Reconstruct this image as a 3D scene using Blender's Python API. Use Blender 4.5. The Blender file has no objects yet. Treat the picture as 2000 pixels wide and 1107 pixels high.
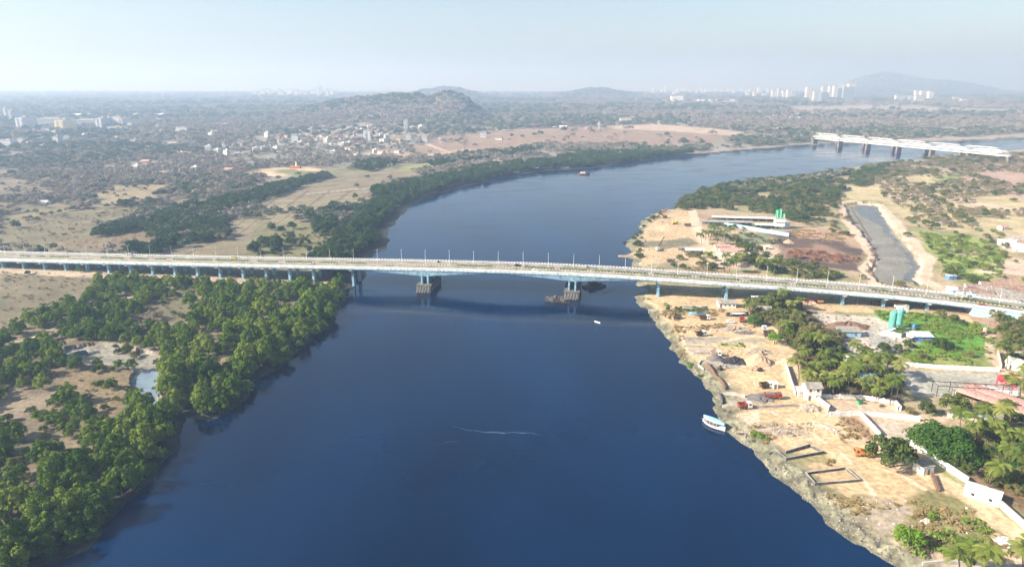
import bpy, bmesh, math, random
import numpy as np
from mathutils import Vector, Matrix

random.seed(7)
RNG = np.random.default_rng(7)
sc = bpy.context.scene
C = sc.collection
R = math.radians

# ------------------------------------------------------------------ camera, world, sun, exposure
FPX, TH, CAMH = 1335.0, R(16.4), 130.0
cam = bpy.data.cameras.new('camera')
camo = bpy.data.objects.new('camera', cam)
C.objects.link(camo)
camo.location = (0, 0, CAMH)
camo.rotation_euler = (R(90) - TH, 0, 0)
cam.sensor_width = 36.0
cam.lens = 36.0 * FPX / 2000.0
cam.clip_start = 1.0
cam.clip_end = 90000.0
sc.camera = camo

SUN_EL, SUN_DIR = 31.0, 16.0          # elevation; heading in which the light travels (from +x towards +y)
world = bpy.data.worlds.new('World')
sc.world = world
world.use_nodes = True
wn, wl = world.node_tree.nodes, world.node_tree.links
wn.clear()
sky = wn.new('ShaderNodeTexSky')
sky.sky_type = 'NISHITA'
sky.sun_disc = False
sky.sun_elevation = R(SUN_EL)
sky.sun_rotation = R(270 - SUN_DIR)
sky.altitude = 100
sky.air_density = 1.0
sky.dust_density = 1.6
sky.ozone_density = 1.5
bg = wn.new('ShaderNodeBackground')
bg.inputs['Strength'].default_value = 0.075
wo = wn.new('ShaderNodeOutputWorld')
wl.new(sky.outputs[0], bg.inputs[0])
wl.new(bg.outputs[0], wo.inputs[0])

sun = bpy.data.lights.new('sun', 'SUN')
sun.energy = 5.0
sun.angle = R(0.5)
sun.color = (1.0, 0.93, 0.82)
suno = bpy.data.objects.new('sun', sun)
C.objects.link(suno)
ldir = Vector((math.cos(R(SUN_DIR)) * math.cos(R(SUN_EL)), math.sin(R(SUN_DIR)) * math.cos(R(SUN_EL)), -math.sin(R(SUN_EL))))
suno.rotation_euler = ldir.to_track_quat('-Z', 'Y').to_euler()

vs = sc.view_settings
vs.view_transform = 'Standard'
vs.look = 'None'
vs.exposure = 1.32
vs.gamma = 1.0
sc.render.engine = 'CYCLES'
cy = sc.cycles
cy.use_denoising = True
cy.use_adaptive_sampling = True
cy.adaptive_threshold = 0.04
cy.max_bounces = 6
cy.diffuse_bounces = 2
cy.glossy_bounces = 2
cy.transmission_bounces = 2
cy.transparent_max_bounces = 4
cy.volume_bounces = 1
cy.caustics_reflective = False
cy.caustics_refractive = False
cy.time_limit = 900

# ------------------------------------------------------------------ helpers
def P(px, py, z=0.0):
    """world point on the plane of height z that the photo shows at (px, py)"""
    a, b = (px - 1000.0) / FPX, (553.5 - py) / FPX
    dy = math.cos(TH) + b * math.sin(TH)
    dz = -math.sin(TH) + b * math.cos(TH)
    t = (z - CAMH) / dz
    return Vector((a * t, dy * t, z))

def PP(pts, z=0.0):
    return np.array([P(x, y, z)[:2] for x, y in pts])

def tag(o, label=None, cat=None, group=None, kind=None):
    if label: o['label'] = label
    if cat: o['category'] = cat
    if group: o['group'] = group
    if kind: o['kind'] = kind
    return o

def thing(name, label, cat, loc=(0, 0, 0), rot=0.0, group=None):
    o = bpy.data.objects.new(name, None)
    o.empty_display_size = 1.0
    C.objects.link(o)
    o.location = loc
    o.rotation_euler = (0, 0, R(rot))
    return tag(o, label, cat, group, 'thing')

CH = {}

class MB:
    """collects boxes, tubes, sweeps into one mesh; m = material slot"""
    def __init__(s): s.v, s.f, s.m, s.k = [], [], [], 0
    def add(s, vs_, fs_, m=None):
        n = len(s.v)
        s.v += [tuple(p) for p in vs_]
        s.f += [tuple(i + n for i in f) for f in fs_]
        s.m += [s.k if m is None else m] * len(fs_)
        return s
    def mat(s, k): s.k = k; return s
    def box(s, x, y, z, w, d, h, rz=0.0, taper=1.0, m=None):
        """centre x, y; bottom z"""
        c, n = math.cos(R(rz)), math.sin(R(rz))
        vs_ = []
        for zz, t in ((z, 1.0), (z + h, taper)):
            for sx, sy in ((-1, -1), (1, -1), (1, 1), (-1, 1)):
                a, b = sx * w / 2 * t, sy * d / 2 * t
                vs_.append((x + a * c - b * n, y + a * n + b * c, zz))
        return s.add(vs_, [(3, 2, 1, 0), (4, 5, 6, 7), (0, 1, 5, 4), (1, 2, 6, 5), (2, 3, 7, 6), (3, 0, 4, 7)], m)
    def tube(s, pts, r, n=6, m=None, cap=True):
        pts = [Vector(p) for p in pts]
        rs = r if isinstance(r, (list, tuple)) else [r] * len(pts)
        vs_, fs_ = [], []
        for i, p in enumerate(pts):
            d = (pts[min(i + 1, len(pts) - 1)] - pts[max(i - 1, 0)]).normalized()
            u = d.cross(Vector((0, 0, 1)))
            if u.length < 0.05: u = d.cross(Vector((0, 1, 0)))
            u.normalize(); w = d.cross(u)
            for k in range(n):
                a = 2 * math.pi * k / n
                vs_.append(p + (u * math.cos(a) + w * math.sin(a)) * rs[i])
        for i in range(len(pts) - 1):
            for k in range(n):
                a, b = i * n + k, i * n + (k + 1) % n
                fs_.append((a, b, b + n, a + n))
        if cap:
            fs_.append(tuple(range(n))[::-1])
            fs_.append(tuple((len(pts) - 1) * n + k for k in range(n)))
        return s.add(vs_, fs_, m)
    def lathe(s, x, y, prof, n=16, m=None):
        vs_, fs_ = [], []
        for z, r in prof:
            for k in range(n):
                a = 2 * math.pi * k / n
                vs_.append((x + r * math.cos(a), y + r * math.sin(a), z))
        for i in range(len(prof) - 1):
            for k in range(n):
                a, b = i * n + k, i * n + (k + 1) % n
                fs_.append((a, b, b + n, a + n))
        fs_.append(tuple(range(n))[::-1]); fs_.append(tuple((len(prof) - 1) * n + k for k in range(n)))
        return s.add(vs_, fs_, m)
    def prism(s, poly, z0, z1, m=None):
        n = len(poly)
        return s.add([(a, b, z0) for a, b in poly] + [(a, b, z1) for a, b in poly],
                     [tuple(range(n))[::-1], tuple(range(n, 2 * n))] + [(i, (i + 1) % n, (i + 1) % n + n, i + n) for i in range(n)], m)
    def extr(s, prof, y0, y1, m=None, ax='y'):
        """profile (x, z) extruded along y (or profile (y, z) along x)"""
        n = len(prof)
        if ax == 'y': v = [(a, y0, b) for a, b in prof] + [(a, y1, b) for a, b in prof]
        else: v = [(y0, a, b) for a, b in prof] + [(y1, a, b) for a, b in prof]
        return s.add(v, [tuple(range(n)), tuple(range(n, 2 * n))[::-1]] + [(i, i + n, (i + 1) % n + n, (i + 1) % n) for i in range(n)], m)
    def sweep(s, path, prof, m=None, closed=False):
        """path: [(x, y, z)], prof: [(offset to the right, height)]; a closed section"""
        n = 0; vs_, fs_ = [], []
        for i, p in enumerate(path):
            a = path[max(i - 1, 0)]; b = path[min(i + 1, len(path) - 1)]
            dx, dy = b[0] - a[0], b[1] - a[1]; l = math.hypot(dx, dy) or 1
            rx, ry = dy / l, -dx / l
            pr = prof(i) if callable(prof) else prof
            for o, h in pr: vs_.append((p[0] + rx * o, p[1] + ry * o, p[2] + h))
        n = len(prof(0)) if callable(prof) else len(prof)
        for i in range(len(path) - 1):
            for k in range(n):
                a, b = i * n + k, i * n + (k + 1) % n
                fs_.append((a, b, b + n, a + n))
        fs_.append(tuple(range(n))); fs_.append(tuple((len(path) - 1) * n + k for k in range(n))[::-1])
        return s.add(vs_, fs_, m)
    def mesh(s, name, mats):
        me = bpy.data.meshes.new(name)
        me.from_pydata(s.v, [], s.f)
        for m in (mats if isinstance(mats, (list, tuple)) else [mats]): me.materials.append(m)
        me.polygons.foreach_set('material_index', s.m)
        bm = bmesh.new(); bm.from_mesh(me)
        bmesh.ops.recalc_face_normals(bm, faces=bm.faces)
        bm.to_mesh(me); bm.free()
        me.update()
        return me
    def build(s, name, mats, parent=None, loc=None, rot=None):
        return link(name, s.mesh(name, mats), parent, loc, rot)

def link(name, me, parent=None, loc=None, rot=None):
    o = bpy.data.objects.new(name, me)
    C.objects.link(o)
    if parent:
        o.parent = parent
        CH.setdefault(parent.name, []).append(o)
    if loc is not None: o.location = loc
    if rot is not None: o.rotation_euler = (0, 0, R(rot))
    return o

def dup(root, loc, rot, label=None, group=None, scale=None):
    c = root.copy(); C.objects.link(c)
    c.location = loc; c.rotation_euler = (0, 0, R(rot))
    if scale is not None: c.scale = (scale,) * 3 if isinstance(scale, (int, float)) else scale
    if label: c['label'] = label
    if group: c['group'] = group
    for ch in CH.get(root.name, []):
        d = ch.copy(); C.objects.link(d); d.parent = c
        CH.setdefault(c.name, []).append(d)
        for g in CH.get(ch.name, []):
            e = g.copy(); C.objects.link(e); e.parent = d
            CH.setdefault(d.name, []).append(e)
    return c

# ---- numpy noise
_H = RNG.random(65536)
def vnoise(x, y, seed=0):
    xi, yi = np.floor(x).astype(np.int64), np.floor(y).astype(np.int64)
    fx, fy = x - xi, y - yi
    fx = fx * fx * (3 - 2 * fx); fy = fy * fy * (3 - 2 * fy)
    def h(a, b): return _H[((a * 73856093) ^ (b * 19349663) ^ (seed * 83492791)) & 65535]
    return (h(xi, yi) * (1 - fx) + h(xi + 1, yi) * fx) * (1 - fy) + (h(xi, yi + 1) * (1 - fx) + h(xi + 1, yi + 1) * fx) * fy
def fbm(x, y, o=4, seed=0):
    t, a, n = 0, 0.5, 0
    for i in range(o):
        t = t + a * vnoise(x * 2 ** i, y * 2 ** i, seed + i); n += a; a *= 0.5
    return t / n
def inside(poly, x, y):
    r = np.zeros(x.shape, bool)
    m = (x >= poly[:, 0].min()) & (x <= poly[:, 0].max()) & (y >= poly[:, 1].min()) & (y <= poly[:, 1].max())
    if not m.any(): return r
    xx, yy = x[m], y[m]; q = np.zeros(xx.shape, bool); n = len(poly)
    for i in range(n):
        x0, y0 = poly[i]; x1, y1 = poly[(i + 1) % n]
        if y0 == y1: continue
        q ^= ((y0 > yy) != (y1 > yy)) & (xx < (x1 - x0) * (yy - y0) / (y1 - y0) + x0)
    r[m] = q
    return r
def dist(line, x, y, closed=False):
    d = np.full(x.shape, 1e18)
    n = len(line)
    for i in range(n if closed else n - 1):
        x0, y0 = line[i]; x1, y1 = line[(i + 1) % n]
        dx, dy = x1 - x0, y1 - y0
        t = np.clip(((x - x0) * dx + (y - y0) * dy) / (dx * dx + dy * dy + 1e-9), 0, 1)
        np.minimum(d, (x - x0 - t * dx) ** 2 + (y - y0 - t * dy) ** 2, out=d)
    return np.sqrt(d)
def dist_cap(line, x, y, cap=220.0, blk=6000):
    """distance to a closed line, never more than cap; works block by block"""
    out = np.full(x.shape, cap); n = len(line)
    nx = np.roll(line, -1, 0)
    lo, hi = np.minimum(line, nx), np.maximum(line, nx)
    for i in range(0, len(x), blk):
        xx, yy = x[i:i + blk], y[i:i + blk]
        k = (lo[:, 0] < xx.max() + cap) & (hi[:, 0] > xx.min() - cap) & (lo[:, 1] < yy.max() + cap) & (hi[:, 1] > yy.min() - cap)
        d = np.full(xx.shape, cap * cap)
        for j in np.nonzero(k)[0]:
            (x0, y0), (x1, y1) = line[j], nx[j]; dx, dy = x1 - x0, y1 - y0
            t = np.clip(((xx - x0) * dx + (yy - y0) * dy) / (dx * dx + dy * dy + 1e-9), 0, 1)
            np.minimum(d, (xx - x0 - t * dx) ** 2 + (yy - y0 - t * dy) ** 2, out=d)
        out[i:i + blk] = np.sqrt(d)
    return out
def sstep(a, b, x):
    t = np.clip((x - a) / (b - a), 0, 1); return t * t * (3 - 2 * t)

# ------------------------------------------------------------------ materials
def mat(name, col, rough=0.85, var=0.15, scale=0.6, metal=0.0, bump=0.0, col2=None, detail=4.0, spec=0.3):
    m = bpy.data.materials.new(name); m.use_nodes = True
    N, L = m.node_tree.nodes, m.node_tree.links
    b = N['Principled BSDF']
    b.inputs['Roughness'].default_value = rough
    b.inputs['Metallic'].default_value = metal
    b.inputs['Specular IOR Level'].default_value = spec
    tc = N.new('ShaderNodeTexCoord')
    no = N.new('ShaderNodeTexNoise'); no.inputs['Scale'].default_value = scale; no.inputs['Detail'].default_value = detail
    L.new(tc.outputs['Object'], no.inputs['Vector'])
    mx = N.new('ShaderNodeMix'); mx.data_type = 'RGBA'
    c2 = col2 or tuple(c * (1 - var * 1.6) for c in col)
    mx.inputs[6].default_value = tuple(min(1, c * (1 + var * .6)) for c in col) + (1,)
    mx.inputs[7].default_value = tuple(c2) + (1,)
    mr = N.new('ShaderNodeMapRange'); mr.inputs[1].default_value = 0.35; mr.inputs[2].default_value = 0.68
    L.new(no.outputs[0], mr.inputs[0]); L.new(mr.outputs[0], mx.inputs[0]); L.new(mx.outputs[2], b.inputs['Base Color'])
    if bump:
        bp = N.new('ShaderNodeBump'); bp.inputs['Strength'].default_value = bump; bp.inputs['Distance'].default_value = 0.3
        L.new(no.outputs[0], bp.inputs['Height']); L.new(bp.outputs[0], b.inputs['Normal'])
    return m

def leafmat(name, c1, c2, c3, trans=0.14):
    """leaf colour differs by tree (object random) and by leaf (face attribute)"""
    m = bpy.data.materials.new(name); m.use_nodes = True
    N, L = m.node_tree.nodes, m.node_tree.links
    N.remove(N['Principled BSDF']); out = N['Material Output']
    oi = N.new('ShaderNodeObjectInfo')
    at = N.new('ShaderNodeAttribute'); at.attribute_name = 'tone'
    ra = N.new('ShaderNodeValToRGB'); e = ra.color_ramp.elements
    e[0].position = 0.0; e[0].color = c1 + (1,)
    e[1].position = 1.0; e[1].color = c3 + (1,)
    k = e.new(0.5); k.color = c2 + (1,)
    ma = N.new('ShaderNodeMath'); ma.operation = 'MULTIPLY_ADD'; ma.inputs[1].default_value = 0.55
    L.new(oi.outputs['Random'], ma.inputs[0])
    m2 = N.new('ShaderNodeMath'); m2.operation = 'MULTIPLY'; m2.inputs[1].default_value = 0.45
    L.new(at.outputs['Fac'], m2.inputs[0]); L.new(m2.outputs[0], ma.inputs[2]); L.new(ma.outputs[0], ra.inputs[0])
    d = N.new('ShaderNodeBsdfDiffuse'); t = N.new('ShaderNodeBsdfTranslucent'); x = N.new('ShaderNodeMixShader')
    x.inputs[0].default_value = trans
    L.new(ra.outputs[0], d.inputs[0]); L.new(ra.outputs[0], t.inputs[0])
    L.new(d.outputs[0], x.inputs[1]); L.new(t.outputs[0], x.inputs[2]); L.new(x.outputs[0], out.inputs['Surface'])
    return m

M = dict(
    conc=mat('concrete', (.42, .39, .34), .9, .2, .4, bump=.2),
    concdark=mat('stained and shaded concrete', (.16, .15, .13), .9, .4, .8, bump=.3, col2=(.05, .05, .05)),
    deck=mat('worn asphalt', (.29, .275, .245), .9, .32, .22, detail=8),
    parapet=mat('white bridge paint', (.64, .63, .59), .7, .1, .5),
    blue=mat('light blue bridge paint', (.38, .59, .70), .6, .28, .5, detail=8),
    bluedk=mat('pale blue pier paint', (.27, .48, .62), .6, .4, 1.1, detail=8),
    white=mat('white paint', (.78, .77, .74), .6, .08, .4),
    fascia=mat('pale blue white fascia paint', (.60, .69, .72), .6, .3, .9, detail=8),
    yellow=mat('yellow kerb paint', (.70, .55, .10), .7, .2, 2),
    black=mat('black paint', (.02, .02, .022), .7, .2, 2),
    hedge=mat('hedge leaves', (.07, .12, .03), .95, .4, 2, bump=.6),
    steelw=mat('painted truss steel', (.60, .61, .60), .5, .15, .2),
    stone=mat('brown pier masonry', (.22, .18, .16), .9, .3, .4, bump=.2),
    rust=mat('rusty scrap steel', (.15, .095, .06), .8, .5, 3, metal=.3, bump=.3),
    red=mat('red vehicle paint', (.30, .07, .05), .45, .2, 1.5),
    orange=mat('orange vehicle paint', (.55, .22, .05), .5, .2, 1.5),
    glass=mat('dark window glass', (.03, .04, .05), .15, .1, 1, spec=.6),
    rubber=mat('black rubber tyre', (.02, .02, .02), .9, .1, 1),
    sand=mat('heaped sand', (.48, .33, .22), .95, .2, 1.2, bump=.5),
    gravel=mat('grey gravel heap', (.17, .16, .15), .95, .3, 3, bump=.6),
    coal=mat('black gravel heap', (.04, .04, .045), .95, .3, 3, bump=.6),
    rubble=mat('rubble stones', (.42, .34, .27), .95, .4, 2.5, bump=.6),
    brick=mat('brown rubble wall', (.22, .13, .09), .95, .3, 2, bump=.4),
    plaster=mat('white wall plaster', (.78, .76, .71), .85, .16, .8, detail=8),
    cream=mat('cream wall plaster', (.66, .58, .42), .85, .15, .5),
    pink=mat('pinkish wall plaster', (.62, .45, .40), .85, .15, .5),
    greyroof=mat('weathered cement sheet roof', (.32, .29, .25), .9, .25, .6),
    brownroof=mat('rusty brown sheet roof', (.30, .20, .15), .85, .3, .8),
    redroof=mat('faded red sheet roof', (.55, .30, .25), .85, .3, 1.4),
    whiteroof=mat('white sheet roof', (.76, .75, .72), .7, .22, 1.0),
    bluewall=mat('blue painted wall', (.10, .26, .62), .6, .15, 1),
    ltblue=mat('light blue sheet', (.35, .58, .72), .6, .15, .5),
    teal=mat('teal silo paint', (.14, .46, .38), .6, .35, 1.2),
    green=mat('green silo paint', (.03, .42, .20), .5, .15, .5),
    crimson=mat('bright red machine paint', (.72, .05, .08), .5, .15, 1),
    bark=mat('grey brown bark', (.13, .10, .075), .95, .3, 2, bump=.4),
    towerw=mat('pale tower plaster', (.66, .63, .58), .9, .1, .03),
    towerg=mat('grey tower net', (.20, .25, .27), .9, .2, .05),
    tarp=mat('light blue boat canopy', (.32, .66, .80), .55, .1, 1),
    hull=mat('white boat hull', (.72, .74, .76), .5, .1, 1),
    hulldk=mat('dark tarred boat hull', (.05, .05, .05), .7, .3, 1),
    wood=mat('weathered wood', (.20, .16, .12), .9, .3, 2),
)
# ------------------------------------------------------------------ the river and the land
RIV_L = [(-150, 1330), (0, 1170), (60, 1118), (110, 1098), (180, 1075), (225, 1015), (285, 945), (325, 890), (345, 850), (350, 815),
         (400, 826), (450, 800), (480, 760), (525, 728), (560, 700), (600, 672), (640, 640), (665, 600), (690, 565), (716, 548), (722, 530),
         (708, 515), (722, 498), (748, 488), (756, 462), (778, 425), (792, 408), (830, 387), (870, 375), (900, 366), (960, 351), (1000, 344), (1050, 336),
         (1100, 331), (1150, 329), (1210, 321), (1300, 308), (1400, 300), (1500, 292), (1600, 283), (1650, 280), (1720, 279), (1800, 277),
         (1870, 275), (1950, 272), (2000, 268), (2140, 262)]
RIV_R = [(2140, 280), (2060, 288), (2000, 292), (1960, 297), (1880, 301), (1830, 306), (1790, 311), (1745, 318), (1680, 326), (1620, 332), (1560, 341), (1500, 350),
         (1450, 356), (1380, 369), (1330, 390), (1310, 406), (1280, 418), (1262, 432), (1247, 452), (1236, 466), (1225, 476), (1232, 492),
         (1216, 500), (1236, 506), (1232, 520), (1240, 532), (1248, 548), (1236, 556), (1262, 566), (1240, 578), (1243, 590), (1262, 608), (1276, 628), (1290, 652), (1302, 675), (1318, 697), (1345, 722),
         (1372, 748), (1385, 775), (1386, 800), (1407, 832), (1432, 852), (1470, 884), (1500, 917), (1560, 965), (1602, 1005), (1642, 1045),
         (1690, 1078), (1745, 1107), (1810, 1160), (1900, 1330)]
rl, rr = PP(RIV_L), PP(RIV_R)
RIVER = np.vstack([[rl[0][0] - 60, -300], rl, rr, [rr[-1][0] + 60, -300]])
WET = [PP(p) for p in [
    [(262, 735), (290, 722), (318, 728), (312, 750), (306, 780), (300, 805), (275, 800), (262, 780)],
    [(125, 693), (150, 688), (165, 692), (150, 698)],
    [(180, 640), (190, 600), (205, 575), (215, 560), (224, 562), (212, 590), (200, 620), (190, 650)],
    [(1672, 402), (1712, 402), (1722, 420), (1730, 436), (1742, 458), (1734, 456), (1718, 436), (1700, 430), (1676, 418)],
    [(1760, 484), (1768, 488), (1788, 508), (1793, 526), (1780, 542), (1800, 562), (1790, 564), (1762, 545), (1766, 536), (1782, 526), (1778, 508)],
    [(1735, 455), (1742, 458), (1768, 488), (1762, 486)],
]]
PONDBED = PP([(1650, 402), (1700, 396), (1726, 418), (1750, 455), (1782, 490), (1798, 520), (1793, 548), (1765, 556), (1745, 562), (1715, 556), (1697, 535), (1708, 500), (1688, 465), (1660, 432)])
CREEKBED = PP([(120, 685), (200, 672), (300, 690), (352, 715), (340, 735), (322, 730), (316, 760), (312, 805), (268, 805), (255, 760), (262, 722), (180, 716), (125, 712)])

def river_sd(x, y):
    k = 1 + np.clip(y, 0, 2500) / 900
    x = x + ((fbm(x / 9, y / 9, 3, 71) - .5) * 4.5 + (fbm(x / 38, y / 38, 2, 72) - .5) * 6) * k
    y = y + ((fbm(x / 9, y / 9, 3, 73) - .5) * 4.5 + (fbm(x / 38, y / 38, 2, 74) - .5) * 6) * k
    s = dist_cap(RIVER, x, y)
    return np.where(inside(RIVER, x, y), -s, s)

def _prof(pts, D):
    a = np.array([(((px - 1000) / FPX) * D * .965, max(0.0, CAMH - 24 - (py - 160) * D / FPX)) for px, py in pts])
    return a[:, 0], a[:, 1]
HILLS = []
for pts, D, w in [
    ([(430, 226), (500, 214), (560, 206), (600, 197), (640, 187), (700, 178), (760, 173), (815, 172), (840, 177), (862, 170), (884, 168), (905, 175), (925, 192), (950, 208), (990, 226)], 2700, 420),
    ([(1600, 176), (1640, 158), (1680, 143), (1720, 136), (1760, 142), (1800, 150), (1860, 153), (1900, 160), (1960, 172), (2050, 176)], 9500, 1400),
    ([(1000, 183), (1060, 178), (1110, 172), (1150, 164), (1185, 165), (1220, 172), (1265, 178), (1330, 184)], 6200, 900),
    ([(780, 180), (830, 166), (870, 161), (900, 164), (960, 180)], 5600, 700),
]:
    X, Z = _prof(pts, D)
    Z = np.maximum(Z - (26 if 5000 < D < 7000 else 9), 0)
    HILLS.append((X, Z, D * 0.995, w))
def hill_z(x, y):
    z = np.zeros_like(x)
    for X, Z, D, w in HILLS:
        xs = x * D / np.maximum(y, 1.0)
        g = np.exp(-((y - D) / w) ** 2)
        h = np.interp(xs, X, Z, left=0, right=0)
        k = (1 - .12 * fbm(x / 260, y / 260, 4, 31) * (1 - np.exp(-(np.abs(y - D) / (w * .5)) ** 2)))
        z = np.maximum(z, h * g * k)
    return z
GL, GR = 1.6, 2.2
def ground_z(x, y, s=None):
    if s is None: s = river_sd(x, y)
    right = x > np.interp(y, [100, 230, 420, 620, 1000, 2400], [40, 40, 40, 60, 500, 900])
    n = fbm(x / 3.1, y / 3.1, 3, 5) - .5
    land_r = GR * sstep(0, 9, s + n * 3) + np.where(s < 11, (fbm(x / 1.6, y / 1.6, 2, 9) - .5) * 1.5 * np.exp(-((s - 4) / 4) ** 2), 0)
    land_l = .10 + .02 * np.clip(s, 0, 12) + (GL - .34) * sstep(5, 22, s)
    z = np.where(right, land_r, land_l)
    bumps = (fbm(x / 14, y / 14, 3, 2) - .5) * .5 + n * .22
    z = z + bumps * sstep(8, 20, s) + np.clip((y - 900) / 3000, 0, 1) * 1.5
    z = np.where(s < 0, np.maximum(-3, s * .35 - .15), np.maximum(z, .06))
    wx = x + (fbm(x / 9, y / 9, 3, 81) - .5) * 9; wy = y + (fbm(x / 9, y / 9, 3, 82) - .5) * 9
    z = np.where(inside(PONDBED, wx, wy), .10 + n * .12, z)
    z = np.where(inside(CREEKBED, wx, wy), .10 + n * .14, z)
    for w in WET:
        z = np.where(inside(w, wx, wy), -.35, z)
    return z + np.where(y > 1200, hill_z(x, y), 0)
def gz(x, y):
    return float(ground_z(np.array([float(x)]), np.array([float(y)]))[0])
def G(px, py):
    """the point of the ground the photo shows at (px, py)"""
    p = P(px, py, 2.0); z = gz(p.x, p.y); p = P(px, py, z)
    p.z = gz(p.x, p.y)
    return p

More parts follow.
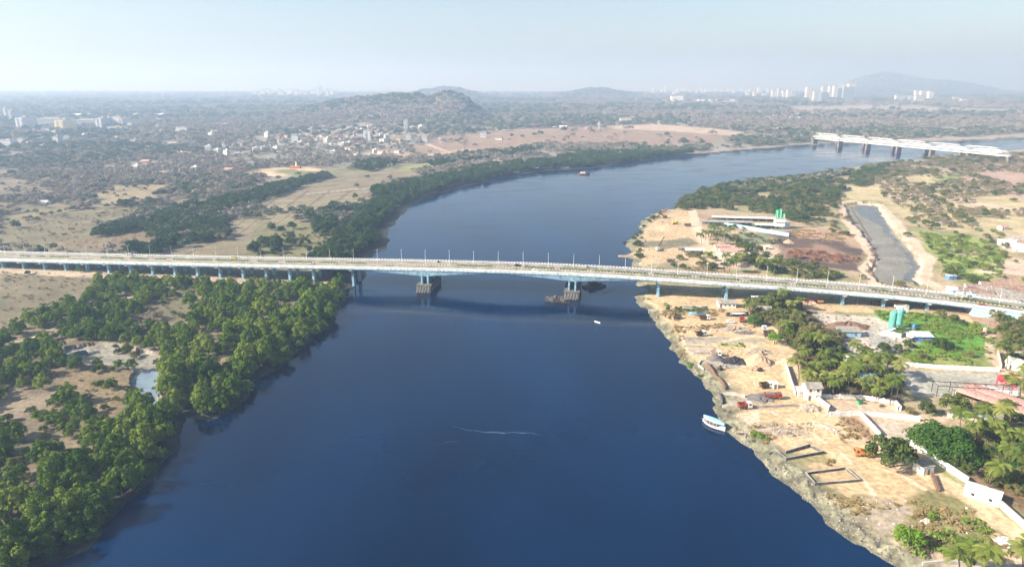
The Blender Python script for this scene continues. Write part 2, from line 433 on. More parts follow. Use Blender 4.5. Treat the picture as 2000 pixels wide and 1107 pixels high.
# name, colour, polygon in photo pixels, edge raggedness (m), how many trees may stand there (0-1)
Z_ = [
 # left bank, beyond the bridge
 ((.24, .215, .15), [(0, 432), (170, 408), (300, 400), (250, 432), (130, 472), (0, 492)], 6, .03),
 ((.26, .21, .15), [(120, 466), (290, 448), (305, 482), (110, 497)], 4, .03),
 ((.25, .23, .18), [(0, 490), (300, 485), (460, 490), (460, 500), (0, 500)], 3, .02),
 ((.33, .29, .21), [(505, 385), (600, 376), (705, 369), (765, 375), (640, 412), (505, 412)], 4, 0),
 ((.31, .27, .19), [(440, 432), (560, 414), (602, 420), (562, 442), (470, 462), (400, 452)], 4, 0),
 ((.29, .25, .18), [(345, 490), (440, 468), (500, 470), (480, 496), (345, 498)], 3, 0),
 ((.30, .26, .20), [(560, 386), (580, 350), (790, 328), (822, 345), (700, 376)], 5, .02),
 ((.20, .21, .16), [(440, 376), (560, 350), (590, 352), (560, 384), (480, 388)], 5, .1),
 ((.62, .47, .32), [(470, 337), (520, 328), (600, 325), (633, 333), (560, 345), (480, 343)], 5, 0),
 ((.36, .30, .22), [(172, 380), (220, 362), (340, 360), (300, 384), (200, 405)], 7, .02),
 ((.30, .26, .18), [(0, 425), (60, 408), (180, 398), (120, 415), (0, 445)], 7, .02),
 ((.34, .36, .16), [(790, 322), (870, 314), (905, 321), (850, 332), (780, 336)], 6, 0),
 ((.38, .28, .23), [(800, 292), (850, 268), (1000, 255), (1170, 246), (1330, 251), (1400, 262), (1440, 266), (1400, 280), (1250, 284), (1040, 284), (900, 304), (820, 306)], 18, .04),
 ((.54, .42, .32), [(1200, 246), (1270, 243), (1400, 252), (1470, 262), (1440, 266), (1300, 256), (1200, 252)], 8, 0),
 ((.50, .38, .28), [(820, 304), (900, 292), (1000, 290), (980, 296), (900, 300), (840, 310)], 5, 0),
 ((.44, .34, .27), [(680, 300), (800, 296), (820, 308), (700, 310)], 8, .2),
 ((.24, .22, .15), [(480, 500), (500, 470), (620, 460), (660, 500)], 5, .1),
 ((.26, .25, .15), [(500, 400), (520, 440), (640, 430), (655, 455), (660, 495), (500, 498)], 3, .12),
 ((.26, .27, .16), [(520, 330), (640, 335), (680, 322), (800, 318), (790, 328), (580, 348)], 7, .2),
 ((.40, .35, .27), [(0, 275), (60, 270), (60, 285), (0, 290)], 10, .1),
 ((.40, .34, .27), [(1520, 212), (1700, 206), (1990, 216), (2000, 226), (1800, 222), (1560, 222)], 25, .04),
 ((.36, .30, .25), [(1280, 196), (1450, 200), (1440, 206), (1280, 203)], 25, .1),
 # left bank, near side of the bridge
 ((.23, .20, .145), [(0, 524), (100, 530), (190, 540), (165, 585), (110, 600), (60, 625), (0, 655)], 3, .01),
 ((.50, .40, .30), [(-60, 516), (300, 532), (600, 547), (695, 552), (680, 562), (500, 556), (300, 548), (-60, 528)], 1.5, 0),
 ((.21, .19, .13), [(290, 598), (330, 565), (385, 562), (375, 640), (270, 645)], 3, .12),
 ((.21, .19, .13), [(540, 590), (592, 584), (565, 622), (518, 602)], 2, 0),
 ((.28, .225, .15), [(85, 722), (255, 722), (262, 790), (240, 845), (180, 832), (150, 775), (90, 745)], 3, .04),
 ((.30, .24, .18), [(400, 702), (470, 688), (455, 722), (402, 722)], 2, 0),
 ((.45, .33, .24), [(425, 712), (462, 700), (448, 722), (428, 728)], 1, 0),
 ((.28, .23, .17), [(20, 840), (160, 850), (200, 900), (150, 900), (60, 870)], 3, .2),
 ((.26, .21, .15), [(0, 900), (60, 900), (80, 960), (0, 980)], 3, .3),
 # right bank, beyond the bridge
 ((.50, .37, .225), [(1226, 545), (1240, 500), (1246, 460), (1285, 420), (1350, 408), (1372, 440), (1400, 478), (1402, 535), (1300, 540)], 3, 0),
 ((.20, .18, .12), [(1236, 470), (1290, 472), (1350, 465), (1366, 478), (1320, 484), (1240, 484)], 2, .3),
 ((.30, .26, .17), [(1250, 520), (1300, 512), (1420, 525), (1420, 540), (1260, 538)], 2, .1),
 ((.50, .39, .29), [(1400, 478), (1500, 470), (1560, 480), (1530, 520), (1400, 530)], 3, .15),
 ((.40, .30, .22), [(1372, 436), (1450, 442), (1600, 448), (1600, 456), (1500, 460), (1380, 455)], 3, 0),
 ((.22, .24, .14), [(1440, 455), (1500, 455), (1500, 480), (1440, 475)], 2, .1),
 ((.12, .085, .07), [(1500, 455), (1600, 452), (1650, 470), (1688, 492), (1682, 532), (1600, 526), (1530, 502)], 5, .02),
 ((.27, .18, .13), [(1520, 485), (1600, 480), (1660, 500), (1640, 512), (1540, 500)], 6, .15),
 ((.46, .30, .21), [(1540, 446), (1650, 450), (1672, 465), (1640, 472), (1560, 466)], 3, .02),
 ((.46, .38, .22), [(1600, 380), (1700, 345), (1900, 338), (2000, 355), (2080, 380), (2080, 470), (1850, 452), (1760, 422), (1722, 392), (1640, 392)], 6, .12),
 ((.42, .30, .23), [(1840, 332), (2000, 300), (2100, 300), (2100, 410), (1920, 372)], 8, .25),
 ((.25, .29, .10), [(1830, 345), (1880, 335), (1880, 350), (1850, 365), (1830, 362)], 4, .1),
 ((.58, .43, .31), [(1735, 376), (1860, 385), (2000, 410), (2000, 416), (1850, 395), (1730, 386)], 3, 0),
 ((.28, .33, .10), [(1790, 452), (1850, 458), (1905, 462), (1965, 492), (1955, 540), (1900, 556), (1850, 530), (1820, 490)], 5, .08),
 ((.40, .31, .21), [(1850, 480), (1930, 495), (1920, 505), (1860, 495)], 4, .1),
 ((.55, .42, .32), [(1900, 528), (1990, 505), (2060, 520), (2060, 540), (1910, 535)], 3, .05),
 ((.50, .40, .30), [(1960, 455), (2080, 465), (2080, 500), (1960, 490)], 3, .05),
 ((.23, .22, .19), [(1650, 402), (1700, 396), (1726, 418), (1750, 455), (1782, 490), (1798, 520), (1793, 548), (1765, 556), (1745, 562), (1715, 556), (1697, 535), (1708, 500), (1688, 465), (1660, 432)], 1, 0),
 ((.36, .27, .19), [(1640, 548), (1760, 560), (1860, 575), (1880, 590), (1700, 565)], 2, .05),
 # right bank, near side
 ((.53, .385, .235), [(1240, 592), (1245, 574), (1450, 582), (1560, 590), (1900, 618), (1905, 640), (1700, 612), (1460, 604), (1300, 594)], 1.5, 0),
 ((.53, .385, .225), [(1255, 600), (1330, 592), (1460, 602), (1530, 640), (1560, 680), (1570, 740), (1610, 790), (1660, 850), (1770, 895), (1850, 950), (2010, 1065), (2010, 1115), (1960, 1090),
                    (1880, 1030), (1760, 985), (1640, 965), (1560, 905), (1470, 862), (1412, 812), (1396, 775), (1385, 745), (1350, 700), (1310, 650), (1280, 620)], 2, 0),
 ((.30, .25, .13), [(1300, 606), (1360, 600), (1380, 610), (1330, 616)], 1.5, 0),
 ((.36, .31, .24), [(1330, 664), (1420, 660), (1500, 664), (1500, 670), (1340, 672)], 1, 0),
 ((.34, .32, .12), [(1400, 672), (1450, 670), (1450, 678), (1405, 678)], 1, 0),
 ((.42, .36, .28), [(1335, 682), (1410, 680), (1410, 692), (1350, 694)], 1, 0),
 ((.36, .32, .27), [(1370, 708), (1400, 705), (1470, 712), (1440, 722), (1375, 718)], 1.5, 0),
 ((.40, .34, .27), [(1404, 775), (1460, 777), (1500, 790), (1410, 792)], 1, 0),
 ((.60, .48, .35), [(1440, 812), (1480, 806), (1490, 825), (1450, 830)], 1.5, 0),
 ((.38, .30, .19), [(1430, 835), (1500, 828), (1560, 832), (1560, 850), (1480, 862)], 2, 0),
 ((.30, .26, .13), [(1500, 880), (1610, 885), (1620, 900), (1560, 915), (1510, 905)], 1.5, 0),
 ((.34, .26, .14), [(1590, 962), (1680, 975), (1710, 990), (1760, 985), (1700, 1008), (1640, 1000)], 1.5, 0),
 ((.40, .33, .24), [(1690, 990), (1790, 985), (1780, 1020), (1730, 1060), (1700, 1020)], 2, 0),
 ((.22, .20, .09), [(1770, 970), (1840, 960), (1900, 1000), (1975, 1055), (1950, 1085), (1860, 1082), (1770, 1080), (1740, 1060), (1780, 1010)], 2.5, .02),
 ((.50, .38, .27), [(1750, 1085), (1860, 1080), (2010, 1100), (2010, 1130), (1760, 1120)], 1, 0),
 ((.50, .44, .36), [(1570, 612), (1720, 618), (1790, 640), (1790, 668), (1720, 690), (1640, 690), (1590, 660)], 2, 0),
 ((.34, .33, .30), [(1690, 650), (1740, 660), (1760, 685), (1720, 690), (1700, 670)], 2, 0),
 ((.12, .26, .04), [(1702, 605), (1800, 612), (1940, 640), (1935, 715), (1800, 718), (1752, 692), (1800, 668), (1762, 636), (1720, 625)], 2, .03),
 ((.24, .26, .08), [(1760, 690), (1860, 700), (1935, 700), (1930, 718), (1760, 716)], 2, .1),
 ((.38, .36, .30), [(1752, 722), (1945, 730), (1985, 765), (1868, 756), (1862, 775), (1790, 775), (1760, 750)], 1, 0),
 ((.55, .42, .30), [(1615, 780), (1760, 790), (1765, 808), (1850, 815), (1800, 835), (1790, 862), (1700, 835), (1680, 815), (1620, 808)], 1.5, 0),
 ((.60, .50, .40), [(1702, 826), (1762, 826), (1772, 850), (1722, 855)], 1, 0),
 ((.33, .21, .14), [(1625, 818), (1678, 815), (1712, 862), (1645, 866)], 1.5, 0),
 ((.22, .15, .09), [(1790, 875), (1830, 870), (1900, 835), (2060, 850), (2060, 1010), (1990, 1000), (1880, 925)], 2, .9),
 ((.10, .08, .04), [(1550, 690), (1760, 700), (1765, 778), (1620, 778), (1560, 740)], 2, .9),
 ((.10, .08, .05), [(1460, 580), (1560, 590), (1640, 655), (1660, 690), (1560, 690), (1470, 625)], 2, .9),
]
ROADS = [  # colour, line in photo pixels, width m, wobble
 ((.60, .47, .34), [(1352, 412), (1358, 440), (1372, 470), (1385, 488), (1402, 500), (1412, 540)], 9, 1),
 ((.56, .44, .32), [(1400, 495), (1440, 498), (1500, 492)], 6, 1),
 ((.60, .45, .33), [(1640, 396), (1652, 432), (1685, 470), (1707, 500), (1690, 528), (1712, 556)], 9, 1.5),
 ((.60, .45, .33), [(1642, 396), (1670, 393), (1718, 400), (1742, 428), (1775, 465), (1812, 508), (1800, 545), (1842, 568)], 10, 1.5),
 ((.58, .425, .265), [(1500, 640), (1540, 690), (1545, 735), (1595, 790), (1640, 840), (1720, 890), (1830, 930), (1920, 990), (2020, 1075)], 8, 1.5),
 ((.56, .42, .30), [(1935, 655), (1930, 690), (1950, 715), (2000, 770)], 4, 1),
 ((.46, .36, .26), [(-20, 672), (55, 662), (120, 632), (180, 607), (255, 578), (320, 560), (372, 545)], 3, .8),
 ((.42, .33, .24), [(60, 660), (30, 690), (-20, 700)], 3, .8),
 ((.20, .16, .12), [(0, 450), (120, 425), (200, 405)], 3, 2),
 ((.50, .42, .33), [(600, 378), (700, 368), (780, 362)], 3, 0),
 ((.13, .11, .09), [(600, 381), (700, 371), (780, 365)], 3, 0),
 ((.50, .38, .29), [(835, 282), (870, 295), (920, 306)], 7, 3),
 ((.50, .38, .29), [(690, 308), (800, 304), (900, 300)], 7, 3),
 ((.12, .10, .08), [(360, 498), (420, 470), (500, 452), (560, 440)], 2, 1),
 ((.14, .12, .09), [(172, 404), (250, 400), (330, 385), (410, 370), (450, 362)], 7, 3),
]
for x0, y0, x1, y1 in [(1395, 735, 1490, 700), (1420, 805, 1560, 800), (1480, 870, 1620, 850), (1640, 880, 1700, 960), (1700, 905, 1800, 950), (1410, 660, 1510, 655), (1480, 600, 1440, 640), (1610, 860, 1500, 800), (1545, 690, 1440, 745)]:
    ROADS.append(((.46, .35, .23), [(x0, y0), ((x0 + x1) / 2 + 6, (y0 + y1) / 2 - 5), (x1, y1)], 1.0, 1.0)); ROADS.append(((.64, .50, .34), [(x0 + 3, y0 + 6), ((x0 + x1) / 2 + 8, (y0 + y1) / 2), (x1 + 4, y1 + 5)], 1.6, 1.0))
for a in range(5):   # bunds between the fields
    for (x0, y0, x1, y1) in [(505 + a * 42, 412, 560 + a * 42, 372), (440 + a * 28, 460 - a * 4, 480 + a * 28, 426 - a * 2)]:
        ROADS.append(((.15, .12, .09), [(x0, y0), (x1, y1)], 1.3, .6))
for (x0, y0, x1, y1) in [(505, 398, 690, 388), (520, 406, 650, 402), (510, 391, 730, 378), (570, 370, 800, 345), (585, 360, 780, 337), (420, 448, 590, 428), (350, 492, 470, 482)]:
    ROADS.append(((.17, .13, .10), [(x0, y0), (x1, y1)], 1.5, .8))
ZW = [(c, PP(p, 2.0), w, t) for c, p, w, t in Z_]
RW = [(c, PP(p, 2.0), w, t) for c, p, w, t in ROADS]

def tree_ok(x, y):
    """share of trees allowed at each point"""
    r = np.ones(x.shape)
    for c, p, w, t in ZW:
        r = np.where(inside(p, x, y), t, r)
    for c, p, w, t in RW:
        if w > 2.5: r = np.where(dist(p, x, y) < w * .7 + 1, 0, r)
    r = np.where(inside(PONDBED, x, y) | inside(CREEKBED, x, y), 0, r)
    return r

def ground_col(x, y, s):
    n1, n2 = fbm(x / 90, y / 90, 4, 11), fbm(x / 17, y / 17, 4, 12)
    n3 = fbm(x / 4, y / 4, 3, 13)
    right = x > np.interp(y, [100, 230, 420, 620, 1000, 2400], [40, 40, 40, 60, 500, 900])
    A = np.array
    def mix(a, b, t): return a * (1 - t[:, None]) + b * t[:, None]
    cl = mix(A([.16, .13, .09])[None], A([.25, .20, .14])[None], sstep(.35, .65, n2))
    cl = mix(cl, A([.12, .13, .07])[None], sstep(.5, .7, n1) * .7)
    cr = mix(A([.40, .31, .20])[None], A([.24, .24, .11])[None], sstep(.42, .62, n2) * .8)
    cr = mix(cr, A([.36, .24, .17])[None], sstep(.5, .66, n1) * .8)
    far = mix(A([.35, .30, .255])[None], A([.25, .24, .19])[None], sstep(.4, .6, fbm(x / 240, y / 150, 5, 14)))  # far land colours lightened toward the haze
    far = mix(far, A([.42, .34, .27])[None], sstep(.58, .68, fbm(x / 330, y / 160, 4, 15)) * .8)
    far = mix(far, A([.52, .47, .42])[None], sstep(3800, 8500, y) * .85 * (hill_z(x, y) < 4))  # painted haze: plain grows paler with distance, hills left out
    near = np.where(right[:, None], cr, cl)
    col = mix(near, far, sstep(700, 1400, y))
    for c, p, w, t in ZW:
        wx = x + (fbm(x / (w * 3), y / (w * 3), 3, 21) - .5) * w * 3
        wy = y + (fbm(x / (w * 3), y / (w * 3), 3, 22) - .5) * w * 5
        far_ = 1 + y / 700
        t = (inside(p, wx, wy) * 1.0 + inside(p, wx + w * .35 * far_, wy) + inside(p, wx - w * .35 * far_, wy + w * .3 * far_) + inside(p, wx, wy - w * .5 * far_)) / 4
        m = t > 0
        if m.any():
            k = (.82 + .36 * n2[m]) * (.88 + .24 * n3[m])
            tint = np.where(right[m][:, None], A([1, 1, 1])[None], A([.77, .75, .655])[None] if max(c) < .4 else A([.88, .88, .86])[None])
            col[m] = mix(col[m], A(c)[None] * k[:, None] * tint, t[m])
    for c, p, w, wob in RW:
        m = (x > p[:, 0].min() - w) & (x < p[:, 0].max() + w) & (y > p[:, 1].min() - w) & (y < p[:, 1].max() + w)
        if not m.any(): continue
        d = dist(p, x[m], y[m]) + (n2[m] - .5) * wob * 3
        aa = np.maximum(w * .5, y[m] * y[m] / CAMH / FPX * 1.2 * .4)
        t = 1 - sstep(aa * .75, aa * 1.15, d)
        col[m] = mix(col[m], A(c)[None] * (.85 + .3 * n3[m])[:, None], t)
    # wet margins; left bank mud also darkened for shade under the trees
    mud = np.where(right[:, None], A([.20, .19, .13])[None] * (.35 + 1.3 * n3)[:, None], A([.05, .052, .045])[None] * (.7 + .6 * n3)[:, None])
    wmud = np.where(right, np.where(y < 300, 12.0, 8.0), np.where((y > 430) & (y < 1100), 19.0, 20.0)) * (.5 + n2)
    col = mix(col, mud, 1 - sstep(wmud * .5, wmud, s))
    cb = inside(CREEKBED, x, y)
    col[cb] = A([.27, .25, .20])[None] * (.7 + .6 * n3[cb])[:, None]
    return col

def build_ground():
    rows_py = np.concatenate([np.arange(1500, 1120, -4.0), np.arange(1120, 600, -1.5), np.arange(600, 240, -1.2), np.arange(240, 168, -1), [167, 166, 165.4]])
    el = TH + np.arctan((rows_py - 553.5) / FPX)
    D = (CAMH - 2) / np.tan(el)
    az = np.concatenate([np.linspace(-65, -42, 60)[:-1], np.linspace(-42, 42, 1060), np.linspace(42, 65, 60)[1:]])
    t = np.tan(np.radians(az)) * .97
    Y, T = np.meshgrid(D, t, indexing='ij')
    x = (Y * T).ravel(); y = Y.ravel()
    o = np.argsort(((T + 3) * 8).astype(int).ravel() * 100000 + np.arange(Y.size) // T.shape[1], kind='stable')
    s = np.empty(x.size); s[o] = river_sd(x[o], y[o])
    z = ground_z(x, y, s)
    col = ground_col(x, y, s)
    nr, nc = Y.shape
    me = bpy.data.meshes.new('ground')
    co = np.stack([x, y, z], 1).astype(np.float32)
    i = np.arange(nr * nc).reshape(nr, nc)
    q = np.stack([i[:-1, :-1], i[:-1, 1:], i[1:, 1:], i[1:, :-1]], -1).reshape(-1, 4).astype(np.int32)
    fast_mesh(me, co, q)
    a = me.color_attributes.new('land', 'FLOAT_COLOR', 'POINT')
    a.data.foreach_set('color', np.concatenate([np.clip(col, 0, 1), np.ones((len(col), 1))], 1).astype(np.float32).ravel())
    me.polygons.foreach_set('use_smooth', np.ones(len(q), bool))
    return me

def fast_mesh(me, co, q):
    k = q.shape[1]
    me.vertices.add(len(co)); me.vertices.foreach_set('co', np.ascontiguousarray(co, np.float32).ravel())
    me.loops.add(q.size); me.loops.foreach_set('vertex_index', np.ascontiguousarray(q, np.int32).ravel())
    me.polygons.add(len(q))
    me.polygons.foreach_set('loop_start', np.arange(0, q.size, k, dtype=np.int32))
    me.polygons.foreach_set('loop_total', np.full(len(q), k, np.int32))
    me.update(calc_edges=True)

gm = bpy.data.materials.new('land surface'); gm.use_nodes = True
N, L = gm.node_tree.nodes, gm.node_tree.links
b = N['Principled BSDF']; b.inputs['Roughness'].default_value = .95; b.inputs['Specular IOR Level'].default_value = .1
at = N.new('ShaderNodeAttribute'); at.attribute_name = 'land'
geo = N.new('ShaderNodeNewGeometry')
n1 = N.new('ShaderNodeTexNoise'); n1.inputs['Scale'].default_value = .55; n1.inputs['Detail'].default_value = 6; n1.inputs['Roughness'].default_value = .65
n2 = N.new('ShaderNodeTexNoise'); n2.inputs['Scale'].default_value = .045; n2.inputs['Detail'].default_value = 6
L.new(geo.outputs['Position'], n1.inputs['Vector']); L.new(geo.outputs['Position'], n2.inputs['Vector'])
mr = N.new('ShaderNodeMapRange'); mr.inputs[1].default_value = .32; mr.inputs[2].default_value = .7; mr.inputs[3].default_value = .62; mr.inputs[4].default_value = 1.30
m2 = N.new('ShaderNodeMapRange'); m2.inputs[1].default_value = .3; m2.inputs[2].default_value = .7; m2.inputs[3].default_value = .85; m2.inputs[4].default_value = 1.15
L.new(n1.outputs[0], mr.inputs[0]); L.new(n2.outputs[0], m2.inputs[0])
mm = N.new('ShaderNodeMath'); mm.operation = 'MULTIPLY'; L.new(mr.outputs[0], mm.inputs[0]); L.new(m2.outputs[0], mm.inputs[1])
vm = N.new('ShaderNodeVectorMath'); vm.operation = 'SCALE'; L.new(at.outputs['Color'], vm.inputs[0]); L.new(mm.outputs[0], vm.inputs['Scale'])
L.new(vm.outputs[0], b.inputs['Base Color'])
bp = N.new('ShaderNodeBump'); bp.inputs['Strength'].default_value = .5; bp.inputs['Distance'].default_value = .5
L.new(n1.outputs[0], bp.inputs['Height']); L.new(bp.outputs[0], b.inputs['Normal'])
gme = build_ground(); gme.materials.append(gm)
tag(link('ground', gme), kind='structure')

# water: one sheet at height 0 under the river, the ponds and the creek
wm = bpy.data.materials.new('river water'); wm.use_nodes = True
N, L = wm.node_tree.nodes, wm.node_tree.links
b = N['Principled BSDF']; b.inputs['Roughness'].default_value = .10; b.inputs['IOR'].default_value = 1.29
geo = N.new('ShaderNodeNewGeometry')
mp = N.new('ShaderNodeMapping'); mp.inputs['Scale'].default_value = (.010, .005, 1); L.new(geo.outputs['Position'], mp.inputs[0])
n1 = N.new('ShaderNodeTexNoise'); n1.inputs['Scale'].default_value = 1; n1.inputs['Detail'].default_value = 5; L.new(mp.outputs[0], n1.inputs['Vector'])
cr = N.new('ShaderNodeValToRGB'); e = cr.color_ramp.elements
e[0].position = .38; e[0].color = (.0001, .0075, .028, 1); e[1].position = .62; e[1].color = (.0003, .0170, .060, 1)
L.new(n1.outputs[0], cr.inputs[0]); L.new(cr.outputs[0], b.inputs['Base Color'])
mp2 = N.new('ShaderNodeMapping'); mp2.inputs['Scale'].default_value = (.02, .05, 1); L.new(geo.outputs['Position'], mp2.inputs[0])
n3 = N.new('ShaderNodeTexNoise'); n3.inputs['Scale'].default_value = 1; n3.inputs['Detail'].default_value = 3; L.new(mp2.outputs[0], n3.inputs['Vector'])
mr = N.new('ShaderNodeMapRange'); mr.inputs[1].default_value = .35; mr.inputs[2].default_value = .65; mr.inputs[3].default_value = .03; mr.inputs[4].default_value = .20
L.new(n3.outputs[0], mr.inputs[0]); L.new(mr.outputs[0], b.inputs['Roughness'])
n2 = N.new('ShaderNodeTexNoise'); n2.inputs['Scale'].default_value = .7; n2.inputs['Detail'].default_value = 3; L.new(geo.outputs['Position'], n2.inputs['Vector'])
bp = N.new('ShaderNodeBump'); bp.inputs['Strength'].default_value = .035; bp.inputs['Distance'].default_value = 1.0
L.new(n2.outputs[0], bp.inputs['Height']); L.new(bp.outputs[0], b.inputs['Normal'])
mb = MB(); mb.add([(-4000, -400, 0), (6000, -400, 0), (6000, 5500, 0), (-4000, 5500, 0)], [(0, 1, 2, 3)])
tag(mb.build('river_water', wm), kind='structure')

# silty water of the creek, a thin foam line drifting on the river
sm = mat('silty creek water', (.20, .26, .30), .12, .15, .08, spec=.5)
def grow(q, k=1.35):
    c = np.mean(q, 0); return c + (np.asarray(q) - c) * k
def sheet(name, poly, z, m):
    mb = MB(); q = grow(PP(poly, z)); mb.add([(a, b2, z) for a, b2 in q], [tuple(range(len(q)))]); return mb.build(name, m)
tag(sheet('creek_water', [(255, 738), (285, 720), (322, 726), (318, 755), (312, 785), (304, 812), (272, 808), (258, 775)], .03, sm), kind='structure')
sm2 = mat('grey muddy channel water', (.15, .155, .15), .42, .3, .15, spec=.4)
for w in (PONDBED,):
    mb = MB(); mb.add([(a, b2, .02) for a, b2 in w], [tuple(range(len(w)))]); tag(mb.build('pond_water', sm2), kind='structure')
fm = mat('thin foam', (.16, .22, .27), .7, .2, .5)
mb = MB()
for pts, w in (([(868, 824), (905, 838), (945, 843), (1000, 844), (1040, 846), (1090, 852)], .16), ([(925, 842), (970, 845), (1020, 844), (1060, 848)], .24), ([(845, 870), (880, 862), (905, 862)], .08)):
    q = [P(a, b2, .012) for a, b2 in pts]; path = []
    for i in range(len(q) - 1):
        for k in range(30):
            u = q[i].lerp(q[i + 1], k / 30); path.append((u.x, u.y + .35 * math.sin(k * .3 + i * 2.1) + random.uniform(-.12, .12), .012 + .002 * (w > .4)))
    n = len(path); ws = [w * random.choice((.05, .3, .6, .8, .4)) * math.sin(math.pi * (i + .5) / n) for i in range(n)]
    mb.add([(a, b2 - v, c) for (a, b2, c), v in zip(path, ws)] + [(a, b2 + v, c) for (a, b2, c), v in zip(path, ws)], [(i, i + 1, i + 1 + n, i + n) for i in range(n - 1)])
tag(mb.build('drifting_foam', fm), 'thin pale foam line drifting on the river below the bridge', 'foam', kind='stuff')

# air
def build_haze():
    m = bpy.data.materials.new('haze air'); m.use_nodes = True
    N, L = m.node_tree.nodes, m.node_tree.links
    N.remove(N['Principled BSDF'])
    v = N.new('ShaderNodeVolumePrincipled')
    v.inputs['Color'].default_value = (.35, .49, .70, 1)
    v.inputs['Absorption Color'].default_value = (.40, .34, .22, 1)
    v.inputs['Density'].default_value = .00030
    v.inputs['Anisotropy'].default_value = .22
    L.new(v.outputs[0], N['Material Output'].inputs['Volume'])
    mb = MB(); mb.box(0, 12000, -4.0, 80000, 90000, 444)
    tag(mb.build('haze', m), kind='stuff')
build_haze()
# ------------------------------------------------------------------ the road bridge
def near_y(x): return 415 - .153 * x - (.0012 * (x - 190) ** 2 if x > 190 else 0)
_bx = [-900, -480, -366, -273, -174, -132, -57, 0, 36, 89, 130, 196, 240, 262, 284, 330, 380, 520]
_bz = [9.0, 9.0, 9.9, 11.5, 13.4, 14.3, 15.8, 16.6, 16.7, 15.6, 14.2, 11.9, 10.2, 9.1, 7.7, 5.2, 3.6, 3.3]
def top_z(x):   # top of the parapet, smoothed
    return float(np.mean([np.interp(x + k, _bx, _bz) for k in (-26, -13, 0, 13, 26)]))
BW = 21.4
def bpath(x0, x1, step=3.0):
    n = max(2, int((x1 - x0) / step) + 1)
    return [(x, near_y(x), top_z(x) - 1.05) for x in np.linspace(x0, x1, n)]
X0, X1, XR = -700.0, 262.0, 420.0       # the deck on piers, then the ramp
def boff(x, off, z=None):
    """a point `off` metres behind the near edge of the deck"""
    e = .5; dx, dy = 1.0, (near_y(x + e) - near_y(x - e)) / (2 * e); l = math.hypot(dx, dy)
    return (x - dy / l * off, near_y(x) + dx / l * off, top_z(x) - 1.05 if z is None else z)
BANG = math.degrees(math.atan2(-.153, 1))
full = bpath(X0, XR)
bridge = thing('road_bridge', 'long pale blue road bridge crossing the river on piers', 'bridge')
# the sweep's positive offset is to the right of +x travel, i.e. towards the camera: -w is behind the near edge
def sl(w0, w1, z0, z1): return [(-w0, z0), (-w1, z0), (-w1, z1), (-w0, z1)]
mb = MB(); mb.sweep(full, sl(.5, 9.9, -.3, 0)); mb.sweep(full, sl(11.5, BW - .5, -.3, 0))
mb.build('carriageway', M['deck'], bridge)
lane = MB()
for w in (.8, 9.55, 11.85, BW - .85): lane.sweep(full, sl(w, w + .16, .004, .012))
for w in (5.2, 16.0):
    for i in range(0, len(full) - 2, 3): lane.sweep(full[i:i + 2], sl(w, w + .15, .004, .012))
lane.build('lane_marking', M['white'], bridge)
mb = MB(); mb.sweep(full, sl(9.9, 11.5, -.3, .22), m=0)
k = 0
for i in range(0, (int(XR - X0))):
    x = X0 + i
    p, q = boff(x, 9.86), boff(x + 1, 9.86); mb.sweep([p, q], sl(0, .12, 0, .34), m=1 + i % 2)
    p, q = boff(x, 11.42), boff(x + 1, 11.42); mb.sweep([p, q], sl(0, .12, 0, .34), m=1 + i % 2)
mb.build('median', [M['conc'], M['yellow'], M['black']], bridge)
mb = MB(); random.seed(3)
x = X0
while x < XR - 10:
    l = random.uniform(8, 30)
    if random.random() < .72:
        pth = [(a, b, c + .2) for a, b, c in [boff(xx, 10.1) for xx in np.arange(x, min(x + l, XR - 1), 1.2)]]
        if len(pth) > 1:
            hs = [random.uniform(.35, .8) for _ in pth]
            mb.sweep(pth, lambda i, hs=hs: [(0, 0), (-1.2, 0), (-1.15, hs[i]), (-.1, hs[i] * .9)])
    x += l + random.uniform(1, 6)
mb.build('median_hedge', M['hedge'], bridge)
for side, w in ((0, 0.0), (1, BW - .45)):
    mb = MB()
    mb.sweep(full, sl(w, w + .45, 0, .18)); mb.sweep(full, sl(w + .12, w + .33, .98, 1.08))
    n = int((XR - X0) / 2.0)
    if side == 0: mb.sweep(full, sl(.1, .36, .17, .99)); n = 0
    for i in range(n):
        x = X0 + i * 2.0
        p, q = boff(x, w), boff(x + 1.0, w)
        mb.sweep([p, q], sl(.05, .40, .18, .98))
    mb.build('parapet', M['parapet'], bridge)
# girders: slab on the land spans, haunched box over the river
PIERS_L = [-700, -683]
piers = []
x = -133.5
while x > -690: piers.append(x); x -= 16.7
LANDR = [90.0, 131.0 - 20.5 + 20.0, 163.5, 197.0, 219.0, 241.5]
RIVP = [-56.5, 37.5]
SP = sorted(piers)
XE0, XE1 = -104.0, 90.0
def depth(x):
    if x < XE0 or x > XE1: return 1.75
    d = min(abs(x - RIVP[0]), abs(x - RIVP[1]))
    return 2.0 + 3.0 * max(0, 1 - d / 46) ** 1.5
def gprof(i, pth=None):
    d = depth(pth[i][0])
    o = .5 + d * .12
    return [(-.05, -.02), (-.05, -.75), (-o, -d), (-10.0, -d), (-10.3, -.35), (-11.1, -.35), (-11.4, -d), (-BW + o, -d), (-BW + .05, -.75), (-BW + .05, -.02)]
pth = bpath(X0, X1, 2.0)
mb = MB(); mb.sweep(pth, lambda i: gprof(i, pth)); mb.build('girder', M['blue'], bridge)
mb = MB()
mb.sweep(pth, sl(-.12, .0, -1.0, .25)); mb.sweep(pth, sl(BW, BW + .12, -1.0, .25))
x = X0
while x < X1 - 2:
    mb.sweep([boff(x, 0), boff(x + .18, 0)], sl(-.2, -.115, -.95, .2)); x += 2.0
mb.build('fascia', M['fascia'], bridge)
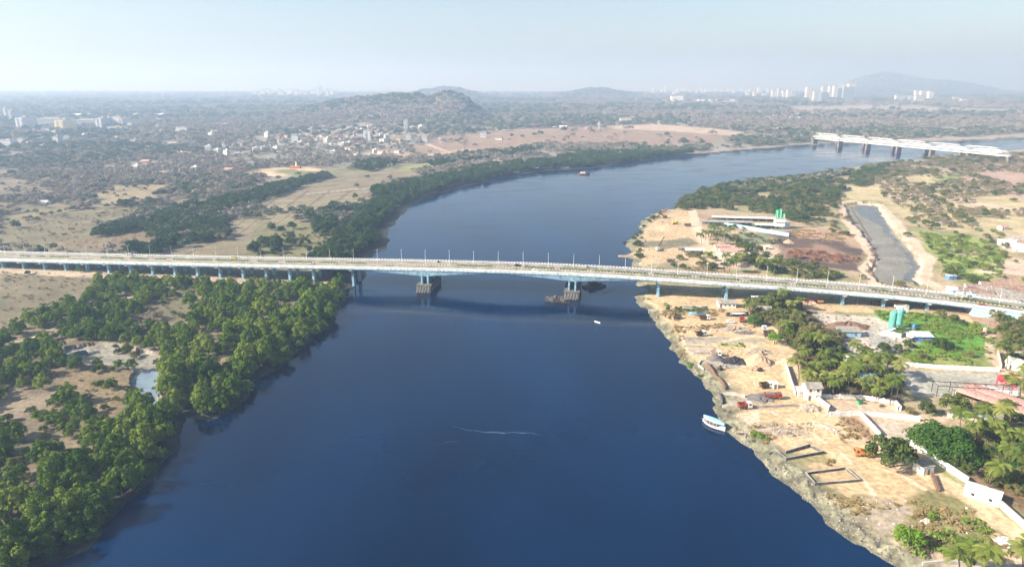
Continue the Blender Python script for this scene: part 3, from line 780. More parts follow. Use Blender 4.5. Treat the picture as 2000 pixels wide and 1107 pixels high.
# piers on land, each with its cap
def land_pier(x):
    p = boff(x, 0); zb = p[2] - 1.75
    for off in (5.2, BW - 5.2):
        q = boff(x, off); g = min(gz(q[0], q[1]), 2.2) - .6
        mb = MB(); mb.box(q[0], q[1], g, 1.5, 2.6, zb - 1.0 - g, BANG)
        o = mb.build('pier', M['bluedk'], bridge)
        mb = MB()
        y0 = boff(x, off - 4.6); y1 = boff(x, off + 4.4)
        u = Vector((y1[0] - y0[0], y1[1] - y0[1], 0)).normalized(); w = Vector((u.y, -u.x, 0)) * .95
        def sec(t, z): c = Vector((y0[0], y0[1], 0)) + u * t; return [(c.x - w.x, c.y - w.y, z), (c.x + w.x, c.y + w.y, z)]
        rows = [(0, zb - .55), (0, zb), (9, zb), (9, zb - .55), (6, zb - 1.25), (3, zb - 1.25)]
        A_ = [sec(t, z)[0] for t, z in rows]; B_ = [sec(t, z)[1] for t, z in rows]
        mb.add(A_ + B_, [tuple(range(6)), tuple(range(11, 5, -1))] + [(i, i + 6, (i + 1) % 6 + 6, (i + 1) % 6) for i in range(6)])
        mb.build('pier_cap', M['white'], o)
for x in piers:
    if x > -470: land_pier(x)
land_pier(-106)
for x in LANDR: land_pier(x)
# river piers: twin leaves on a block of piles with curved fenders
for x in RIVP:
    c = boff(x, 10.5, 0); zb = top_z(x) - 1.05 - depth(x) + .05
    T = Matrix.Rotation(R(BANG), 4, 'Z')
    def loc(mb, cx=c[0], cy=c[1]):
        mb.v = [tuple(T @ Vector(v) + Vector((cx, cy, 0))) for v in mb.v]; return mb
    mb = MB(); mb.box(0, 0, -3, 9.4, 27, 7.4); mb.box(0, 0, 4.4, 9.9, 27.6, .5)
    foot = loc(mb).build('pile_cap', M['concdark'], bridge)
    for k in range(5):
        for s in (-1, 1):
            xx = -3.9 + k * 1.8; mb = MB()
            mb.tube([(xx, s * 13.6, 4.2), (xx + .1, s * 14.1, 2.8), (xx - .1, s * 14.3, 1.4), (xx - .8, s * 14.0, .1), (xx - 1, s * 13.8, -1)], .22, 5)
            loc(mb).build('fender', M['conc'], foot)
    for off in (-7.2, 7.2):
        for s in (-2.0, 2.0):
            mb = MB(); mb.box(s, off, 4.85, 1.0, 5.6, zb - 4.8); loc(mb).build('pier_leaf', M['bluedk'], bridge)
# abutment and ramp wall with the chevron bands
mb = MB(); rp = bpath(X1, XR, 2.0)
mb.sweep(rp, lambda i: [(-.1, -.02), (-.1, -12), (-BW + .1, -12), (-BW + .1, -.02)])
wchev = bpy.data.materials.new('blue and white wave paint'); wchev.use_nodes = True
N, L = wchev.node_tree.nodes, wchev.node_tree.links; b = N['Principled BSDF']; b.inputs['Roughness'].default_value = .7
geo = N.new('ShaderNodeNewGeometry'); sp = N.new('ShaderNodeSeparateXYZ'); L.new(geo.outputs['Position'], sp.inputs[0])
def M_(op, a, b_=None, c_=None):
    n = N.new('ShaderNodeMath'); n.operation = op
    for i, v in enumerate((a, b_, c_)):
        if v is None: continue
        if isinstance(v, (int, float)): n.inputs[i].default_value = v
        else: L.new(v, n.inputs[i])
    return n.outputs[0]
zz = M_('MULTIPLY', sp.outputs[2], .52)
sx = M_('MULTIPLY', sp.outputs[0], .42)
saw = M_('FRACT', sx)
st = M_('FRACT', M_('ADD', zz, M_('MULTIPLY', saw, .42)))
st = M_('GREATER_THAN', M_('FRACT', M_('ADD', st, M_('MULTIPLY', sp.outputs[0], .09))), .52)
mx = N.new('ShaderNodeMix'); mx.data_type = 'RGBA'; L.new(st, mx.inputs[0])
mx.inputs[6].default_value = (.72, .74, .74, 1); mx.inputs[7].default_value = (.22, .50, .70, 1); L.new(mx.outputs[2], b.inputs['Base Color'])
mb.build('ramp_wall', wchev, bridge)

# lamp posts along the median
def lamp_post():
    t = thing('street_lamp', '', 'street lamp')
    mb = MB(); mb.tube([(0, 0, 0), (0, 0, 9.2)], [.11, .07], 6); mb.build('pole', M['white'], t)
    for s in (-1, 1):
        mb = MB(); mb.tube([(0, 0, 9.1), (0, s * 1.2, 9.7)], .05, 5)
        a = mb.build('arm', M['white'], t)
        mb = MB(); mb.box(0, s * 1.5, 9.66, .28, .8, .14); mb.build('lamp_head', M['conc'], a)
    return t
lp = lamp_post(); first = True
lampxs = [-470 + 16.2 * k for k in range(26)]; lampxs = [x for x in lampxs if x < -75]
lampxs = [(-74.5 - 16.4 * k) for k in range(24, 0, -1)] + [-74.5 + 16.0 * k for k in range(11)] + [101.5 + 17.5 * k for k in range(11)]
RV = 'slim white twin arm lamp post on the bridge median '
for x in lampxs:
    p = boff(x, 10.7); p = (p[0], p[1], p[2] + .2)
    seg = ('above the river water', 'lamp posts above the river') if -80 < x < 90 else (('over the left bank fields', 'lamp posts over the left bank') if x <= -80 else ('over the right bank yards', 'lamp posts over the right bank'))
    lab = RV + seg[0]
    if first:
        lp.location = p; lp.rotation_euler = (0, 0, R(BANG)); lp['label'] = lab; lp['group'] = seg[1]; first = False
    else: dup(lp, p, BANG, lab, seg[1])

# ------------------------------------------------------------------ twin truss railway bridge far upstream
def truss_line(name, label, A, B, nsp, grp):
    t = thing(name, label, 'railway bridge', group=grp)
    A, B = Vector(A), Vector(B); u = (B - A); Ltot = u.length; u.normalize(); n = Vector((-u.y, u.x, 0))
    H, W = 7.6, 5.6; zb = A.z; sl_ = Ltot / nsp
    for s in range(nsp):
        o = A + u * (s * sl_ + .6); l = sl_ - 1.2; npan = 8; pl = l / npan
        mb = MB()
        for w in (0, W):
            q = o + n * w
            mb.tube([q, q + u * l], .5, 4)
            mb.tube([q, q + u * pl + Vector((0, 0, H)), q + u * (l - pl) + Vector((0, 0, H)), q + u * l], .5, 4)
            for k in range(1, npan):
                mb.tube([q + u * pl * k, q + u * pl * k + Vector((0, 0, H))], .18, 4)
            for k in range(1, npan - 1):
                a, b2 = (k, k + 1) if k % 2 else (k + 1, k)
                mb.tube([q + u * pl * a, q + u * pl * b2 + Vector((0, 0, H))], .34, 4)
        for k in range(1, npan):
            q = o + u * pl * k + Vector((0, 0, H)); mb.tube([q, q + n * W], .16, 4)
            if k < npan - 1: mb.tube([q, q + n * W + u * pl], .1, 4)
        mb.build('truss_span', M['steelw'], t)
        mb = MB(); c = o + u * l / 2 + n * W / 2; mb.box(c.x, c.y, zb - .9, l, W + .6, 1.0, math.degrees(math.atan2(u.y, u.x)))
        mb.build('track_deck', M['steelw'], t)
    for s in range(nsp + 1):
        c = A + u * s * sl_ + n * W / 2
        ang = math.degrees(math.atan2(u.y, u.x))
        mb = MB(); mb.box(c.x, c.y, -2, 4.2, 12.5, zb + 1.2, ang, .86); mb.box(c.x, c.y, zb - .8 - 1.0, 4.6, 12.0, .9, ang)
        mb.build('pier', M['stone'], t)
a0, a1 = P(1698, 294, 0), P(1820, 306.5, 0)
u = (a1 - a0) / 2.0          # one span
A0 = a0 - u * 2.15; zt = 13.5
truss_line('railway_bridge', 'white steel truss railway bridge over the far river bend, in front of its twin', (A0.x, A0.y, zt), tuple((A0 + u * 6.15) + Vector((0, 0, zt))), 6, 'twin truss bridges')
b0 = P(1714, 294, 0) + Vector((14, 22, 0)); A1 = b0 - u * 2.6
truss_line('railway_bridge', 'white steel truss railway bridge over the far river bend, behind its twin', (A1.x, A1.y, zt + .6), tuple((A1 + u * 6.15) + Vector((0, 0, zt + .6))), 6, 'twin truss bridges')
# ------------------------------------------------------------------ vegetation: shapes
def crown_mesh(name, seed, mats, Rr=4.0, H=7.0, z0=1.2, lobes=14, leaves=1300, leaf=.5, flat=1.0, lobe_r=.42, fill=.25):
    """leaf clumps on the surface of many lobes; a face attribute 'tone' makes some leaves lighter"""
    g = np.random.default_rng(seed)
    lc, lr = [], []
    for i in range(lobes):
        a = (i * 2.39996 + g.uniform(-.5, .5)); l = Rr * lobe_r * g.uniform(.6, 1.15)
        u = (i + .5) / lobes; hz = 1 - u ** .8 * 1.25 + g.uniform(-.12, .12); hz = min(1, max(-.3, hz))
        q = math.sqrt(max(.02, 1 - hz * hz)) * (1 if i % 4 else .45); c0 = z0 + (H - z0) * .36; zr = H - c0 - l * .8
        jit = g.uniform(.82, 1.12)
        lc.append((math.cos(a) * (Rr - l * .6) * q * jit, math.sin(a) * (Rr - l * .6) * q * jit, max(l * .55, c0 + hz * (zr if hz > 0 else c0 * .9) * jit)))
        lr.append(l)
    lc, lr = np.array(lc), np.array(lr)
    w = lr ** 2 / (lr ** 2).sum(); k = g.choice(lobes, leaves, p=w)
    d = g.normal(size=(leaves, 3)); d /= np.linalg.norm(d, axis=1)[:, None]
    d[:, 2] = np.where(d[:, 2] < -.35, -d[:, 2], d[:, 2])
    rad = np.where(g.random(leaves) < fill, g.uniform(.4, .9, leaves), g.uniform(.88, 1.08, leaves))
    c = lc[k] + d * (lr[k] * rad)[:, None] * np.array([1, 1, .85])
    c[:, 2] = np.maximum(c[:, 2], .3)
    nn = d + g.normal(size=(leaves, 3)) * .55; nn /= np.linalg.norm(nn, axis=1)[:, None]
    t = np.cross(nn, g.normal(size=(leaves, 3))); t /= np.linalg.norm(t, axis=1)[:, None]
    bt = np.cross(nn, t)
    sz = leaf * g.uniform(.55, 1.25, leaves)
    asp = g.uniform(.6, 1.0, leaves)
    qv = np.empty((leaves, 4, 3))
    for j, (a, b) in enumerate(((-1, -.6), (.75, -1), (1, .7), (-.6, 1))):
        qv[:, j] = c + t * (sz * a)[:, None] * .5 + bt * (sz * asp * b)[:, None] * .5
    me = bpy.data.meshes.new(name)
    fast_mesh(me, qv.reshape(-1, 3), np.arange(leaves * 4).reshape(-1, 4))
    lobetone = g.random(lobes)
    tone = np.clip(lobetone[k] * .6 + g.random(leaves) * .4, 0, 1)
    a = me.attributes.new('tone', 'FLOAT', 'FACE'); a.data.foreach_set('value', tone.astype(np.float32))
    for m in (mats if isinstance(mats, list) else [mats]): me.materials.append(m)
    return me

def trunk_mesh(name, seed, H=5.0, r=.22, Rr=3.0, limbs=5, m=None):
    g = random.Random(seed); mb = MB()
    lean = (g.uniform(-.5, .5), g.uniform(-.5, .5))
    top = Vector((lean[0], lean[1], H * .55))
    mb.tube([(0, 0, -.5), (lean[0] * .4, lean[1] * .4, H * .28), top], [r * 1.3, r, r * .75], 6)
    for i in range(limbs):
        a = 2 * math.pi * (i + g.random() * .6) / limbs
        e = Vector((math.cos(a) * Rr * g.uniform(.4, .75), math.sin(a) * Rr * g.uniform(.4, .75), H * g.uniform(.75, 1.05)))
        s = Vector((lean[0] * .7, lean[1] * .7, H * g.uniform(.32, .5)))
        mb.tube([s, (s + e) / 2 + Vector((0, 0, H * .05)), e], [r * .6, r * .4, r * .15], 5)
    return mb.mesh(name, m or M['bark'])

def palm_crown(name, seed, m, Lf=4.2, nf=17):
    g = random.Random(seed); V_, F_, T_ = [], [], []
    for i in range(nf):
        a = 2 * math.pi * i / nf + g.uniform(-.15, .15); e0 = g.uniform(-.1, 1.25); l = Lf * g.uniform(.85, 1.1)
        dx, dy = math.cos(a), math.sin(a); px, py = -dy, dx
        pts = []; x = z = 0.0; el = e0
        for k in range(9):
            pts.append((x, z)); x += math.cos(el) * l / 8; z += math.sin(el) * l / 8; el -= .26 + .08 * (1.2 - e0) * .5
        tone = g.random()
        for k in range(8):
            (x0, z0), (x1, z1) = pts[k], pts[k + 1]
            w = .16 + .95 * math.sin(math.pi * min(1, (k + 1.2) / 9.2))
            for s in (-1, 1):
                for h in (0, .5):
                    xa, za = x0 + (x1 - x0) * h, z0 + (z1 - z0) * h
                    xb, zb = x0 + (x1 - x0) * (h + .34), z0 + (z1 - z0) * (h + .34)
                    xe, ze = xb + .35 * w, zb - .42 * w
                    n = len(V_)
                    for (xx, zz_, o) in ((xa, za, 0), (xb, zb, 0), (xe + .1, ze, s * w * .85), (xe - .15, ze - .04, s * w * .95)):
                        V_.append((dx * xx + px * o, dy * xx + py * o, zz_))
                    F_.append((n, n + 1, n + 2, n + 3)); T_.append(min(1, max(0, tone * .7 + g.random() * .3)))
    me = bpy.data.meshes.new(name); fast_mesh(me, np.array(V_), np.array(F_))
    at = me.attributes.new('tone', 'FLOAT', 'FACE'); at.data.foreach_set('value', np.array(T_, np.float32)); me.materials.append(m)
    return me

LM = dict(
    mang=leafmat('mangrove leaves', (.035, .090, .016), (.125, .195, .030), (.35, .39, .065)),
    mangd=leafmat('dark mangrove leaves', (.025, .062, .024), (.055, .095, .032), (.11, .145, .045)),
    broad=leafmat('broadleaf tree leaves', (.040, .075, .018), (.085, .115, .028), (.15, .17, .045)),
    bright=leafmat('bright fresh leaves', (.10, .20, .02), (.16, .27, .03), (.22, .33, .05)),
    rich=leafmat('rich green leaves', (.035, .09, .015), (.06, .125, .022), (.10, .17, .032)),
    olive=leafmat('olive dusty leaves', (.10, .11, .04), (.17, .165, .06), (.24, .22, .09)),
    dry=leafmat('dry greybrown twigs', (.17, .145, .095), (.25, .21, .14), (.32, .26, .18), .1),
    scrub=leafmat('far scrub foliage', (.15, .155, .11), (.26, .23, .185), (.38, .32, .27), .1),  # dusty dry tones, lightened further toward the haze
    fargreen=leafmat('far woodland leaves', (.07, .105, .07), (.11, .145, .085), (.18, .19, .12), .1),
    palm=leafmat('coconut palm fronds', (.06, .10, .02), (.14, .18, .035), (.30, .29, .09)),
    weed=leafmat('dry weeds', (.20, .18, .07), (.33, .25, .12), (.42, .30, .17)),
    grassy=leafmat('green weeds', (.09, .16, .025), (.17, .24, .045), (.28, .30, .09)),
    redweed=leafmat('reddish dry bushes', (.22, .11, .07), (.30, .16, .10), (.38, .22, .15)),
)
class Kind:
    def __init__(s, name, lm, n, kw, trunk=True, tH=5.0, tR=3.0, tr=.22):
        s.crowns = [crown_mesh(name + '_crown', 100 + i * 7 + hash_(name), LM[lm], **kw) for i in range(n)]
        s.trunks = [trunk_mesh('trunk', 50 + i, tH, tr, tR) for i in range(2)] if trunk else []
def hash_(s): return sum(ord(c) * (i + 1) for i, c in enumerate(s)) % 977
K = dict(
    mang=Kind('mangrove', 'mang', 6, dict(Rr=4.3, H=8.6, z0=.1, lobes=22, leaves=2600, leaf=.50, lobe_r=.33, fill=.15), tH=5.5),
    mangd=Kind('mangrove_dark', 'mangd', 4, dict(Rr=4.3, H=7.4, z0=.1, lobes=20, leaves=1800, leaf=.52, lobe_r=.36, fill=.15), tH=5.5),
    broad=Kind('broadleaf', 'broad', 5, dict(Rr=4.6, H=7.4, z0=.5, lobes=26, leaves=2300, leaf=.5, lobe_r=.32), tH=6),
    olive=Kind('olive', 'olive', 3, dict(Rr=4.6, H=6.6, z0=.4, lobes=28, leaves=2000, leaf=.45, lobe_r=.30), tH=5),
    bright=Kind('bright', 'bright', 2, dict(Rr=4.2, H=6.4, z0=.6, lobes=24, leaves=1700, leaf=.45, lobe_r=.30), tH=5),
    rich=Kind('rich', 'rich', 2, dict(Rr=4.6, H=6.0, z0=.5, lobes=46, leaves=6500, leaf=.34, lobe_r=.34), tH=4.6),
    dry=Kind('dry', 'dry', 3, dict(Rr=4.2, H=5.6, z0=1.3, lobes=18, leaves=1300, leaf=.38, lobe_r=.30, fill=.5), tH=4.5),
    bush=Kind('bush', 'broad', 3, dict(Rr=2.0, H=2.6, z0=.3, lobes=9, leaves=480, leaf=.42, lobe_r=.42), trunk=False),
    dbush=Kind('dry_bush', 'dry', 2, dict(Rr=2.0, H=2.2, z0=.2, lobes=9, leaves=420, leaf=.36, lobe_r=.42), trunk=False),
    scrub=Kind('scrub', 'scrub', 3, dict(Rr=5.0, H=7.0, z0=.8, lobes=12, leaves=330, leaf=1.1, lobe_r=.40), trunk=False),
    far=Kind('woodland', 'fargreen', 3, dict(Rr=5.2, H=8.5, z0=.8, lobes=12, leaves=330, leaf=1.2, lobe_r=.40), trunk=False),
    weed=Kind('weed', 'weed', 2, dict(Rr=1.2, H=1.0, z0=.1, lobes=6, leaves=130, leaf=.42, lobe_r=.5), trunk=False),
    grassy=Kind('green_weed', 'grassy', 2, dict(Rr=1.2, H=1.0, z0=.1, lobes=6, leaves=130, leaf=.42, lobe_r=.5), trunk=False),
    redweed=Kind('red_bush', 'redweed', 2, dict(Rr=2.0, H=2.4, z0=.2, lobes=9, leaves=420, leaf=.42, lobe_r=.42), trunk=False),
)
palm_cr = [palm_crown('palm_fronds', s, LM['palm']) for s in (1, 2, 3)]
def palm_trunk(seed, H):
    g = random.Random(seed); mb = MB(); a = g.random() * 6.28; k = g.uniform(.4, 1.6)
    pts = [(math.cos(a) * k * t * t, math.sin(a) * k * t * t, H * t - (.4 if t == 0 else 0)) for t in (0, .25, .5, .75, 1)]
    mb.tube(pts, [.24, .18, .16, .14, .13], 7); return mb.mesh('palm_trunk', M['bark']), pts[-1]
palm_tr = [palm_trunk(s, 1.0 * h) for s, h in ((1, 7.5), (2, 9.0), (3, 6.2))]

def put_tree(kind, x, y, r, h=None, name='tree', label='', cat='tree', group=None, z=None, v=None, sink=0.0):
    """r = crown radius in metres; a thing with crown and trunk, or a single mesh for bushes"""
    k = K[kind]; v = random.randrange(len(k.crowns)) if v is None else v % len(k.crowns)
    base = {'mang': 4.3, 'mangd': 4.3, 'broad': 4.6, 'olive': 4.6, 'bright': 4.2, 'rich': 4.6, 'dry': 4.2, 'bush': 2, 'dbush': 2, 'scrub': 5, 'far': 5.2, 'weed': 1.2, 'grassy': 1.2, 'redweed': 2}[kind]
    s = r / base; sz = s if h is None else s * h
    z = gz(x, y) if z is None else z
    rot = random.uniform(0, 360)
    if not k.trunks:
        o = link(name, k.crowns[v], None, (x, y, z - sink), rot); o.scale = (s, s, sz)
        return tag(o, label, cat, group)
    t = thing(name, label, cat, (x, y, z - sink), rot, group); t.scale = (s, s, sz)
    link('crown', k.crowns[v], t); link('trunk', k.trunks[v % 2], t)
    return t

def put_palm(x, y, s=1.0, label='', group=None, z=None):
    v = random.randrange(3); z = gz(x, y) if z is None else z
    t = thing('palm_tree', label, 'palm tree', (x, y, z), random.uniform(0, 360), group); t.scale = (s,) * 3
    me, tip = palm_tr[v]
    link('trunk', me, t); c = link('crown', palm_cr[random.randrange(3)], t, tip, random.uniform(0, 360))
    return t

def stuff(name, label, cat, pts, sc_, srcs, zs=None):
    """one object: leaf clumps of the kinds `srcs` (meshes already seen in the scene) on many points"""
    n = len(pts)
    me = bpy.data.meshes.new(name); me.vertices.add(n); me.vertices.foreach_set('co', np.asarray(pts, np.float32).ravel())
    a = me.attributes.new('s', 'FLOAT', 'POINT'); a.data.foreach_set('value', np.asarray(sc_, np.float32))
    a = me.attributes.new('r', 'FLOAT', 'POINT'); a.data.foreach_set('value', RNG.uniform(0, 6.28, n).astype(np.float32))
    a = me.attributes.new('i', 'INT', 'POINT'); a.data.foreach_set('value', RNG.integers(0, len(srcs), n).astype(np.int32))
    o = link(name, me); tag(o, label, cat, None, 'stuff')
    ng = bpy.data.node_groups.new(name, 'GeometryNodeTree')
    ng.interface.new_socket('Geometry', in_out='INPUT', socket_type='NodeSocketGeometry')
    ng.interface.new_socket('Geometry', in_out='OUTPUT', socket_type='NodeSocketGeometry')
    N, L = ng.nodes, ng.links
    gi, go = N.new('NodeGroupInput'), N.new('NodeGroupOutput')
    m2p = N.new('GeometryNodeMeshToPoints'); L.new(gi.outputs[0], m2p.inputs[0])
    iop = N.new('GeometryNodeInstanceOnPoints'); L.new(m2p.outputs[0], iop.inputs['Points'])
    j = N.new('GeometryNodeGeometryToInstance')
    for s in reversed(srcs):
        oi = N.new('GeometryNodeObjectInfo'); oi.inputs['Object'].default_value = s; oi.transform_space = 'ORIGINAL'
        g2i = N.new('GeometryNodeGeometryToInstance'); L.new(oi.outputs['Geometry'], g2i.inputs[0])
        if s is srcs[-1]: N.remove(j); j = N.new('GeometryNodeJoinGeometry')
        L.new(g2i.outputs[0], j.inputs[0])
    L.new(j.outputs[0], iop.inputs['Instance']); iop.inputs['Pick Instance'].default_value = True
    def attr(nm, t):
        q = N.new('GeometryNodeInputNamedAttribute'); q.data_type = t; q.inputs[0].default_value = nm; return q.outputs['Attribute']
    L.new(attr('i', 'INT'), iop.inputs['Instance Index'])
    cx = N.new('ShaderNodeCombineXYZ'); L.new(attr('r', 'FLOAT'), cx.inputs[2]); L.new(cx.outputs[0], iop.inputs['Rotation'])
    L.new(attr('s', 'FLOAT'), iop.inputs['Scale'])
    L.new(iop.outputs[0], go.inputs[0])
    md = o.modifiers.new('clumps', 'NODES'); md.node_group = ng
    return o
# ------------------------------------------------------------------ vegetation: where it stands
def sample(poly, sp, prob=1.0, clump=None, seed=0, px=True):
    p = PP(poly, 2.0) if px else np.array(poly)
    g = np.random.default_rng(seed + 99)
    (x0, y0), (x1, y1) = p.min(0), p.max(0)
    X, Y = np.meshgrid(np.arange(x0, x1, sp), np.arange(y0, y1, sp * .92)); X = X.ravel(); Y = Y.ravel()
    X = X + g.uniform(-.45, .45, X.shape) * sp; Y = Y + g.uniform(-.45, .45, X.shape) * sp
    k = inside(p, X, Y); X, Y = X[k], Y[k]
    pr = np.full(X.shape, prob) * tree_ok(X, Y)
    if clump: pr = pr * sstep(clump[1], clump[2], fbm(X / clump[0], Y / clump[0], 3, seed + 40))
    k = g.random(X.shape) < pr; X, Y = X[k], Y[k]
    s = river_sd(X, Y); under = np.array([near_y(a) - 4 < b < near_y(a) + BW + 6 for a, b in zip(X, Y)], bool) if len(X) else np.zeros(0, bool)
    k = (s > 1.0) & ~under & (tree_ok(X, Y) > 0)
    return X[k], Y[k], s[k]

def vis(x, y, m=1.03):
    d = y * math.cos(TH) + (CAMH - 3) * math.sin(TH)
    return (np.abs(x / d) < 1000 / FPX * m) & (y > 140)

def near_far(lst, n=300):
    """lst: [x, y, r, kind]; the n that show largest and the rest"""
    a = [(r / math.hypot(x, y), x, y, r, k) for x, y, r, k in lst]
    v = [t for t in a if vis(np.array(t[1]), np.array(t[2]))]
    v.sort(key=lambda t: -t[0])
    keep = set(id(t) for t in v[:n])
    return [t[1:] for t in v[:n]], [t[1:] for t in a if id(t) not in keep]

random.seed(11)
MANG = []
near_l = [(-160, 700), (-60, 665), (20, 645), (70, 612), (150, 590), (180, 545), (240, 532), (300, 538), (420, 548), (520, 548), (600, 566), (700, 560), (672, 610), (600, 690), (510, 750), (440, 812),
          (375, 802), (385, 850), (360, 900), (320, 975), (215, 1100), (80, 1160), (-100, 1200), (-260, 1200)]
x, y, s = sample(near_l, 5.4, 1.0, None, 1)
dens = np.where(s < 34, 1.0, sstep(.33, .42, fbm(x / 26, y / 26, 3, 77)))
g = np.random.default_rng(5)
for a, b_, c_, d_ in zip(x, y, s, dens):
    if g.random() < d_ and c_ > .8:
        r = (1.7 + 2.5 * g.random() ** 1.4) * (1.2 if c_ < 34 else 1.0)
        if c_ < 4: r *= .8
        MANG.append((a, b_, r, 'mang'))
yy = np.arange(455, 2600, 1.0)
def strip(y0, y1, sp, s0, s1a, s1b, seed, rk=(3.2, 4.8)):
    g = np.random.default_rng(seed)
    xs_ = {}
    L_ = rl[(rl[:, 1] > y0 - 200) & (rl[:, 1] < y1 + 300)]
    X, Y = np.meshgrid(np.arange(L_[:, 0].min() - 300, L_[:, 0].max() + 10, sp), np.arange(y0, y1, sp))
    X = X.ravel() + g.uniform(-.45, .45, X.size) * sp; Y = Y.ravel() + g.uniform(-.45, .45, Y.size) * sp
    d = dist(L_, X, Y); s = river_sd(X, Y)
    w = np.interp(Y, [y0, y1], [s1a, s1b]) * (.7 + .6 * fbm(X / 60, Y / 60, 3, 3))
    k = (s > s0 * (.8 + .5 * fbm(X / 12, Y / 12, 2, 4))) & (d < w) & (d < dist(rr, X, Y))
    return [(a, b_, g.uniform(*rk), 'mangd') for a, b_ in zip(X[k], Y[k])]
MANG += strip(455, 780, 6.4, 11, 34, 45, 61)
MANG += strip(780, 1300, 8.0, 9, 60, 110, 62, (4.2, 6.0))
for poly, sp, pr in [
    ([(172, 468), (182, 452), (240, 436), (292, 428), (306, 444), (240, 456)], 6.4, .95),
    ([(285, 462), (298, 428), (330, 408), (400, 398), (470, 380), (560, 366), (600, 362), (520, 392), (468, 402), (440, 420), (446, 462), (400, 474), (345, 474), (318, 480)], 6.6, .95),
    ([(470, 386), (500, 370), (560, 356), (640, 340), (646, 348), (560, 368), (520, 382)], 6.5, .9),
    ([(690, 330), (700, 318), (760, 312), (780, 316), (768, 324), (720, 336)], 7, .9),
    ([(830, 318), (900, 300), (1000, 292), (1050, 288), (1040, 300), (900, 318), (850, 330)], 9, .7),
    ([(245, 497), (262, 484), (320, 480), (350, 462), (362, 470), (320, 492), (300, 500)], 5.5, .8),
    ([(500, 432), (560, 440), (600, 462), (650, 440), (655, 495), (600, 500), (560, 490)], 11, .25),
    ([(480, 500), (490, 478), (540, 470), (560, 500)], 7, .6),
    ([(600, 425), (655, 400), (660, 440), (640, 460), (622, 462)], 6.5, .6),
    ([(230, 402), (250, 396), (262, 404), (250, 410)], 6, .9), ([(0, 440), (10, 436), (60, 440), (30, 460)], 8, .2)]:
    x, y, s = sample(poly, sp, pr, None, int(sp * 10) + len(MANG))
    # these polygons lie over fields where no tree was allowed: sample without that limit
    p = PP(poly, 2.0); g = np.random.default_rng(len(MANG))
    X, Y = np.meshgrid(np.arange(p[:, 0].min(), p[:, 0].max(), sp), np.arange(p[:, 1].min(), p[:, 1].max(), sp)); X = X.ravel() + g.uniform(-.4, .4, X.size) * sp; Y = Y.ravel() + g.uniform(-.4, .4, Y.size) * sp
    k = inside(p, X, Y) & (g.random(X.size) < pr) & (river_sd(X, Y) > 8)
    MANG += [(a, b_, g.uniform(2.8, 4.8), 'mangd') for a, b_ in zip(X[k], Y[k]) if not near_y(a) - 4 < b_ < near_y(a) + BW + 5]
big, rest = near_far([t for t in MANG if t[3] == 'mang'], 230)
b2, r2 = near_far([t for t in MANG if t[3] == 'mangd'], 70); big += b2; rest += r2
for x, y, r, k in big:
    d = gz(x, y)
    if y < 440 and x > -175 and float(river_sd(np.array([x]), np.array([y]))[0]) < 30: lab = ('dark green round crowned mangrove at the water edge below the bridge, leaning over the river', 'mangroves on the river edge below the bridge')
    elif y < near_y(x): lab = ('dark green mangrove with a lumpy crown in the thicket between creek, path and bridge', 'mangroves in the thicket below the bridge')
    else: lab = ('dark green mangrove beyond the bridge, in the belt between mud bank and fields', 'mangroves beyond the bridge')
    put_tree(k, x, y, r, random.uniform(.95, 1.45), 'mangrove_tree', lab[0], 'tree', lab[1])

def sources(kind):
    """objects in the scene that show each crown of a kind"""
    r = []
    for me in K[kind].crowns:
        for o in C.objects:
            if o.data is me: r.append(o); break
    return r
BASE = {'mang': 4.3, 'mangd': 4.3, 'broad': 4.6, 'olive': 4.6, 'bright': 4.2, 'rich': 4.6, 'dry': 4.2, 'bush': 2, 'dbush': 2, 'scrub': 5, 'far': 5.2, 'weed': 1.2, 'grassy': 1.2, 'redweed': 2}
def stuff_of(kind, name, label, cat, pts):
    if not pts: return
    a = np.array([(p[0], p[1], p[2]) for p in pts]); z = ground_z(a[:, 0], a[:, 1])
    stuff(name, label, cat, np.stack([a[:, 0], a[:, 1], z], 1), a[:, 2] / BASE[kind], sources(kind))
stuff_of('mang', 'mangrove_thicket', 'dense mangrove thicket filling the bank behind the single mangroves', 'thicket', [t for t in rest if t[3] == 'mang'])
stuff_of('mangd', 'riverside_woodland', 'dark green woodland lining the far side of the river beyond the bridge', 'woodland', [t for t in rest if t[3] == 'mangd'])

# right bank: woods, bushes
WOOD = []
def wood(poly, sp, kinds, pr=1.0, rr_=(2.8, 4.6), clump=None, seed=0, free=False):
    g = np.random.default_rng(seed + 500)
    if free:
        p = PP(poly, 2.0); X, Y = np.meshgrid(np.arange(p[:, 0].min(), p[:, 0].max(), sp), np.arange(p[:, 1].min(), p[:, 1].max(), sp)); X = X.ravel() + g.uniform(-.4, .4, X.size) * sp; Y = Y.ravel() + g.uniform(-.4, .4, Y.size) * sp
        k = inside(p, X, Y) & (g.random(X.size) < pr * (sstep(clump[1], clump[2], fbm(X / clump[0], Y / clump[0], 3, seed + 40)) if clump else 1)) & (river_sd(X, Y) > 2); x, y = X[k], Y[k]
        k = np.array([not near_y(a) - 5 < b_ < near_y(a) + BW + 5 for a, b_ in zip(x, y)], bool)
        x, y = x[k], y[k]
    else: x, y, s = sample(poly, sp, pr, clump, seed)
    for a, b_ in zip(x, y): WOOD.append((a, b_, g.uniform(*rr_), kinds[g.integers(len(kinds))]))
wood([(1318, 402), (1345, 378), (1380, 370), (1455, 356), (1500, 352), (1590, 345), (1680, 332), (1738, 326), (1700, 362), (1640, 378), (1636, 400), (1600, 432), (1548, 436), (1500, 418), (1380, 410), (1330, 412)], 6.6, ['broad', 'broad', 'mangd', 'olive'], 1.0, (2.6, 4.8), (30, .36, .48), 1, True)
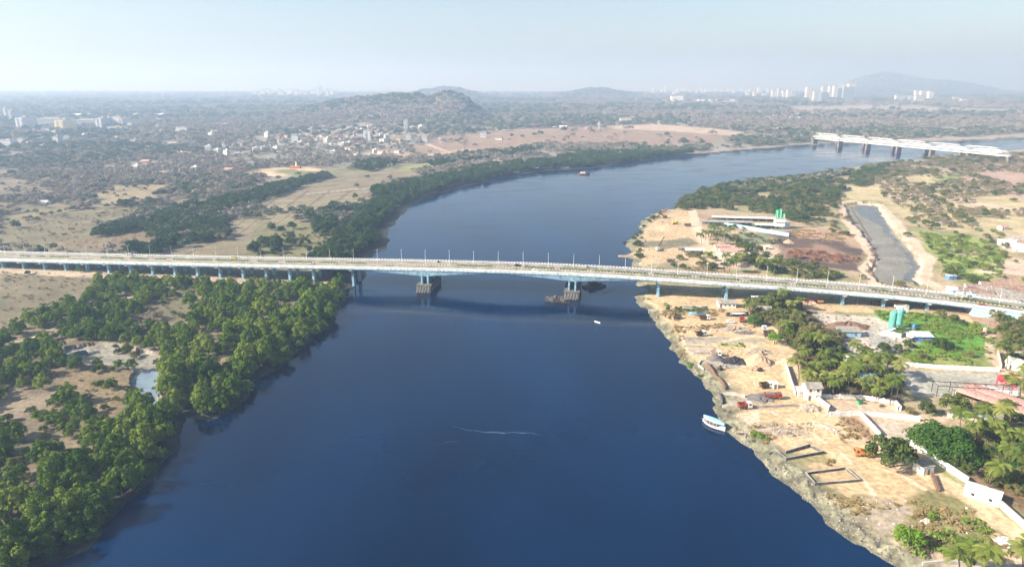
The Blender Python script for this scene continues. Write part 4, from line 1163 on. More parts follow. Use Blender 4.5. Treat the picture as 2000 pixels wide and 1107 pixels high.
wood([(1680, 328), (1745, 320), (1850, 306), (1960, 304), (2080, 296), (2080, 320), (1900, 322), (1840, 336), (1740, 350)], 8, ['broad', 'dry', 'dry', 'olive'], .8, (3, 5), (40, .3, .45), 2, True)
wood([(1440, 470), (1500, 500), (1600, 525), (1642, 534), (1640, 550), (1560, 545), (1480, 530), (1430, 515)], 6, ['broad', 'bush', 'olive'], .85, (2.2, 3.8), None, 3, True)
wood([(1700, 345), (1900, 322), (2090, 305), (2090, 470), (1960, 452), (1850, 448), (1780, 420), (1725, 385)], 8.5, ['dry', 'olive', 'bush', 'dry', 'dry'], .8, (2.0, 4.8), (45, .42, .54), 4, True)
wood([(1780, 430), (1850, 440), (2000, 460), (2080, 540), (1960, 560), (1850, 545), (1800, 480)], 10, ['bush', 'olive', 'broad', 'grassy'], .35, (1.4, 3.6), None, 5, True)
wood([(1600, 380), (1650, 385), (1640, 420), (1660, 470), (1600, 448), (1560, 440)], 8, ['olive', 'bush', 'dry'], .5, (2, 3.6), None, 6, True)
wood([(1240, 500), (1236, 465), (1250, 440), (1290, 414), (1300, 416), (1262, 445), (1250, 475), (1252, 505)], 5, ['bush', 'broad'], .6, (1.5, 3), None, 7, True)
wood([(1290, 505), (1360, 500), (1420, 515), (1420, 530), (1300, 528)], 8, ['olive', 'bush', 'broad'], .55, (2.2, 3.8), None, 8, True)
wood([(1466, 590), (1560, 588), (1580, 630), (1600, 652), (1640, 665), (1650, 695), (1560, 690), (1500, 640), (1470, 620)], 6.4, ['broad', 'olive', 'olive', 'broad'], .8, (3, 4.8), None, 9, True)
wood([(1790, 885), (1850, 855), (1920, 835), (2080, 850), (2080, 1010), (1990, 1000), (1950, 960), (1880, 925)], 5.6, ['olive', 'olive', 'broad', 'rich'], .8, (2.4, 4.2), None, 10, True)
wood([(1545, 690), (1640, 690), (1750, 715), (1765, 775), (1640, 772), (1590, 755), (1556, 735)], 6.5, ['broad', 'olive', 'bush'], .42, (2.2, 3.6), None, 11, True)
wood([(1700, 670), (1800, 660), (1860, 690), (1930, 700), (1925, 715), (1800, 712), (1740, 700)], 8, ['broad', 'olive', 'bush'], .5, (1.6, 3.2), None, 12, True)
wood([(1935, 620), (2080, 640), (2080, 740), (1990, 735), (1960, 700), (1945, 665)], 7, ['broad', 'olive'], .75, (3, 4.8), None, 13, True)
wood([(1905, 790), (2000, 790), (2080, 830), (2080, 850), (1930, 840)], 6, ['bright', 'olive', 'broad'], .7, (2.6, 4), None, 14, True)
wood([(1300, 606), (1340, 600), (1370, 608), (1340, 614)], 3.2, ['bush'], .7, (1, 1.8), None, 15, True)
wood([(1390, 450), (1440, 440), (1500, 470), (1560, 470), (1560, 476), (1440, 480)], 6, ['bush', 'olive'], .4, (1.4, 2.6), None, 16, True)
wood([(1375, 432), (1400, 432), (1500, 448), (1500, 452), (1385, 441)], 4.5, ['bush'], .7, (1.5, 2.4), None, 17, True)
wood(near_l, 6.0, ['bush', 'bush', 'bush', 'olive', 'broad'], .42, (1.0, 2.3), (14, .40, .52), 18, True)
wood([(480, 500), (500, 470), (620, 440), (700, 440), (690, 500)], 7, ['bush', 'bush', 'olive'], .5, (1.0, 2.2), None, 19, True)
wood([(0, 440), (0, 330), (420, 330), (440, 400), (300, 440), (0, 500)], 13, ['bush', 'dry', 'olive'], .5, (1.4, 3.4), (40, .45, .55), 20, True)
GRP = dict(mangd=('dark green mangrove like tree in the wooded point beyond the bridge', 'dark trees of the wooded point'),
           broad=('dark green leafy tree in the woods of the settled bank', 'leafy trees of the settled bank'),
           olive=('dusty olive green tree in the groves of the settled bank', 'olive trees of the settled bank'),
           bright=('light yellow green tree behind the red roofed sheds', 'light green trees behind the sheds'),
           rich=('rich green spreading tree within the walled grove', 'rich green trees of the walled grove'),
           dry=('leafless grey brown thorn tree on the dry heath of the settled bank', 'dry thorn trees'),
           bush=('low green bush on open ground of the settled bank', 'low green bushes'),
           dbush=('low dry grey bush on the heath', 'low dry bushes'), grassy=('small bright green weed clump in the meadow', 'meadow weed clumps'))
from collections import defaultdict
byk = defaultdict(list)
for t in WOOD: byk[t[3]].append(t)
NAMES = dict(mangd='leafy_tree', broad='leafy_tree', olive='olive_green_tree', bright='light_green_tree', rich='spreading_tree', dry='dry_thorn_tree', bush='green_bush', dbush='dry_bush', grassy='weed_clump')
WREST = {}
for k in ('broad', 'olive', 'dry', 'bush', 'dbush', 'bright', 'rich', 'grassy', 'mangd'):
    big, rest = near_far(byk[k], 290 if k != 'mangd' else 0)
    for x, y, r, _ in big:
        lb, gr = GRP[k]
        if x < -40 and y < near_y(x): lb, gr = {'bush': 'low green bush in a clearing', 'olive': 'small olive tree in a clearing', 'broad': 'small leafy tree in a clearing'}[k] + ' of the mangrove thicket below the bridge', NAMES[k].replace('_', ' ') + 's in the thicket clearings'
        elif x < 20: lb, gr = {'bush': 'low green bush', 'olive': 'greyish olive tree', 'broad': 'leafy tree', 'dry': 'dry grey brown tree'}[k] + ' on the fields beyond the bridge, across from the sandy yards', NAMES[k].replace('_', ' ') + 's on the fields beyond the bridge'
        put_tree(k, x, y, r, random.uniform(.8, 1.2), NAMES[k], lb, 'bush' if 'bush' in k or k == 'grassy' else 'tree', gr)
    WREST[k] = rest
stuff_of('mangd', 'dark_woodland', 'dark green woodland on the wooded point beyond the bridge', 'woodland', WREST['mangd'])
for k, nm, lb in (('broad', 'leafy_woodland', 'leafy green woodland farther up the settled bank'), ('olive', 'olive_woodland', 'dusty olive woodland farther up the settled bank'), ('dry', 'thorn_woodland', 'dry thorn scrub toward the railway bridge'), ('bush', 'bushy_undergrowth', 'low bushes far up the settled bank')):
    stuff_of(k, nm, lb, 'woodland', WREST[k])

# single trees the photo shows one by one: x, y in the photo at the foot, radius, kind, height factor, label
SINGLE = [
 (1737, 912, 7.6, 'broad', 1.0, 'round dark green tree beside the orange dump truck'),
 (1832, 888, 10.4, 'rich', .85, 'huge spreading rich green tree behind the long white wall'),
 (1500, 606, 7.6, 'broad', .85, 'wide flat crowned tree hiding the bridge deck edge at the boatyard'),
 (1473, 636, 3.9, 'rich', 1.1, 'rich green tree beside the white hulled boat on land'),
 (1512, 672, 3.6, 'bright', 1.2, 'light lime green tree at the corner of the grove by the parked trucks'),
 (1572, 690, 5.6, 'olive', 1.2, 'large olive tree between the lime green tree and the plant yard'),
 (1621, 696, 5.0, 'broad', 1.1, 'dark tree casting shade over the plant yard edge'),
 (1590, 660, 5.0, 'olive', 1.2, 'tall olive tree nearest the brown scrap heap'),
 (1725, 690, 3.4, 'broad', 1.1, 'small round tree on the grey yard below the silos'),
 (1752, 688, 2.2, 'broad', 1.4, 'slender small tree beside the tall light pole'),
 (1838, 682, 4.6, 'broad', .9, 'dark bushy tree right below the blue sided hut'),
 (1862, 806, 5.4, 'broad', 1.0, 'dense dark green tree in front of the open iron roof frame'),
 (1808, 808, 3.2, 'broad', 1.1, 'smaller mid green tree next to the dense dark tree'),
 (1776, 808, 1.9, 'olive', 1.1, 'little olive shrub at the end of the white wall'),
 (1942, 856, 4.6, 'bright', 1.1, 'light green feathery tree in front of the red roofed shed'),
 (1772, 1066, 4.2, 'bright', 1.0, 'lone green bush tree among the weeds by the rubble shore'),
 (1795, 1084, 1.9, 'grassy', 1.2, 'low bright green shrub between lone bush tree and the lowest wall'),
 (1837, 620, 3.2, 'olive', 1.1, 'olive bush under the bridge end beside the painted ramp'),
 (1862, 628, 2.6, 'broad', 1.1, 'dark bush on the green slope below the painted ramp'),
 (1878, 634, 1.8, 'broad', 1.1, 'small dark bush beside a larger one below the ramp'),
 (1945, 618, 3.6, 'olive', 1.0, 'tree standing close to the blue and white ramp wall'),
 (1857, 542, 4.8, 'broad', 1.0, 'dense tree behind the small blue hut'),
 (1898, 552, 4.6, 'broad', .8, 'spreading tree above the brown sheet roofs'),
 (1924, 556, 2.8, 'broad', .9, 'low tree at the corner of the brown sheet roofs'),
 (1757, 562, 3.6, 'olive', 1.0, 'olive tree at the outlet of the muddy pond'),
 (1684, 545, 2.4, 'olive', 1.1, 'small tree on the bare bank left of the muddy pond'),
 (1655, 432, 4.2, 'olive', .9, 'grey tree at the upper corner of the muddy pond'),
 (1300, 598, 1.9, 'grassy', 1.2, 'green bush at the tip of the sandy strip below the bridge'),
 (1266, 585, 1.2, 'grassy', 1.0, 'tiny green bush on the sandy strip near the water'),
 (1598, 748, 2.3, 'bright', .7, 'yellow green creeper bush beside the small lorry hut'),
 (1775, 432, 3.8, 'olive', .9, 'grey green tree right of the muddy pond top'),
 (1772, 462, 3.2, 'broad', .9, 'dark tree on the right embankment of the pond'),
 (1812, 375, 6.0, 'broad', .85, 'large green tree on the dry heath'),
 (1846, 382, 5.6, 'broad', .85, 'dark green tree right next to the large heath tree'),
 (157, 532, 2.7, 'bright', 1.1, 'lone light green tree on the dry field below the bridge'),
 (54, 536, 1.9, 'broad', 1.0, 'lone small dark bush on the dry field below the bridge'),
 (265, 478, 2.8, 'broad', 1.1, 'lone dark bush on the brown field beyond the bridge'),
 (250, 690, 3.0, 'broad', 1.0, 'lone mangrove bush on the creek mud'),
 (270, 655, 5.6, 'dry', .9, 'grey leafless tree in the middle of the mangrove thicket'),
 (300, 625, 5.4, 'dry', .8, 'pale leafless tree below the bridge path'),
 (400, 466, 7.0, 'olive', .8, 'large greyish tree at the edge of the dark grove beyond the bridge'),
 (432, 470, 6.0, 'dry', .9, 'greyish dry tree on the fields beside the dark grove'),
 (593, 476, 3.0, 'broad', 1.3, 'dark cylindrical tree standing alone on the green flat'),
 (604, 492, 2.9, 'broad', 1.1, 'round tree standing alone nearest the bridge on the green flat'),
 (530, 478, 2.9, 'broad', 1.1, 'small tree left on the green flat with a long shadow'),
 (694, 388, 3.4, 'broad', 1.3, 'lone tree in the terraced fields'),
 (878, 332, 4.6, 'broad', 1.3, 'tall lone tree beside the yellow green plot'),
]
for px, py, r, k, h, lb in SINGLE:
    p = G(px, py)
    put_tree(k, p.x, p.y, r, h, {'grassy': 'green_bush', 'dry': 'dry_tree'}.get(k, 'lone_tree'), lb, 'tree' if k != 'grassy' else 'bush')

# palms
PALM = [((px, py), 'coconut palm in the dense palm grove behind the two storey cream hut', 'palms of the dense grove') for px, py in
        [(1560, 745), (1575, 720), (1590, 745), (1602, 722), (1610, 758), (1622, 735), (1634, 765), (1640, 722), (1648, 745), (1655, 770), (1664, 730), (1672, 758), (1680, 778), (1688, 742),
         (1695, 765), (1702, 728), (1710, 785), (1716, 752), (1722, 775), (1730, 738), (1738, 790), (1745, 765), (1752, 782), (1605, 700), (1580, 695), (1660, 700), (1690, 715), (1625, 778), (1585, 770), (1757, 752)]]
PALM += [((px, py), 'coconut palm among olive trees inside the long white wall', 'palms inside the long wall') for px, py in
         [(1930, 952), (1962, 905), (1905, 880), (1885, 862), (1872, 850), (1925, 862), (1948, 872), (1985, 880), (1995, 920), (1915, 840), (1960, 850)]]
PALM += [((px, py), 'coconut palm along the lowest sandy wall at the picture edge', 'palms at the lowest wall') for px, py in [(1890, 1122), (1918, 1135), (1995, 1128), (2015, 1110), (1870, 1150)]]
PALM += [((px, py), 'coconut palm in the row between the sheds and the sandy road beyond the bridge', 'palms beyond the bridge by the road') for px, py in
         [(1378, 470), (1386, 478), (1394, 466), (1400, 480), (1408, 472), (1416, 480), (1424, 470), (1432, 478), (1384, 462), (1370, 478)]]
PALM += [((px, py), 'coconut palm in the clump just beyond the bridge deck and the big open shed', 'palm clump just beyond the deck') for px, py in
         [(1412, 524), (1424, 532), (1432, 518), (1440, 535), (1448, 524), (1378, 518), (1500, 530), (1512, 538), (1478, 535)]]
PALM += [((px, py), 'coconut palm poking out of the trees at the boatyard edge', 'palms at the boatyard edge') for px, py in [(1538, 660), (1545, 612), (1562, 606), (1465, 622), (1552, 640), (1533, 605)]]
PALM += [((px, py), 'coconut palm beside the red crushing machine', 'palms beside the red machine') for px, py in [(1975, 772), (1990, 785), (1965, 722), (2003, 768)]]
for (px, py), lb, gr in PALM:
    p = G(px, py); put_palm(p.x, p.y, random.uniform(1.0, 1.3), lb, gr)

# weeds and ground cover
def cover(kind, name, label, polys, sp, pr, rr_=(.7, 1.7), seed=0):
    g = np.random.default_rng(seed + 900); out = []
    for poly in polys:
        p = PP(poly, 2.0); X, Y = np.meshgrid(np.arange(p[:, 0].min(), p[:, 0].max(), sp), np.arange(p[:, 1].min(), p[:, 1].max(), sp)); X = X.ravel() + g.uniform(-.5, .5, X.size) * sp; Y = Y.ravel() + g.uniform(-.5, .5, Y.size) * sp
        k = inside(p, X, Y) & (g.random(X.size) < pr * sstep(.36, .6, fbm(X / 7, Y / 7, 3, seed))) & (river_sd(X, Y) > 1.0); X, Y = X[k], Y[k]
        out += [(a, b_, g.uniform(*rr_)) for a, b_ in zip(X, Y) if not near_y(a) - 2 < b_ < near_y(a) + BW]
    p0 = out[0]
    put_tree(kind, p0[0], p0[1], p0[2], 1, 'weed_clump', 'first outlying clump of ' + label.split('patches of ')[1].split(' along')[0].split(' between')[0].split(' on the')[0].split(' scattered')[0], 'weeds', v=0)
    put_tree(kind, out[1][0], out[1][1], out[1][2], 1, 'weed_clump', 'second outlying clump of ' + label.split('patches of ')[1].split(' along')[0].split(' between')[0].split(' on the')[0].split(' scattered')[0], 'weeds', v=1)
    stuff_of(kind, name, label, 'weeds', out[2:])
cover('weed', 'dry_weeds', 'patches of low dry brown weeds along the yards', [
    [(1775, 975), (1840, 962), (1900, 1000), (1975, 1055), (1950, 1085), (1860, 1082), (1775, 1080), (1745, 1060), (1780, 1010)], [(1600, 962), (1680, 975), (1710, 992), (1760, 985), (1700, 1008), (1640, 1002)],
    [(1430, 835), (1500, 828), (1560, 832), (1575, 850), (1490, 866)], [(1560, 905), (1620, 890), (1640, 900), (1600, 920)], [(1625, 818), (1678, 815), (1712, 862), (1645, 866)],
    [(1310, 650), (1280, 615), (1300, 606), (1420, 604), (1400, 618), (1330, 622), (1345, 700), (1325, 690)], [(1330, 640), (1420, 632), (1430, 640), (1350, 650)], [(1540, 446), (1672, 460), (1640, 475), (1560, 470)],
    [(1250, 525), (1420, 520), (1420, 535), (1260, 535)], [(1790, 880), (1900, 840), (2000, 860), (2000, 1000), (1900, 930)]], 1.15, .55, (.35, 1.0), seed=1)
cover('grassy', 'green_weeds', 'patches of low bright green weeds between yards and ramp', [
    [(1702, 605), (1800, 612), (1940, 640), (1935, 718), (1800, 718), (1752, 692), (1800, 668), (1762, 636), (1720, 625)], [(1820, 1000), (1900, 1010), (1960, 1060), (1940, 1085), (1800, 1080)],
    [(1790, 452), (1850, 458), (1905, 462), (1965, 492), (1955, 540), (1900, 556), (1850, 530), (1820, 490)], [(1330, 604), (1375, 600), (1380, 608), (1345, 612)], [(1400, 672), (1450, 670), (1450, 678), (1405, 678)],
    [(1300, 690), (1310, 680), (1345, 705), (1372, 730), (1365, 735), (1335, 712)], [(1450, 838), (1490, 845), (1510, 862), (1480, 866)]], 1.7, .6, seed=2)
cover('redweed', 'reddish_scrub', 'patches of low reddish dry scrub on the burnt field beyond the bridge', [
    [(1525, 490), (1600, 492), (1680, 508), (1640, 520), (1580, 514), (1530, 506)]], 4.0, .9, (1.6, 2.8), 3)
cover('dbush', 'grey_weeds', 'patches of grey dry brush scattered below the bridge', [
    [(290, 598), (330, 565), (385, 562), (375, 640), (270, 645)], [(85, 722), (255, 722), (262, 790), (240, 845), (180, 832), (100, 775)], [(540, 590), (592, 584), (565, 622), (518, 602)],
    [(0, 524), (190, 540), (60, 625), (0, 655)], [(0, 432), (300, 400), (300, 480), (0, 495)], [(500, 480), (650, 440), (655, 495)]], 4.2, .42, (.5, 1.3), 4)

# the far woods and scrub
def far_veg():
    g = np.random.default_rng(17); A_ = []
    D = 505.0
    while D < 9000:
        k = .0066 if D > 1100 else .0078
        st = min(max(6.5, k * D), 24) ; dD = st * (1.0 + D / 2600)
        t = np.arange(-.95, .95, st / D) ; t = t + g.uniform(-.45, .45, t.size) * st / D
        d = D + g.uniform(-.5, .5, t.size) * dD
        A_.append(np.stack([d * t, d, np.full(t.size, st)], 1)); D += dD
    a = np.concatenate(A_); x, y, st = a.T
    s = river_sd(x, y); ok = tree_ok(x, y)
    left = x < np.interp(y, [420, 620, 1000, 2400], [40, 60, 500, 900])
    n = .6 * fbm(x / 150, y / 110, 4, 61) + .4 * fbm(x / 40, y / 34, 3, 67); n2 = fbm(x / 400, y / 260, 3, 62)
    pr = ok * np.where(left | (y > 1450), sstep(.40, .47, n) * .95 + .05, 0)
    pr = np.where((y < 640) & left, pr * .45 * (x < -260), pr)
    vill = inside(VILL, x, y); pr = np.where(vill, pr * .36, pr)
    pr = pr * (1 - .6 * sstep(4500, 7500, y))
    pr = np.where((y > 1800) & (hill_z(x, y) > 8), np.maximum(pr, .9 * ok), pr)
    k = (g.random(x.size) < pr) & (s > 22 + y * .01); x, y, st, n2 = x[k], y[k], st[k], n2[k]
    r = st * g.uniform(.40, .80, x.size)
    gr = (g.random(x.size) < sstep(.38, .62, n2 + .12 * np.exp(-((s[k] - 60) / 80) ** 2)) * .62)
    return [(a, b_, c_) for a, b_, c_, q in zip(x, y, r, gr) if q], [(a, b_, c_) for a, b_, c_, q in zip(x, y, r, gr) if not q]
VILL = PP([(380, 300), (480, 268), (600, 255), (760, 245), (840, 255), (840, 280), (760, 300), (620, 312), (500, 312)], 3)
fg, fs = far_veg()
p_ = [G(*q) for q in ((55, 395), (150, 372), (60, 350))]
for i, p in enumerate(p_):
    put_tree('far', p.x + 20, p.y, 5.2, 1, 'woodland_tree', ('dark tree beside the small pale roofed farm house', 'dark tree above the farm house in the dry woods', 'dark tree highest of three in the dry woods')[i], 'tree', v=i)
    put_tree('scrub', p.x - 30, p.y + 15, 5.0, 1, 'scrub_tree', ('grey brown scrub tree beside the farm house', 'grey brown scrub tree above the farm house', 'grey brown scrub tree highest of three in the dry woods')[i], 'tree', v=i)
stuff_of('far', 'far_woodland', 'far green woodland fading into the haze', 'woodland', fg)
stuff_of('scrub', 'far_scrub', 'far grey brown dry woodland fading into the haze', 'woodland', fs)
print('veg', len(MANG), len(WOOD), len(fg), len(fs), len(C.objects))
# ------------------------------------------------------------------ buildings far away
def gridmat(name, wall, win, fz=3.1, fx=3.4, lo=.35, bands=False):
    m = bpy.data.materials.new(name); m.use_nodes = True
    N, L = m.node_tree.nodes, m.node_tree.links; b = N['Principled BSDF']; b.inputs['Roughness'].default_value = .8
    tc = N.new('ShaderNodeTexCoord'); sp = N.new('ShaderNodeSeparateXYZ'); L.new(tc.outputs['Object'], sp.inputs[0])
    geo = N.new('ShaderNodeNewGeometry'); sn = N.new('ShaderNodeSeparateXYZ'); L.new(geo.outputs['Normal'], sn.inputs[0])
    def mt(op, a, c=None):
        n = N.new('ShaderNodeMath'); n.operation = op
        for i, v in enumerate((a, c)):
            if v is None: continue
            if isinstance(v, (int, float)): n.inputs[i].default_value = v
            else: L.new(v, n.inputs[i])
        return n.outputs[0]
    a = mt('GREATER_THAN', mt('FRACT', mt('MULTIPLY', sp.outputs[2], 1 / fz)), lo + .15)
    h = mt('GREATER_THAN', mt('FRACT', mt('MULTIPLY', mt('ADD', sp.outputs[0], sp.outputs[1]), 1 / fx)), lo)
    f = a if bands else mt('MULTIPLY', a, h)
    f = mt('MULTIPLY', f, mt('LESS_THAN', mt('ABSOLUTE', sn.outputs[2]), .5))
    mx = N.new('ShaderNodeMix'); mx.data_type = 'RGBA'; L.new(f, mx.inputs[0]); mx.inputs[6].default_value = wall + (1,); mx.inputs[7].default_value = win + (1,)
    L.new(mx.outputs[2], b.inputs['Base Color']); return m
TG = gridmat('pale tower wall with window rows', (.74, .70, .64), (.32, .33, .34), 3.1, 4.2, .5)
TB = gridmat('pale wall with balcony bands', (.74, .72, .68), (.30, .33, .38), 3.4, 3, .35, True)
TY = gridmat('yellow wall with balcony bands', (.78, .66, .34), (.40, .36, .26), 3.4, 3, .35, True)
TN = gridmat('grey netted and shaded wall', (.26, .31, .33), (.18, .22, .24), 3.1, 5, .5)

def mscale(px, py):
    """metres per photo pixel at the ground the photo shows at (px, py)"""
    p = P(px, py, 3.0); return (p.y * math.cos(TH) + (CAMH - 3) * math.sin(TH)) / FPX
def block(px, py, wpx, hpx, dep, m, label, cat='building', group=None, rot=0, name='apartment_tower', top=1, low=0):
    p = G(px, py); k = mscale(px, py); w, h = wpx * k, hpx * k
    t = thing(name, label, cat, (p.x, p.y, p.z - 1), rot, group)
    mb = MB(); mb.box(0, dep / 2, 0, w, dep, h + 1)
    if top and h > 20:
        for s in (-.28, .28): mb.box(s * w, -.6 + .002, 0, w * .2, 1.2, h - 1.5)
    mb.build('wall', m, t)
    mb = MB(); mb.box(0, dep / 2, h + 1.0, w + 1.0, dep + 1.0, .8)
    if top:
        mb.box(w * .12, dep / 2, h + 1.8, w * .35, dep * .35, min(4, h * .1 + 1)); mb.box(-w * .28, dep * .4, h + 1.8, w * .15, dep * .2, min(3, h * .08 + .6))
    mb.build('roof', M['whiteroof'] if low else M['conc'], t)
    return t
TOW = [
 (1511, 196, 7, 19, TG), (1522, 194, 6, 20, TB), (1531, 196, 6, 17, TG), (1541, 197, 7, 20, TG), (1549, 195, 6, 12, TB), (1474, 192, 5, 12, TY), (1492, 192, 6, 8, TG), (1460, 190, 5, 9, TG),
 (1579, 197, 8, 25, TG), (1590, 193, 8, 18, TG), (1596, 203, 11, 23, TB), (1608, 202, 12, 20, TN), (1611, 193, 9, 22, TB), (1624, 195, 9, 25, TG), (1632, 196, 8, 27, TG), (1644, 197, 13, 22, TN), (1656, 198, 14, 26, TN),
 (1661, 195, 9, 30, TG), (1651, 192, 9, 28, TG), (1640, 192, 8, 26, TG), (1758, 202, 12, 14, TB), (1770, 202, 11, 14, TB), (1782, 202, 12, 14, TB), (1796, 203, 12, 15, TB), (1803, 199, 8, 20, TG), (1811, 199, 6, 20, TG), (1817, 200, 6, 20, TG), (1792, 195, 8, 17, TG), (1868, 200, 8, 9, TY), (1884, 202, 9, 8, TB),
]
TLAB = ['pale apartment tower among hazy towers beyond the far woods', 'towers in front of the far mountain']
for px, py, w, h, m in TOW:
    w *= 1.55 if px > 1570 else 1.3
    tw = {'TN': 'grey netted unfinished'}.get('TN' if m is TN else '', 'pale')
    if 1570 < px < 1670: lb, gr = (f'{tw} high rise in the tallest tower cluster before the far mountain', f'{tw} high rises of the tallest cluster')
    elif px < 1570: lb, gr = ('slim pale high rise in the smaller cluster beside the tallest tower cluster', 'slim high rises of the smaller cluster') if m is not TY else ('yellowish slim high rise apart from the smaller tower cluster', None)
    elif px < 1830: lb, gr = ('cream block in the low wide row of flats under the mountain slope', 'cream blocks under the mountain slope') if h < 16 else ('narrow pale slab behind the low cream row of flats', 'narrow slabs behind the cream row')
    else: lb, gr = ('small pale block standing alone far right of the cream flats', None) if px > 1880 else ('small yellowish block standing alone beyond the cream flats', None)
    block(px, py, w, h, 22, m, lb, 'tower block', gr)
g_ = random.Random(4)
for i in range(22):
    px = 1270 + i * 11 + g_.uniform(-4, 4); py = g_.uniform(181, 186)
    block(px, py, g_.uniform(3, 6), g_.uniform(5, 13), 25, TG, 'faint tiny tower on the hazy skyline above the long white factory roofs', 'tower block', 'faint skyline towers above the factories')
for i in range(17):
    px = 498 + i * 9.2 + g_.uniform(-4, 4); py = g_.uniform(187, 191)
    block(px, py, g_.uniform(4, 8), g_.uniform(8, 20), 25, TG, 'faint tiny tower on the hazy skyline left of the wooded hill', 'tower block', 'faint skyline towers left of the hill')
for i in range(14):
    px = 1180 + i * 10 + g_.uniform(-4, 4); py = g_.uniform(184, 188)
    block(px, py, g_.uniform(3, 6), g_.uniform(2, 5), 25, TB, 'faint low block on the hazy plain behind the mid river heath', 'building', 'faint low blocks behind the heath')
block(838, 177, 9, 9, 20, TB, 'white block on top of the wooded hill by its saddle', name='hilltop_building')
# sheds and factories
def shed(px, py, wpx, dep, h, label, rot=0, roof='whiteroof', wall='plaster', name='factory_shed', group=None, bays=1):
    p = G(px, py); w = wpx * mscale(px, py)
    t = thing(name, label, 'shed', (p.x, p.y, p.z - .5), rot, group)
    mb = MB(); mb.box(0, dep / 2, 0, w, dep, h); mb.build('wall', M[wall], t)
    mb = MB(); bd = dep / bays
    for i in range(bays):
        y0 = i * bd; e = .4
        mb.extr([(y0 - e, h), (y0 + bd / 2, h + bd * .14 + .8), (y0 + bd + e - .01, h), (y0 + bd / 2, h + bd * .14 + 1.05)][:4] if False else [(y0 + .01, h), (y0 + bd - .01, h), (y0 + bd / 2, h + min(bd * .16, 4))], -w / 2 - e, w / 2 + e, ax='x')
    mb.build('roof', M[roof], t); return t
SHEDS = [
 (1217, 193, 66, 60, 9, 'long white factory roof left of the big white block on the plain'), (1323, 199, 22, 50, 34, 'big white factory block in the middle of the far plain'),
 (1380, 207, 190, 45, 9, 'longest pale shed roof edging the far plain'), (1400, 199, 70, 60, 10, 'white factory roof behind the longest pale shed'), (1450, 197, 36, 50, 9, 'smaller white roof right of the white factory roof'),
 (1110, 191, 24, 40, 8, 'single pale roof on the plain below the far small hill'), (1722, 198, 50, 40, 8, 'pale roof between high rises and cream flats'), (1930, 196, 70, 40, 7, 'pale roof strip at the far right foot of the mountain'),
 (1657, 204, 17, 30, 10, 'small white box building below the netted towers'), (375, 215, 78, 60, 10, 'long pale roof on the hazy plain left of the hill'), (440, 199, 50, 80, 10, 'faint pale field house roof farther out on the hazy plain'),
 (283, 229, 60, 70, 9, 'large flat pale roof right of the college like blocks'), (320, 236, 60, 30, 6, 'long low pale roof at the tree line below the large flat roof'),
 (140, 231, 44, 60, 12, 'white arched hall behind the row of long white blocks'), (205, 222, 20, 30, 8, 'bluish roofed hall behind the right long white block'), (1100, 250, 14, 12, 5, 'little white shed at the upper edge of the heath'),
]
for a in SHEDS: shed(*a, bays=3 if a[3] > 40 else 1)
# long institutional blocks; sunlit ends and blue shaded fronts set by wall colour
for px, py, w, h, dep, m, lb in [(a_[0], a_[1], a_[2] * 1.08, a_[3] * 1.25) + tuple(a_[4:]) for a_ in [
 (22, 238, 6, 17, 40, TB, 'tall slim white block at the left end of the institutional row'), (12, 234, 4, 18, 30, TG, 'narrow grey white tower farthest left in the institutional row'),
 (40, 252, 14, 17, 60, TB, 'white stepped balcony block at the left of the institutional row'), (86, 248, 78, 12, 50, TN, 'long wing in blue grey shade colour between the white and the yellow block'),
 (117, 253, 17, 14, 60, TY, 'balcony block coloured sunlit yellow in the middle of the institutional row'), (160, 248, 66, 10, 40, TN, 'long low wing in grey shade colour between the yellow and the right block'),
 (195, 252, 12, 16, 50, TB, 'cream stepped end of the large right institutional block'), (220, 250, 38, 15, 45, TG, 'large white right institutional block with rows of windows'),
 (224, 256, 26, 6, 20, TB, 'low light blue edged building before the large right block'), (243, 258, 14, 6, 15, TB, 'small white building next to the light blue edged building'), (254, 250, 9, 7, 12, TG, 'small tower like block right of the institutional row'),
 (106, 267, 7, 9, 20, TG, 'grey white upper block of the stepped apartment pair'), (110, 285, 9, 14, 18, TB, 'white stepped apartment block in the dry woods'), (126, 278, 22, 8, 14, TN, 'bluish wing beside the stepped apartment block'),
 (10, 286, 22, 9, 20, TB, 'white building on bare ground at the left edge'), (355, 262, 20, 10, 14, TG, 'white five bay block in smoke haze above the village'), (418, 264, 14, 6, 12, TY, 'cream block right of the five bay block'),
 (1170, 254, 3.4, 12, 4, TB, 'slim white tower on the heath edge'), (944, 270, 11, 9, 12, TB, 'pale pillared unfinished building alone on the heath'), (798, 280, 8, 13, 11, TB, 'white narrow village block beside a blue one'),
 (806, 280, 7, 8, 10, TN, 'blue walled village block beside the white narrow one'), (829, 279, 10, 10, 10, TB, 'white village block at the heath edge'), (793, 254, 7, 15, 10, TB, 'cream striped tall house above the village'),
 (718, 276, 15, 16, 14, TB, 'largest white village building, broad and windowless'), (576, 279, 12, 11, 11, TB, 'white four storey house in the left part of the village'), (777, 280, 9, 9, 10, TY, 'yellowish village house left of the white narrow block'),
 (1222, 243, 20, 9, 20, TB, 'broad pale yellow estate block above the heath'), (1236, 240, 10, 8, 16, TY, 'yellow end block of the estate above the heath'), (1482, 228, 9, 8, 14, TY, 'cream tower like house left of the far white hamlet'), (491, 330, 12, 9, 10, TN, 'blue grey block above the sandy playing field'),
 ]]: block(px, py, w, h, dep, m, lb, 'building', None, 0, 'block_building')
